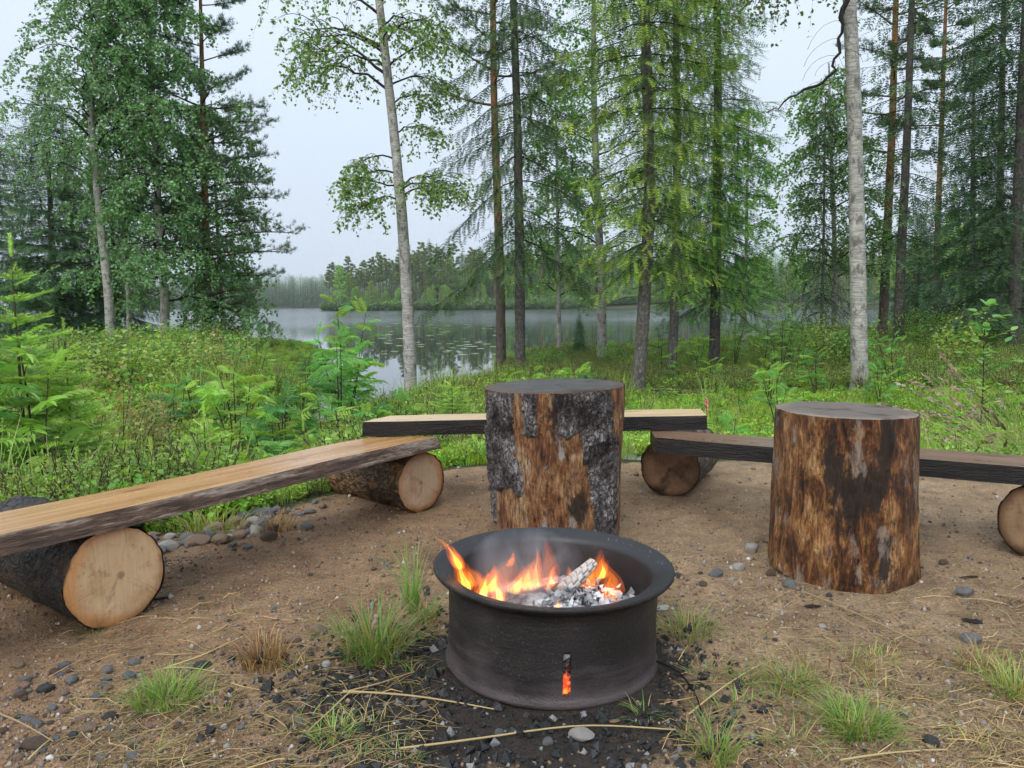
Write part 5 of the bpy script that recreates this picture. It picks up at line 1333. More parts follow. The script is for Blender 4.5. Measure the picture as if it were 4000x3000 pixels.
def blade_mesh(seed, n, h, spread, lean, w, cols, kind='grass', segs=3, mat=None):
    """grass tuft: n arching blades"""
    g = np.random.default_rng(seed); mb = MB()
    for k in range(n):
        a = g.uniform(0, 6.28); r = spread * math.sqrt(g.random()) * .5; hh = h * g.uniform(.45, 1.1); ln = lean * g.uniform(.2, 1.3); b = np.array([math.cos(a) * r, math.sin(a) * r, -.005]); a2 = a + g.normal(0, .6)
        out = np.array([math.cos(a2), math.sin(a2), 0]); s = np.linspace(0, 1, segs + 1); P = b + out[None] * (ln * hh * s ** 1.8)[:, None] + np.array([0, 0, 1.0])[None] * (hh * (s - .35 * min(1, ln) * s ** 2.5))[:, None]
        sd = norm(np.cross(out, [0, 0, 1.0])) ; ww = w * g.uniform(.7, 1.3) * (1 - s ** 1.6) + .0002
        V = np.concatenate([P + sd * ww[:, None], P - sd * ww[:, None]]); m = segs + 1; F = [(q, q + 1, m + q + 1, m + q) for q in range(segs)]; c = np.array(cols[int(g.integers(0, len(cols)))]) * math.exp(g.normal(0, .15))
        mb.add(V, F, np.tile(c, (2 * m, 1)) * np.tile(np.linspace(.75, 1.15, m), 2)[:, None])
    return mb.mesh(kind, mat or M['grass'], False)
# ------------------------------------------------------------------ the trees one by one
def tree(name, label, stem_loc): 
    return thing(name, label, 'tree', stem_loc[1])
G = np.random.default_rng
# slim birch between fire and water
s = pix_stem([(1606, 1560), (1598, 1300), (1575, 900), (1548, 600), (1515, 300), (1480, 0)], 15.5, 13.0, 0.135, r1=0.03)
e = tree('birch_tree', 'slim leaning birch standing alone at the water left of the bark-patched stump', s)
L = [(4.45, 5, 1.25, 40, -35), (4.55, -40, 1.2, 25, -40), (4.7, 25, 1.3, 35, -20), (4.6, 182, 1.15, 30, -50), (4.9, 160, 1.35, 25, -55), (4.4, 215, 1.0, 20, -55), (5.2, 195, 1.0, 20, -60),
     (6.5, 178, 2.0, 40, -35), (6.8, 195, 2.4, 45, -30), (6.9, 165, 2.1, 35, -35), (7.3, 185, 2.5, 35, -30), (7.2, 150, 2.0, 40, -30), (6.2, 0, 1.1, 45, -40), (6.6, 20, 1.3, 40, -40), (6.9, -25, 1.4, 45, -40), (7.4, 5, 1.5, 40, -40), (7.3, -70, 1.2, 40, -30), (7.7, 40, 1.4, 45, -25), (5.7, 10, .9, 40, -50), (7.9, 190, 2.2, 40, -25), (8.1, -40, 1.6, 40, -30)]
L += rnd_limbs(G(1), 12, 8.3, 12.5, lambda u: 1.9 - 1.2 * u)
birch_tree(e, s[0], L, 1, 0.072, (0.085, 0.125, 0.036), (0.3, 0.85), 11, 9, 4)
# big birch at the right
s = pix_stem([(3358, 1585), (3352, 1200), (3345, 700), (3332, 300), (3318, 0)], 12.0, 14.0, 0.128, r1=0.04, flare=.5)
e = tree('birch_tree', 'thick white birch trunk standing behind the brown stump', s)
L = [(6.3, 178, 1.4, 30, -70), (6.2, 160, 1.9, 40, -50), (6.4, 190, 2.0, 40, -60), (6.6, 135, 1.8, 45, -60), (6.7, 20, 1.4, 45, -60), (6.9, -20, 1.6, 45, -60), (7.0, 60, 1.6, 45, -60), (6.9, 200, 2.2, 45, -60)] + rnd_limbs(G(2), 16, 7.0, 13, lambda u: 2.2 - 1.4 * u)
birch_tree(e, s[0], L, 2, 0.062, (0.085, 0.125, 0.036), (0.4, 1.0), 13, 8, 4)
bb = MB(); gq = G(77); b0_ = s[1]
Qp = [(3305, 0), (3290, 120), (3262, 250), (3240, 300), (3190, 345), (3120, 360), (3060, 400), (3000, 445)]
Qw = np.array([np.array(at(p[0], p[1], 11.7)) - np.array(b0_) for p in Qp]); Qw = np.concatenate([[np.array([s[0].at(6.6)[0], 0, 6.9])], Qw])
Qc = path_curve(Qw, 34); Qc[1:] += gq.normal(0, .022, (33, 3)); tube(bb, Qc, np.linspace(0.05, 0.007, 34) * gq.uniform(.75, 1.3, 34), 8, (0.025, 0.021, 0.019), rough=.3)
for k in range(26):
    p = path_curve(Qw, 40)[int(gq.integers(14, 40))]; tube(bb, limb_curve(p, gq.uniform(150, 330), gq.uniform(.25, .7), 0, -85, 6, gq, .25), .003, 3, (0.05, 0.04, 0.035))
obj('gnarled_limb', bb.mesh('gnarled_limb', M['twig']), e)
# left birches
s = pix_stem([(432, 1330), (425, 1150), (390, 850), (368, 600), (350, 420), (378, 200), (392, 0)], 24.0, 14.0, 0.15, r1=0.03)
e = tree('birch_tree', 'tall pale birch with bare lower trunk in the left grove', s)
birch_tree(e, s[0], rnd_limbs(G(3), 40, 5.0, 13.5, lambda u: 2.5 - 1.7 * u, (35, 60), (-35, 5)), 3, 0.095, (0.085, 0.138, 0.072), (0.4, 1.1), 20, 8, 3, bare=.2, thin=.005)
s = pix_stem([(500, 1340), (505, 1200), (488, 1000), (480, 800), (470, 500)], 26.0, 9.5, 0.085, r1=0.02)
e = tree('birch_tree', 'thin crooked white birch stem next to the tall pale birch', s)
birch_tree(e, s[0], rnd_limbs(G(4), 22, 3.6, 9.2, lambda u: 1.5 - .8 * u), 4, 0.095, (0.08, 0.135, 0.068), (0.4, 1.0), 18, 7, 3, bare=.12, thin=.005)
s = pix_stem([(640, 1350), (645, 1150), (622, 900), (608, 600), (590, 300), (580, 0)], 25.0, 14.5, 0.15, r1=0.03)
e = tree('birch_tree', 'broad densely leaved birch, fullest crown of the left grove', s)
n_ = birch_tree(e, s[0], rnd_limbs(G(5), 62, 1.6, 14, lambda u: 2.9 - 1.9 * u ** 1.3, (15, 45), (-50, -10)), 5, 0.105, (0.078, 0.138, 0.062), (0.45, 1.2), 20, 9, 4, bare=.08, thin=.005)
s = pix_stem([(880, 1352), (868, 1200), (850, 900), (840, 700)], 27.0, 8.5, 0.09, r1=0.02)
e = tree('birch_tree', 'young birch leafy to the ground at the right of the left grove', s)
birch_tree(e, s[0], rnd_limbs(G(6), 34, .6, 8.2, lambda u: 2.0 - 1.1 * u, (10, 40), (-50, -10)), 6, 0.10, (0.08, 0.146, 0.06), (0.45, 1.1), 22, 8, 3, bare=.06, thin=.005)
# pine of the left grove with boughs reaching right
s = pix_stem([(808, 1360), (806, 1000), (797, 600), (790, 300)], 26.0, 13.0, 0.16, r1=0.03)
e = tree('pine_tree', 'dark pine with layered boughs reaching right over the lake', s)
zs_ = [(1170, 2.5), (1120, 2.7), (1060, 2.4), (980, 3.0), (900, 3.1), (860, 2.6), (760, 2.5), (700, 2.2), (600, 2.3), (520, 2.3), (450, 2.1), (400, 2.0)]
L = [(at(800, py + 40, 26.0).z - s[1].z, g_, l_, 14, -8) for (py, l_), g_ in zip(zs_, [5, -20, 18, 0, 8, -35, 10, -15, 5, -10, 12, -5])] + [(at(800, py, 26.0).z - s[1].z, az, 2.2, 12, 5) for py in (420, 560, 700, 850, 1000) for az in (60, 150, 230, 300)]
pine_tree(e, s[0], sorted(L) + rnd_limbs(G(8), 14, 8.4, 12.8, lambda u: 1.7 - 1.0 * u, (10, 35), (10, 35)), 8, (0.040, 0.068, 0.034), 0.14, 13, 9)
# spruces of the left grove
s = pix_stem([(215, 1340), (200, 900), (185, 500), (165, 260)], 28.0, 9.9, 0.15, r1=0.015)
e = tree('spruce_tree', 'dark pointed spruce at the left behind the tall pale birch', s)
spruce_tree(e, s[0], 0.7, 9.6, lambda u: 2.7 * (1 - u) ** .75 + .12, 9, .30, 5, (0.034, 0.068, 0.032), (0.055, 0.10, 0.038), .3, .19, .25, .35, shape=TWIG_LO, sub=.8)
SPR_L = e
# centre: red pine and drooping spruce
s = pix_stem([(1958, 1395), (1952, 1000), (1940, 700), (1930, 400), (1925, 0)], 20.5, 15.0, 0.135, r1=0.03)
e = tree('pine_tree', 'straight pine with orange upper trunk left of the dark drooping spruce', s)
pine_tree(e, s[0], rnd_limbs(G(10), 30, 6.6, 14.6, lambda u: 2.0 - 1.1 * u, (0, 30), (0, 35)), 10, (0.040, 0.066, 0.034), 0.13, 11, 8, dead=10)
s = pix_stem([(2032, 1475), (2030, 1000), (2022, 500), (2005, 0)], 17.0, 15.5, 0.118, r1=0.02)
e = tree('spruce_tree', 'tall dark spruce with hanging boughs left of the bright spruce', s)
spruce_tree(e, s[0], 2.9, 15, lambda u: 2.0 * (1 - .75 * u) , 11, .42, 4, (0.034, 0.066, 0.030), (0.068, 0.118, 0.030), .25, .17, .65, .95, 4, sub=.85, dead=16)
# bright spruce group
s = pix_stem([(2490, 1565), (2515, 1200), (2540, 800), (2530, 400), (2518, 0)], 12.6, 13.5, 0.112, r1=0.02)
e = tree('spruce_tree', 'bright green spruce with grey trunk standing right of the bark-patched stump', s)
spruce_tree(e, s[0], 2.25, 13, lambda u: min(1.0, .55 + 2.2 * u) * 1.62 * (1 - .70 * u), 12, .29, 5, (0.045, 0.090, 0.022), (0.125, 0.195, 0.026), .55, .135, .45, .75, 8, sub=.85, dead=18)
s = pix_stem([(2622, 1455), (2640, 1100), (2645, 600), (2640, 0)], 16.0, 14.5, 0.10, r1=0.02)
e = tree('spruce_tree', 'slender spruce behind and right of the bright green one', s)
spruce_tree(e, s[0], 2.5, 14, lambda u: 1.5 * (1 - .7 * u), 13, .36, 5, (0.038, 0.078, 0.022), (0.105, 0.168, 0.026), .5, .15, .4, .6, 6, sub=.8)
s = pix_stem([(2790, 1420), (2800, 900), (2805, 400), (2800, 0)], 17.5, 15.0, 0.125, r1=0.02)
e = tree('spruce_tree', 'full spruce at the right side of the bright spruce group', s)
spruce_tree(e, s[0], 1.5, 14.5, lambda u: 1.38 * (1 - .74 * u) + .1, 14, .29, 6, (0.036, 0.076, 0.022), (0.095, 0.158, 0.026), .45, .17, .35, .55, 6, sub=.75)
s = pix_stem([(2352, 1440), (2350, 1100), (2330, 700), (2318, 300), (2320, 0)], 20.0, 13.5, 0.12, r1=0.02)
e = tree('birch_tree', 'grey spotted birch half hidden left of the bright spruce', s)
birch_tree(e, s[0], rnd_limbs(G(15), 34, 2.6, 13, lambda u: 1.7 - .9 * u), 15, 0.08, (0.075, 0.130, 0.038), (0.35, 1.0), 17, 7, 3, thin=.005)
s = pix_stem([(2185, 1390), (2180, 1000), (2175, 600), (2170, 420)], 24.0, 8.8, 0.075, r1=0.02)
e = tree('birch_tree', 'young grey birch between dark spruce and spotted birch', s)
birch_tree(e, s[0], rnd_limbs(G(16), 30, 1.6, 8.5, lambda u: 1.5 - .8 * u), 16, 0.085, (0.078, 0.138, 0.045), (0.35, 1.0), 17, 7, 3, thin=.005)
s = pix_stem([(2905, 1400), (2912, 1100), (2920, 700)], 22.0, 7.0, 0.06, r1=0.02)
e = tree('birch_tree', 'light leaved birch peeping out right of the full spruce', s)
birch_tree(e, s[0], rnd_limbs(G(17), 16, 1.6, 6.6, lambda u: .9 - .4 * u), 17, 0.08, (0.082, 0.14, 0.042), (0.35, 1.0), 17, 7, 3, thin=.005)
# right side
s = pix_stem([(3258, 1350), (3262, 1000), (3250, 700), (3240, 330)], 22.0, 7.7, 0.085, r1=0.02)
e = tree('birch_tree', 'light green birch left of the thick white birch, by the lake', s)
birch_tree(e, s[0], rnd_limbs(G(18), 38, 1.8, 7.3, lambda u: 1.8 - 1.1 * u), 18, 0.08, (0.078, 0.135, 0.042), (0.35, 1.0), 17, 7, 3, thin=.005)
s = pix_stem([(3208, 1330), (3215, 1050), (3218, 850)], 21.0, 6.5, 0.05, r1=0.012)
e = tree('spruce_tree', 'thin dark spruce with bare drooping twigs in front of the light green birch', s)
spruce_tree(e, s[0], .9, 6.3, lambda u: 1.3 * (1 - .8 * u), 19, .30, 4, (0.03, 0.055, 0.025), (0.05, 0.085, 0.03), .15, .15, .5, .8, -4, shape=TWIG_LO, sub=.5, dead=20)
s = pix_stem([(3445, 1350), (3462, 1000), (3485, 500), (3500, 0)], 22.0, 14.5, 0.135, r1=0.03)
e = tree('pine_tree', 'orange pine right next to the thick white birch', s)
pine_tree(e, s[0], rnd_limbs(G(20), 30, 5.0, 14, lambda u: 2.0 - 1.0 * u, (0, 25), (-5, 30)), 20, (0.036, 0.060, 0.030), 0.13, 11, 8, dead=14)
s = pix_stem([(3508, 1360), (3520, 1000), (3545, 500), (3562, 0)], 19.0, 14.5, 0.12, r1=0.02)
e = tree('spruce_tree', 'leaning grey spruce right of the orange pine', s)
spruce_tree(e, s[0], 2.8, 14, lambda u: 1.9 * (1 - .72 * u), 21, .42, 4, (0.028, 0.054, 0.024), (0.06, 0.10, 0.028), .25, .17, .45, .55, 6, shape=TWIG_LO, sub=.5, dead=24)
SPR_R = e
s = pix_stem([(3655, 1290), (3662, 900), (3678, 500), (3692, 100)], 29.0, 15.0, 0.13, r1=0.03)
e = tree('pine_tree', 'slim reddish pine farther back on the right', s)
pine_tree(e, s[0], rnd_limbs(G(22), 26, 7.0, 14.6, lambda u: 1.9 - 1.0 * u, (0, 25), (0, 30)), 22, (0.040, 0.066, 0.036), 0.16, 11, 8, shape=TUFT_LO, dead=14)
s = pix_stem([(3805, 1330), (3800, 800), (3805, 260)], 24.0, 9.4, 0.12, r1=0.015)
e = tree('spruce_tree', 'spruce with its pointed top in view on the right', s)
spruce_tree(e, s[0], 0.8, 9.1, lambda u: 2.1 * (1 - u) ** .8 + .15, 23, .32, 5, (0.022, 0.046, 0.022), (0.045, 0.08, 0.026), .25, .18, .4, .5, shape=TWIG_LO, sub=.52, dead=20)
s = pix_stem([(3905, 1330), (3905, 800), (3915, 300), (3922, 0)], 25.0, 16.0, 0.14, r1=0.02)
e = tree('spruce_tree', 'tall spruce with sparse crown near the right edge', s)
spruce_tree(e, s[0], 2.0, 15.5, lambda u: 2.2 * (1 - .8 * u), 24, .40, 5, (0.022, 0.045, 0.022), (0.045, 0.08, 0.026), .25, .19, .4, .5, shape=TWIG_LO, sub=.48, dead=20)
s = pix_stem([(3962, 1340), (3972, 900), (3990, 400), (4010, 0)], 17.0, 15.0, 0.13, r1=0.02)
e = tree('spruce_tree', 'dark spruce filling the right edge of the picture', s)
spruce_tree(e, s[0], 1.1, 14.5, lambda u: 2.2 * (1 - .75 * u), 25, .42, 4, (0.022, 0.046, 0.022), (0.045, 0.08, 0.026), .25, .18, .4, .5, shape=TWIG_LO, sub=.6, dead=24)
SPR_E = e
def again(src, label, px, y, rz, sc):
    p = at(px, 1340, y); c = copy_tree(src); c.location = (p.x, y, Hs(p.x, y) - .05); c.rotation_euler = (0, 0, rz); c.scale = (sc,) * 3; c['label'] = label; return c
again(SPR_L, 'hazy spruce cut off by the left edge of the picture', -10, 31, 1.0, 1.02)
again(SPR_L, 'lower spruce in the shade beneath the dense birch', 470, 30, 2.4, .78)
again(SPR_L, 'spruce deep in the left grove behind the thin crooked birch', 330, 31, 4.0, .8)
again(SPR_E, 'spruce just outside the right edge, boughs reaching in', 4230, 20, 2.0, 1.0)
again(SPR_E, 'dense spruce standing in the shade at the far right', 3870, 31, 4.4, .62)
again(SPR_L, 'low spruce at the water behind the orange pine', 3570, 30, 5.0, .48)
again(SPR_L, 'little dark spruce at the foot of the spotted birch', 2262, 22, 1.4, .13)

MARKS_R = [(2030, 'dark drooping spruce'), (2352, 'spotted birch'), (2490, 'bright spruce trunk'), (2790, 'full spruce'), (2905, 'light leaved birch'), (3258, 'light green birch'), (3358, 'thick white birch'), (3508, 'leaning grey spruce'), (3655, 'slim reddish pine'), (3830, 'big-leaved sapling'), (3962, 'dark edge spruce')]
MARKS_L = [(40, 'young spruce at the left edge'), (215, 'dark pointed spruce'), (432, 'tall pale birch'), (640, 'dense birch'), (808, 'layered pine'), (1000, 'grove edge'), (1190, 'little lone spruce'), (1380, 'tall rowan'), (1605, 'slim leaning birch')]
LOOK = ['fresh green', 'deep green', 'yellow-green', 'olive', 'mid green', 'fine-leaved green', 'rusty fine-leaved', 'fine-leaved dark']
def where(px, y, marks):
    m = min(marks, key=lambda q: abs(q[0] - px)); d = px - m[0]
    side = 'in line with' if abs(d) < 25 else ('just left of' if d > -70 else 'left of') if d < 0 else ('just right of' if d < 70 else 'right of')
    return '%s the %s, %s' % (side, m[1], 'near' if y < 15.5 else 'farther back' if y < 20 else 'by the water')
# ------------------------------------------------------------------ wood across the lake
def far_protos():
    r = {}
    for sp in ('pine', 'pine2', 'spruce', 'birch'):
        e = thing('far_%s' % sp.rstrip('2'), '', 'tree'); Hh = 17.0
        st = Stem([(0, 0, 0), (.1, 0, Hh * .5), (0.15, .1, Hh)], .16, .03)
        if sp.startswith('pine'):
            sd = 50 if sp == 'pine' else 51
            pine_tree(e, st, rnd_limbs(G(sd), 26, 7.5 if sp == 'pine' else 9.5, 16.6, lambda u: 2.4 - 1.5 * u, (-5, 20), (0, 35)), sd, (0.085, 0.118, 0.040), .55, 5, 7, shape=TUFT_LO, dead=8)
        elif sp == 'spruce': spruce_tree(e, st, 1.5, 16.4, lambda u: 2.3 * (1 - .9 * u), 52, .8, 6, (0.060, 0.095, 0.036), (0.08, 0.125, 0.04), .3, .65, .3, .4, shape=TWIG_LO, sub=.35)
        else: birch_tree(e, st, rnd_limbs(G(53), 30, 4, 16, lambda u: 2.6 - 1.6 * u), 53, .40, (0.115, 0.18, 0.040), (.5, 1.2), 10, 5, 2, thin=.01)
        r[sp] = e
    return r
FP = far_protos(); used = set()
def far_tree(sp, x, y, sc, label, group):
    src = FP[sp]
    if sp in used: c = copy_tree(src)
    else: c = src; used.add(sp)
    z = max(Hs(x, y), ZW); c.location = (x, y, z - .1); c.rotation_euler = (0, 0, random.uniform(0, 6.28)); c.scale = (sc * random.uniform(.85, 1.15), sc * random.uniform(.85, 1.15), sc); c['label'] = label; c['group'] = group; c['category'] = 'tree'; return c
g = G(90)
LBL = {'pine': 'tall pine in the wood on the far side of the lake', 'pine2': 'tall pine in the wood on the far side of the lake', 'spruce': 'spruce in the wood on the far side of the lake', 'birch': 'light green birch in the wood on the far side of the lake'}
n_far = 0
for k in range(150):                                     # headland opposite
    px = 1285 + 1500 * (k + g.random()) / 150; row = g.random(); y = 274 + 46 * row; x = at(px, 1200, y).x
    sp = ['pine', 'pine2', 'pine', 'pine2', 'spruce', 'birch'][int(g.integers(0, 6))]
    edge = min(1, (px - 1250) / 220); sc = (0.95 + .42 * g.random()) * (.74 + .26 * edge) * (1 + .1 * math.sin(px * .012))
    far_tree(sp, x, y, sc * (.8 if sp == 'birch' else 1), LBL[sp], 'trees of the wood across the lake'); n_far += 1
for k in range(70):
    px = 1285 + 1400 * g.random(); y = 271.5 + 2.5 * g.random(); x = at(px, 1200, y).x
    far_tree('birch', x, y, g.uniform(.22, .5), 'low birch at the far waterline of the lake', 'low birches along the far waterline')
c = far_tree('birch', at(1330, 1200, 271).x, 271, .98, 'pale stemmed birch at the left tip of the headland', None); del c['group']
c = far_tree('birch', at(1450, 1200, 271).x, 271, .62, 'bright round birch on the headland shore', None); del c['group']
for k in range(60):                                      # right shore, seen between the trunks
    px = 2800 + 1150 * (k + g.random()) / 60; y = g.uniform(95, 170) + max(0, 3150 - px) * .3; x = at(px, 1200, y).x
    if inside(np.array([x]), np.array([y]), LAKE)[0]:
        y += 90; x = at(px, 1200, y).x
        if inside(np.array([x]), np.array([y]), LAKE)[0]: y = 285; x = at(px, 1200, y).x
    sp = ['pine', 'pine2', 'spruce', 'spruce', 'birch'][int(g.integers(0, 5))]
    far_tree(sp, x, y, g.uniform(.6, .95), '%s of the right shore seen %s' % (sp.rstrip('2'), where(px, 30, MARKS_R).split(',')[0]), 'trees of the right shore')
# blue far wood at the end of the lake
N = 2300; x = g.uniform(-420, 60, N); y = 600 + 150 * g.random(N) ** 1.4
k = ~inside(x, y, LAKE); x, y = x[k], y[k]; n = len(x)
def far_stuff_proto(i):
    mb = MB(); gg = G(200 + i); Hh = 1.0
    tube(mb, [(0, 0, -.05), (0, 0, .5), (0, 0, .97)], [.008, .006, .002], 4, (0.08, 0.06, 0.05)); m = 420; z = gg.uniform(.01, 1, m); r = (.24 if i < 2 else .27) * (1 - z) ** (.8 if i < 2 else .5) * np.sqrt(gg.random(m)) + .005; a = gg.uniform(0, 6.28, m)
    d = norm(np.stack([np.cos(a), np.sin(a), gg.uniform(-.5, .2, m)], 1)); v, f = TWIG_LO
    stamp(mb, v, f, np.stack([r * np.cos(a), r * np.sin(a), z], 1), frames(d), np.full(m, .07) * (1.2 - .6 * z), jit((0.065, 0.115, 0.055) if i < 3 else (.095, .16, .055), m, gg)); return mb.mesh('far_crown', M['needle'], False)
FS = [far_stuff_proto(i) for i in range(4)]
scatter('far_wood', 'hazy spruce wood at the far end of the lake', 'wood', np.stack([x, y, H(x, y, False) - .2], 1), np.stack([0 * x, 0 * x, g.uniform(0, 6.28, n)], 1), g.uniform(15, 26, n), g.integers(0, 4, n), FS)
# wood behind the headland rows and the right shore, one mass
x = np.concatenate([g.uniform(-52, 260, 1100), g.uniform(70, 260, 700)]); y = np.concatenate([g.uniform(284, 390, 1100), g.uniform(130, 330, 700)])
k = ~inside(x, y, LAKE) & (seg_dist(x, y, LAKE, True) > 14); x, y = x[k], y[k]; n = len(x)
scatter('backwood', 'deep wood behind the first rows of trees across the lake', 'wood', np.stack([x, y, H(x, y, False) - .2], 1), np.stack([0 * x, 0 * x, g.uniform(0, 6.28, n)], 1), g.uniform(12, 18, n), g.integers(0, 4, n), FS)
# low growth along the far waterline
x = np.concatenate([g.uniform(-67, 74, 2200)]); y = 258 + g.uniform(0, 14, 2200) + 6 * (x < -50)
k = ~inside(x, y, LAKE); x, y = x[k], y[k]; n = len(x)
SHR0 = [shrub_mesh(300 + i, 1.0, .6, 160, .16, [(0.055, 0.10, 0.030), (.05, .09, .03), (.07, .105, .034)][i]) for i in range(3)]
scatter('shore_scrub', 'low green scrub along the far waterline', 'scrub', np.stack([x, y, np.maximum(H(x, y, False), ZW) - .1], 1), np.stack([0 * x, 0 * x, g.uniform(0, 6.28, n)], 1), g.uniform(1.0, 3.4, n), g.integers(0, 3, n), SHR0)

# ------------------------------------------------------------------ shrubs and saplings
SH = [shrub_mesh(400 + i, 1.0, .55, 520, .062, c, cols2=c2) for i, (c, c2) in enumerate([((0.085, 0.150, 0.032), (0.14, 0.20, 0.04)), ((0.058, 0.115, 0.035), None), ((0.115, 0.165, 0.035), (0.17, .19, .05)), ((0.11, 0.15, 0.035), (0.16, 0.15, 0.05)), ((0.08, 0.155, 0.042), (.12, .19, .04))])]
SH2 = [shrub_mesh(420 + i, 1.0, .5, 900, .04, c, stems=12, cols2=c2) for i, (c, c2) in enumerate([((0.07, 0.12, 0.03), (0.11, .15, .035)), ((0.11, 0.115, 0.04), (0.15, 0.10, 0.045)), ((.055, .10, .03), None)])]
def shrub(px, py, z, me, h, label, group=None, rz=None, wide=1.0):
    p = on(px, py, z); zz = max(Hs(p.x, p.y), ZW) - .03; o = obj('shrub', me, None, (p.x, p.y, zz), (0, 0, random.uniform(0, 6.28) if rz is None else rz)); o.scale = (h * wide, h * wide, h); return tag(o, label, 'shrub', group)
g = G(33)
for k in range(105):     # left bank beyond the creek
    px = g.uniform(60, 1460); yy = 13.0 + 15 * g.random() ** 1.2; x = at(px, 1400, yy).x
    if min(seg_dist(np.array([x]), np.array([yy]), CREEK, False)[0] - .3, 9) < .7 or inside(np.array([x]), np.array([yy]), LAKE)[0]: continue
    q_ = int(g.integers(0, 8)); o = obj('shrub', (SH + SH2)[q_], None, (x, yy, Hs(x, yy) - .03), (0, 0, g.uniform(0, 6.28))); hh = g.uniform(.7, 1.3) * (.3 if px > 930 else 1); o.scale = (hh * 1.2, hh * 1.2, hh); tag(o, '%s shrub %s' % (LOOK[q_], where(px, yy, MARKS_L)), 'shrub', 'shrubs of the left bank')
for k in range(60):     # right side under the trees
    px = g.uniform(2350, 4050); yy = 13.5 + 11 * g.random(); x = at(px, 1400, yy).x
    if px < 2900 and yy < 16: continue
    q_ = int(g.integers(0, 5)) if g.random() < .75 else 5; o = obj('shrub', (SH + SH2)[q_], None, (x, yy, Hs(x, yy) - .03), (0, 0, g.uniform(0, 6.28))); hh = g.uniform(.5, 1.2) if px > 3080 else g.uniform(.25, .45); o.scale = (hh, hh, hh); tag(o, '%s bush %s' % (LOOK[q_], where(px, yy, MARKS_R)), 'shrub', 'bushes under the right-hand trees')
for k in range(26):     # bank between inlet and spruces
    px = g.uniform(1780, 2480); yy = 17 + 9 * g.random(); x = at(px, 1400, yy).x
    if inside(np.array([x]), np.array([yy]), LAKE)[0]: continue
    q_ = int(g.integers(0, 5)); o = obj('shrub', SH[q_], None, (x, yy, Hs(x, yy) - .03), (0, 0, g.uniform(0, 6.28))); hh = g.uniform(.3, .55); o.scale = (hh, hh, hh); tag(o, 'low %s bush %s' % (LOOK[q_], where(px, yy, MARKS_R)), 'shrub', 'bushes of the middle bank')
shrub(430, 1905, -.55, SH2[1], 1.05, 'brownish twiggy bush above the left bench', wide=1.0)
shrub(560, 1880, -.6, SH2[1], .85, 'smaller brownish bush beside the creek', wide=.9)
shrub(290, 1850, -.55, SH2[0], .9, 'olive bush behind the bright young spruce')
# thin upright shrubs by the lake on the right
for k, (px, yy, hh) in enumerate([(2990, 16, 1.0), (3050, 14, 1.3), (2870, 17, 1.2), (2590, 17, 1.1), (3090, 16, 1.2)]):
    x = at(px, 1400, yy).x; rowan('slender leafy sapling ' + where(px, yy, MARKS_R), (x, yy, Hs(x, yy)), hh, 3, 26, .17, 500 + k, 0, joined=True, group='slender saplings by the lake')
# rowans behind the left bench
def rw(label, px, py, zg, h, stems, fr, size, seed, ci=0, lean=(0, 0), joined=False, sp=.25, zf=.3, group=None):
    p = on(px, py, zg); return rowan(label, (p.x, p.y, max(Hs(p.x, p.y), ZW - .1) - .02), h, stems, fr, size, seed, ci, lean, sp, joined, group, zf)
rw('tall rowan sapling with a brown seed head standing before the lake', 1380, 1690, -.75, 1.65, 3, 40, .27, 601, 0, (-.10, 0))
rw('bushy rowan left of the slim leaning birch', 1340, 1700, -.7, 1.15, 6, 70, .25, 602, 0, (0.0, 0), True)
rw('rowan clump rising over the left end of the back bench', 1330, 1780, -.65, 1.15, 5, 56, .25, 603, 0)
rw('drooping rowan over the creek behind the left bench', 930, 1850, -.6, .95, 4, 40, .27, 604, 1)
rw('low rowan right of the drooping one over the creek', 1120, 1850, -.55, .75, 4, 36, .24, 605, 2)
rw('small rowan just left of the back bench end', 1250, 1830, -.45, .75, 4, 34, .22, 606, 0)
rw('rowan at the foot of the slim birch', 1560, 1720, -.6, .5, 4, 28, .2, 607, 0)
rw('low rowan beside the end of the back bench', 1470, 1700, -.4, .45, 4, 30, .18, 608, 2)
rw('rowan leaves growing between left bench and short orange log', 1010, 1900, -.35, .55, 3, 24, .2, 609, 0)
rw('rowan growing through the bright young spruce at the left edge', 150, 2060, -.35, 1.35, 4, 60, .24, 610, 1, (-.03, 0))
rw('leafy rowan at the very left edge', 30, 2080, -.3, 1.15, 3, 36, .23, 611, 0)
rw('light rowan shoot peeping over the bark-patched stump top, left one', 2085, 1560, -.55, .55, 3, 18, .24, 612, 1)
rw('light rowan shoot peeping over the bark-patched stump top, right one', 2260, 1560, -.6, .5, 3, 18, .24, 613, 1)
rw('rowan shoot behind the joint of back and right bench', 2870, 1745, -.45, .42, 3, 15, .17, 614, 0)
rw('upright rowan shoot in the meadow right of the back bench', 3030, 1660, -.55, .62, 3, 15, .2, 615, 0)
rw('yellowish rowan shoot left of the thick birch foot', 3135, 1640, -.55, .42, 3, 13, .2, 616, 1)
rw('rowan shoot right of the thick birch foot', 3440, 1570, -.5, .60, 3, 16, .2, 617, 0)
rw('rowan in the meadow before the leaning grey spruce', 3480, 1520, -.5, .85, 4, 24, .2, 618, 0)
for k in range(13):
    px = g.uniform(2600, 3950); yy = g.uniform(10, 19); x = at(px, 1450, yy).x
    rowan('young rowan in the meadow ' + where(px, yy, MARKS_R), (x, yy, Hs(x, yy) - .02), g.uniform(.4, .8), 3, 18, .2, 640 + k, int(g.integers(0, 2)), joined=True, group='rowans scattered in the right meadow')
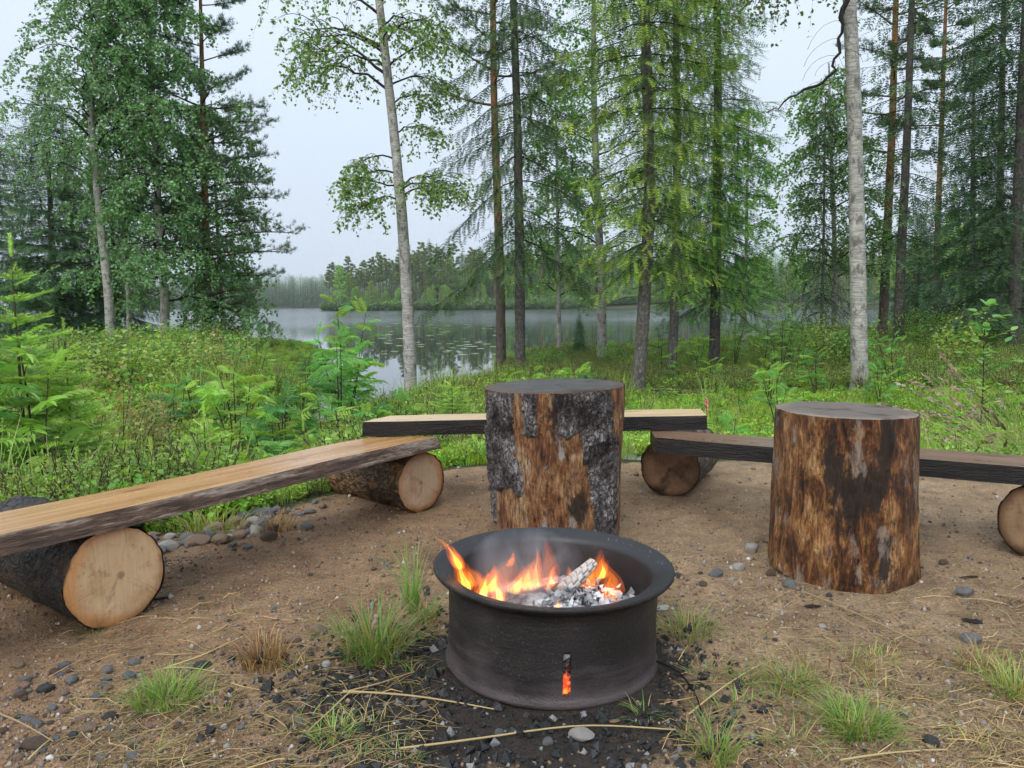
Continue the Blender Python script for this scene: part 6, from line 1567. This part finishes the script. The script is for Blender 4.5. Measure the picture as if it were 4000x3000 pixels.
for k in range(16):
    px = g.uniform(650, 1350); yy = g.uniform(8.0, 10.0) if k % 2 else g.uniform(13, 20); x = at(px, 1500, yy).x
    if inside(np.array([x]), np.array([yy]), LAKE)[0] or Hs(x, yy) < ZW + .05: continue
    rowan('young rowan at the creek ' + where(px, yy, MARKS_L), (x, yy, Hs(x, yy) - .02), g.uniform(.5, .9), 4, 26, .22, 680 + k, int(g.integers(0, 3)), joined=True, group='rowans on the creek banks')
# young spruces
def sp_(label, px, top, y, w, seed, **kw):
    """young spruce whose tip stands at photo point (px, top), y metres off"""
    p = at(px, top, y); z0 = Hs(p.x, y) - .02; return spruce_sapling(label, (p.x, y, z0), p.z - z0 - .04, w, seed, **kw)
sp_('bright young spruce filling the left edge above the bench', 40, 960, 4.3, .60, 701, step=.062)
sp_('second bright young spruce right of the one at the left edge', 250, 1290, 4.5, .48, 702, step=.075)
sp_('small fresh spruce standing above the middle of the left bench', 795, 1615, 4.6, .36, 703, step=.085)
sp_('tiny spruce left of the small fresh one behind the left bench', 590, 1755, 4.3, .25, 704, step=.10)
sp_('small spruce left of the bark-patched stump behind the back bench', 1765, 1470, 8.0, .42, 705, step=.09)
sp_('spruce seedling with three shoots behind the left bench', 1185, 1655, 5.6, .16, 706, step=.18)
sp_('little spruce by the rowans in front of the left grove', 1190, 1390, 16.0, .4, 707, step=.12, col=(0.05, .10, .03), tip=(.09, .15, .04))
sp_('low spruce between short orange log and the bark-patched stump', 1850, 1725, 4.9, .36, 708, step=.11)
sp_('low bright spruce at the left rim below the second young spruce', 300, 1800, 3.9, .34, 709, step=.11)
# big-leaved sapling on the right
def leafy_sapling():
    g = G(720); p = on(3830, 1650, -.45); e = thing('alder_sapling', 'upright sapling with large round leaves at the right', 'sapling', (p.x, p.y, Hs(p.x, p.y) - .02)); k_ = p.y / FPX; h = (1650 - 1130) * k_
    br = MB(); Q = path_curve([(0, 0, 0), (.01, 0, h * .4), (-.015, 0, h * .75), (.0, 0, h)], 14); tube(br, Q, np.linspace(.011, .003, 14), 6, (.06, .05, .04))
    gx = np.linspace(0, 1, 6); prof = np.array([.02, .62, .95, .92, .6, .02]) * .42; v = []; f = []
    for q, x_ in enumerate(gx): v += [(x_, prof[q], .10 * prof[q] - .1 * x_ * x_), (x_, 0, -.1 * x_ * x_ - .03), (x_, -prof[q], .10 * prof[q] - .1 * x_ * x_)]
    for q in range(5): f += [(q * 3, q * 3 + 1, q * 3 + 4, q * 3 + 3), (q * 3 + 1, q * 3 + 2, q * 3 + 5, q * 3 + 4)]
    ms = []
    for c in ((.10, .19, .06), (.075, .16, .055), (.13, .21, .06)): mb = MB(); mb.add(v, f, c); ms.append(mb.mesh('leaf', M['leaf']))
    def leaf(pp, d, l):
        o = obj('leaf', ms[int(g.integers(0, 3))], e, pp); o.rotation_euler = Matrix(frames([d], [g.normal(0, .35, 3) + [0, 0, 1]])[0].T.tolist()).to_euler(); o.scale = (l,) * 3
    for q in range(16):
        u = .25 + .72 * q / 15; pp = np.array([np.interp(u * 13, np.arange(14), Q[:, c]) for c in range(3)]); az = q * 2.4; L = (.42 if u < .75 else .22) * g.uniform(.7, 1.1) * (1.2 - .6 * u); B = limb_curve(pp, math.degrees(az), L, 35, 10, 6, g, .1); tube(br, B, np.linspace(.005, .002, 6), 4, (.07, .06, .04))
        for w in range(6): leaf(B[w] if w else B[1], norm(np.array([math.cos(az + g.normal(0, .9)), math.sin(az + g.normal(0, .9)), g.uniform(-.2, .5)])), g.uniform(.075, .12))
    for w in range(5): leaf(Q[-1], norm(g.normal(size=3) * [1, 1, .3] + [0, 0, .8]), .10)
    obj('stem', br.mesh('stem', M['twig']), e)
leafy_sapling()
# tall arching reed grass at the right edge
def reed(label, px, py, z, n, h, lean, seed, dirx):
    g = G(seed); p = on(px, py, z); e = thing('reed_grass', label, 'grass', (p.x, p.y, Hs(p.x, p.y))); mb = MB(); hd = MB()
    for k in range(n):
        a = g.normal(dirx, .9); hh = h * g.uniform(.6, 1.05); el0 = g.uniform(60, 84); C = limb_curve(np.array([g.normal(0, .06), g.normal(0, .06), 0]), math.degrees(a), hh, el0, el0 - g.uniform(35, 85), 12, g, .03); tube(mb, C, np.linspace(.0030, .0013, 12), 3, jit((.20, .22, .085), 1, g, .15)[0])
        if k % 2 == 0:
            m = 26; u = g.uniform(.80, 1.0, m); X = np.stack([np.interp(u * 11, np.arange(12), C[:, c]) for c in range(3)], 1); d = norm((C[-1] - C[-3])[None] + g.normal(0, .018, (m, 3))); stamp(hd, LEAF_V, LEAF_F, X, frames(d, g.normal(size=(m, 3))), g.uniform(.02, .045, m) * np.array([1.0]), jit((.36, .27, .20), m, g, .15))
    for k in range(n):
        a = g.normal(dirx, 1.2); C = limb_curve(np.array([g.normal(0, .08), g.normal(0, .08), 0]), math.degrees(a), h * g.uniform(.35, .7), 75, -10, 8, g, .04); sd = np.array([-math.sin(a), math.cos(a), 0]) * .004; w = (1 - np.linspace(0, 1, 8) ** 2)[:, None]; V = np.concatenate([C + sd * w, C - sd * w]); mb.add(V, [(q, q + 1, 9 + q, 8 + q) for q in range(7)], jit((.11, .19, .045), 1, g, .2)[0])
    obj('stalks', mb.mesh('stalks', M['grass']), e, kind='stuff'); obj('seed_heads', hd.mesh('seed_heads', M['straw'], False), e, kind='stuff')
reed('arching pale reed grass with feathery heads behind the right bench end', 3960, 1850, -.25, 46, 1.05, 1, 731, math.pi * .95)
reed('second clump of reed grass leaning in from the right edge', 4090, 1800, -.3, 40, 1.25, 1, 732, math.pi * .9)
# fireweed
p = on(2757, 1720, -.35); e = thing('fireweed', 'pink fireweed flower behind the right end of the back bench', 'flower', (p.x, p.y, Hs(p.x, p.y))); g = G(740)
mb = MB(); tube(mb, [(0, 0, 0), (.01, 0, .3), (0, 0, .62)], [.004, .003, .002], 5, (.10, .05, .04)); obj('stem', mb.mesh('stem', M['twig']), e)
mb = MB(); n = 40; z = g.uniform(.48, .64, n); d = norm(np.stack([g.normal(size=n), g.normal(size=n), .3 + 0 * z], 1)); stamp(mb, LEAF_V, LEAF_F, np.stack([0 * z, 0 * z, z], 1), frames(d), g.uniform(.015, .028, n), jit((.50, .10, .32), n, g, .2)); obj('blossom', mb.mesh('blossom', M['leaf'], False), e)
mb = MB(); n = 26; z = g.uniform(.08, .46, n); d = norm(np.stack([g.normal(size=n), g.normal(size=n), .3 + 0 * z], 1)); stamp(mb, LEAF_V * [1, .45, 1], LEAF_F, np.stack([0 * z, 0 * z, z], 1), frames(d), g.uniform(.06, .10, n), jit((.07, .14, .045), n, g, .2)); obj('foliage', mb.mesh('foliage', M['leaf'], False), e)
# brush pile at the foot of the bright spruce
e = thing('brush_pile', 'heap of dead brown twigs at the foot of the bright spruce', 'brush pile', (at(2590, 1560, 12.3).x, 12.2, Hs(at(2590, 1560, 12.3).x, 12.2))); mb = MB()
for k in range(60): a = g.normal(0, .5) + (math.pi if k % 2 else 0); tube(mb, limb_curve(np.array([g.normal(0, .35), g.normal(0, .15), abs(g.normal(.06, .06))]), math.degrees(a), g.uniform(.3, .9), 8, -12, 6, g, .2), np.linspace(.007, .002, 6), 4, (.10, .075, .055))
obj('twigs', mb.mesh('twigs', M['twig']), e, kind='stuff')

# ------------------------------------------------------------------ meadow and undergrowth (uncountable)
GC = [(0.135, 0.225, 0.030), (0.165, 0.235, 0.035), (0.10, 0.19, 0.030), (0.20, 0.23, 0.05)]
meadow = [blade_mesh(800 + i, 46, .26, .34, .8, .0065, [GC[0], GC[1], GC[2]] if i % 2 else [GC[1], GC[3], GC[0]]) for i in range(4)]
leafy = [shrub_mesh(820 + i, .24, .16, 130, .034, c, 6) for i, c in enumerate([(0.115, 0.20, 0.028), (0.15, 0.215, 0.03), (0.085, 0.165, 0.030), (0.13, 0.16, 0.035)])]
heath = [shrub_mesh(840 + i, .34, .20, 260, .020, c, 14, .6) for i, c in enumerate([(0.07, 0.12, 0.026), (0.09, 0.13, 0.032), (0.11, 0.115, 0.035)])]
tall = [blade_mesh(860 + i, 40, .55, .30, .55, .0045, [(0.10, 0.17, 0.035), (0.13, .19, .04), (.16, .17, .06)]) for i in range(2)]
allp = meadow + leafy + heath + tall
def undergrowth():
    g = G(900); N = 64000
    th = np.radians(g.uniform(-46, 46, N)); r = (2.4 ** .75 + g.random(N) * (42 ** .75 - 2.4 ** .75)) ** (1 / .75); x, y = r * np.sin(th), r * np.cos(th)
    s = dirt_mask(x, y); h = H(x, y, False)
    edge = fbm(np.stack([x * 2.2, y * 2.2, x * 0], -1), 2, 12) * .16
    k = (s < -0.12 + edge) & (h > ZW + .03) & ~inside(x, y, LAKE); 
    x, y, h, r, s = x[k], y[k], h[k], r[k], s[k]; n = len(x); z = H(x, y)
    v = fbm(np.stack([x * .22, y * .22, x * 0], -1), 3, 44) + .15 * g.normal(size=n)
    idx = np.zeros(n, int); u = g.random(n)
    right = x > -.5 + .12 * (y - 5)
    ii_m, ii_l, ii_h, ii_t = g.integers(0, 4, n), 4 + g.integers(0, 4, n), 8 + g.integers(0, 3, n), 11 + g.integers(0, 2, n)
    far = r > 13
    # right: bright grass and herbs near, heath further back; left: leafy tangle
    cr_ = seg_dist(x, y, CREEK, False); p_t = np.where(right, .004, np.where(cr_ < 2.2, .05, .012)); p_m = np.where(right, np.where(far, .25, .60), .22); p_h = np.where(right, np.where(far, .40, .01), .15); p_l = 1 - p_m - p_h - p_t
    idx = np.where(u < p_m, ii_m, np.where(u < p_m + p_l, ii_l, np.where(u < p_m + p_l + p_h, ii_h, ii_t)))
    bank = (np.abs(x - 1.0) < 2.6) & (y > 14.5); idx = np.where(bank & (u < .8), ii_h, idx)
    sc = g.uniform(.6, 1.35, n) * np.where(right, .85, 1.0) * (1 + .012 * r) * np.where(s > -.5, .7, 1.0)
    px_ = 2000 + FPX * x / y; sc = sc * np.where((y > 15) & (px_ > 900) & (px_ < 3080), .55, 1.0) * np.where((px_ > 900) & (px_ < 1300) & (y < 10.5), .5, 1.0)
    sc = np.where(idx < 4, sc * np.where(right, .62, .7), sc); sc = np.where(right & ~far & (idx >= 4) & (idx < 8), sc * .72, sc)
    scatter('undergrowth', 'green grass, herbs and heath covering the ground round the clearing', 'undergrowth', np.stack([x, y, z - .01], 1), np.stack([g.normal(0, .08, n), g.normal(0, .08, n), g.uniform(0, 6.28, n)], 1), sc, idx, allp)
undergrowth()
# small yellow-green meadow flowers? tiny herbs at the clearing rim are part of the undergrowth
# lily pads
g = G(910); mb = MB(); px = np.concatenate([g.uniform(1480, 1950, 75), g.uniform(2850, 3300, 30)]); py = np.concatenate([g.uniform(1250, 1385, 75), g.uniform(1215, 1330, 30)])
P = np.array([on(a, b, ZW + .008)[:] for a, b in zip(px, py)]); k = inside(P[:, 0], P[:, 1], LAKE); P = P[k]
t12 = np.linspace(.25, 6.03, 10); pv = np.concatenate([[[0, 0, 0]], np.stack([np.cos(t12), np.sin(t12), .02 * np.sin(t12 * 3)], 1)]); pf = [(0, q, q + 1) for q in range(1, 10)]
stamp(mb, pv, pf, P, frames(np.stack([g.normal(size=len(P)), g.normal(size=len(P)), np.zeros(len(P))], 1)), g.uniform(.08, .17, len(P)) * (1 + .012 * P[:, 1]), jit((.22, .26, .17), len(P), g, .15)); 
o = obj('lily_pads', mb.mesh('lily_pads', M['leaf'])); tag(o, 'scattered pale lily pads floating on the lake', 'lily pads', kind='stuff')

# ------------------------------------------------------------------ tufts, straws and litter on the clearing
def tuft(label, px, py, h_px, w_px, n, seed, cols, lean=.9, w=.0022, group=None):
    p = on(px, py, 0); k = p.y / FPX * 1.05; me = blade_mesh(seed, int(n * 1.7), h_px * k, w_px * k * .75, lean * 1.1, w * .62, cols, segs=4); o = obj('grass_tuft', me, None, (p.x, p.y, Hs(p.x, p.y))); return tag(o, label, 'grass tuft', group)
GR, YG, DR, BR = (0.075, 0.140, 0.034), (0.115, 0.165, 0.036), (0.21, 0.155, 0.072), (0.12, 0.065, 0.028)
tuft('large green grass tuft left of the fire ring', 1470, 2560, 235, 330, 170, 1001, [GR, GR, YG, DR], .8, .0026)
tuft('tall thin grass leaning over the ring from the left', 1610, 2380, 300, 90, 34, 1002, [GR, YG], .45, .0022)
tuft('grass sprigs on the charcoal against the left wall of the ring', 1660, 2420, 150, 140, 36, 1003, [GR, GR, DR], 1.0, .0026)
tuft('small bright green tuft at lower left', 650, 2745, 140, 300, 150, 1004, [YG, GR, YG], 1.0, .0018)
tuft('brown withered grass tuft between green tufts on the left', 1030, 2590, 150, 220, 90, 1005, [BR, DR, BR], .7, .0022)
tuft('bright green tuft at lower right', 3340, 2850, 140, 300, 160, 1006, [YG, GR, YG], 1.1, .002)
tuft('green tuft right of the ring, upper of two', 3080, 2680, 115, 240, 90, 1007, [GR, YG, DR], 1.1, .002)
tuft('sparse green grass at the right foot of the ring', 2690, 2480, 120, 260, 70, 1008, [GR, YG, DR], 1.1, .002)
tuft('grass tuft cut by the right edge of the picture', 3985, 2710, 150, 240, 110, 1009, [YG, DR, YG], 1.0, .002)
tuft('pale grass tuft at the lower edge right of the large pale stone', 2790, 2965, 160, 200, 60, 1010, [GR, DR, YG], .8, .002)
tuft('small grass sprig beside the small tuft right of the ring', 2910, 2670, 70, 110, 30, 1011, [GR, YG], .9, .002)
tuft('short dry grass left of the half-buried grey stone', 3430, 2585, 70, 200, 50, 1012, [YG, DR], 1.1, .0018)
tuft('dry pale tuft right of the half-buried grey stone', 3830, 2600, 80, 240, 60, 1013, [DR, DR, YG], 1.2, .0018)
tuft('thin olive grass left below the black charcoal', 1300, 2880, 120, 200, 50, 1014, [YG, DR, GR], .8, .0018)
tuft('yellowing grass tuft at the rim under the left bench', 820, 2080, 110, 330, 120, 1015, [YG, YG, DR], .9, .003)
tuft('dry brown tuft on the soil bank under the left bench', 1080, 2070, 90, 190, 70, 1016, [DR, BR, DR], .9, .003)
g = G(1020); small = [blade_mesh(1030 + i, 26, .045, .08, 1.3, .0009, [[YG, GR, DR], [DR, DR, YG], [BR, DR, YG]][i]) for i in range(3)]
for k in range(46):
    px = g.uniform(2450, 4000) if k % 3 else g.uniform(350, 1750); py = g.uniform(2430, 2990); p = on(px, py)
    if (p - FIRE).length < .33: continue
    o = obj('grass_sprig', small[int(g.integers(0, 3))], None, (p.x, p.y, Hs(p.x, p.y)), (0, 0, g.uniform(0, 6))); o.scale = (g.uniform(.5, 1.4),) * 3; tag(o, lab(g, ['tiny'], 'grass sprig', px, py)[1], 'grass tuft', 'tiny grass sprigs on the sand')
def straw(label, pts, w, seed, col=(.52, .40, .20), group=None):
    P = [on(a, b, 0.0) for a, b in pts]; P = [np.array((q.x, q.y, Hs(q.x, q.y) + .007)) for q in P]; c = P[0].copy(); mb = MB(); Q = path_curve(np.array(P) - c, 14); Q[:, 2] += .006 * np.sin(np.linspace(0, 3.14, 14)); tube(mb, Q, np.linspace(w, w * .6, 14), 5, col)
    o = obj('straw', mb.mesh('straw', M['straw']), None, tuple(c)); return tag(o, label, 'straw', group)
straw('long pale straw lying across charcoal left of the ring base', [(1340, 2703), (1600, 2735), (1930, 2775)], .0028, 1)
straw('long straw lying in front of the large pale stone', [(1560, 2945), (1850, 2900), (2280, 2838), (2640, 2858)], .0026, 2)
straw('straw slanting up from the charcoal at left', [(1330, 2710), (1480, 2690), (1620, 2635)], .002, 3)
straw('straw slanting down left of the charcoal', [(1370, 2705), (1290, 2790), (1190, 2880)], .002, 4)
straw('long straw pointing from the brown stump foot to the right', [(3130, 2315), (3300, 2400), (3600, 2530)], .002, 5)
straw('straw lying at the lower edge on the right', [(3280, 2990), (3500, 2965), (3700, 2940)], .0024, 6)
straw('straw crossing behind the small bright tuft at lower left', [(645, 2622), (800, 2590), (950, 2510)], .002, 7)
straw('straw ending right of the dark flat stone', [(650, 2620), (760, 2632), (860, 2635)], .002, 8)
straw('thin straw at the lower left corner', [(0, 2810), (110, 2870), (210, 2920)], .002, 9)
straw('pale straw beside the lower left corner straw', [(110, 2985), (170, 2945), (205, 2905)], .0022, 10)
straw('straw between the charcoal and the lower edge on the right', [(2690, 2790), (2800, 2730), (2980, 2600)], .0022, 11)
straw('short straw right of the ring at mid height', [(2720, 2340), (2760, 2345), (2825, 2352)], .0018, 12)
def straw_litter():
    g = G(1060); mb = MB(); N = 2300
    px = np.where(g.random(N) < .62, g.uniform(2600, 4050, N), g.uniform(250, 1700, N)); py = 2280 + 740 * g.random(N) ** .8
    for a, b in zip(px, py):
        p = on(a, b); 
        if (p - FIRE).length < .31: continue
        if a > 2600 and g.random() > .25 + .75 * (a - 2600) / 1400: continue
        z = Hs(p.x, p.y); t = g.normal(.35, .8); l = g.uniform(.02, .13); d = np.array([math.cos(t), math.sin(t), 0]) * l; c = np.array((p.x, p.y, z + .004)); k = g.normal(0, .12) * l; n_ = np.array([-d[1], d[0], 0]) / l
        tube(mb, [c - d / 2, c + n_ * k + [0, 0, .004 + .02 * l], c + d / 2], [.0008, .0009, .0004], 3, jit((.36, .26, .13), 1, g, .35)[0])
    o = obj('straw_litter', mb.mesh('straw_litter', M['straw'], False)); tag(o, 'thin dry straws littering the sand', 'straw litter', kind='stuff')
straw_litter()
# chips, twig, leaf
def chip(label, px, py, w, hh, rz, col, cat, name):
    p = on(px, py); k = p.y / FPX; v, f = lumpy(1, int(px) % 97, .3, .25); mb = MB(); mb.add(v, f, col); o = obj(name, mb.mesh(name, M['stone'], False), None, (p.x, p.y, Hs(p.x, p.y) + .004), (0, 0, rz)); o.scale = (w / 2 * k, hh / 2 * k, w / 4 * k); return tag(o, label, cat)
chip('tan wood chip in front of the ring base', 2400, 2815, 54, 26, .2, (.42, .28, .13), 'wood chip', 'wood_chip')
chip('tan wood chip below the front left log end', 360, 2510, 52, 20, -.4, (.45, .29, .13), 'wood chip', 'wood_chip')
chip('small wood sliver below and left of the front log', 215, 2568, 48, 14, .3, (.35, .2, .09), 'wood chip', 'wood_chip')
chip('dark bark flake by the front log end', 628, 2350, 66, 30, .5, (.035, .025, .022), 'bark flake', 'bark_flake')
chip('dark wet bark flake in front of the brown stump', 3175, 2370, 82, 44, .0, (.04, .026, .022), 'bark flake', 'bark_flake')
chip('dark bark flake by the half-buried grey stone', 3800, 2425, 90, 60, -.5, (.04, .03, .028), 'bark flake', 'bark_flake')
chip('brown twig stub on sand right of the brown stump', 3790, 2262, 80, 20, .1, (.06, .04, .028), 'twig', 'twig')
chip('pale dry leaf on the sand right of the ring', 2850, 2722, 66, 50, .6, (.50, .36, .22), 'leaf', 'dry_leaf')
mb = MB(); P = [on(a, b, 0) for a, b in [(2555, 2600), (2630, 2625), (2690, 2680), (2725, 2740), (2738, 2790)]]; P = np.array([(q.x, q.y, Hs(q.x, q.y) + .012) for q in P]); tube(mb, path_curve(P - P[0], 14), np.linspace(.003, .0015, 14), 5, (.012, .011, .011)); o = obj('charred_twig', mb.mesh('charred_twig', M['twig']), None, tuple(P[0])); tag(o, 'thin black charred twig curving away at the right foot of the ring', 'twig')

# ------------------------------------------------------------------ damp air over the lake
t = NT('haze'); pv = t.n('ShaderNodeVolumePrincipled'); pv.inputs['Color'].default_value = (.90, .95, 1.0, 1); pv.inputs['Density'].default_value = HAZE_D = 0.00025; pv.inputs['Anisotropy'].default_value = 0.0
t.l(pv.outputs[0], t.out.inputs['Volume'])
mb = MB(); c8 = np.array([(x, y, z) for x in (-1900, 1900) for y in (-1900, 1900) for z in (-4.0, 34.0)], float); mb.add(c8, [(0, 1, 3, 2), (4, 6, 7, 5), (0, 4, 5, 1), (2, 3, 7, 6), (0, 2, 6, 4), (1, 5, 7, 3)])
o = obj('haze', mb.mesh('haze', t.m, False)); tag(o, 'thin damp haze over the lake', 'haze', kind='stuff')
tri = 0
_seen = set()
for o in SC.objects:
    if o.type == 'MESH' and o.data.name not in _seen: _seen.add(o.data.name); tri += sum(1 for _ in ()) or (len(o.data.loops) - 2 * len(o.data.polygons))
print('TRIANGLES', tri, 'OBJECTS', len(SC.objects))
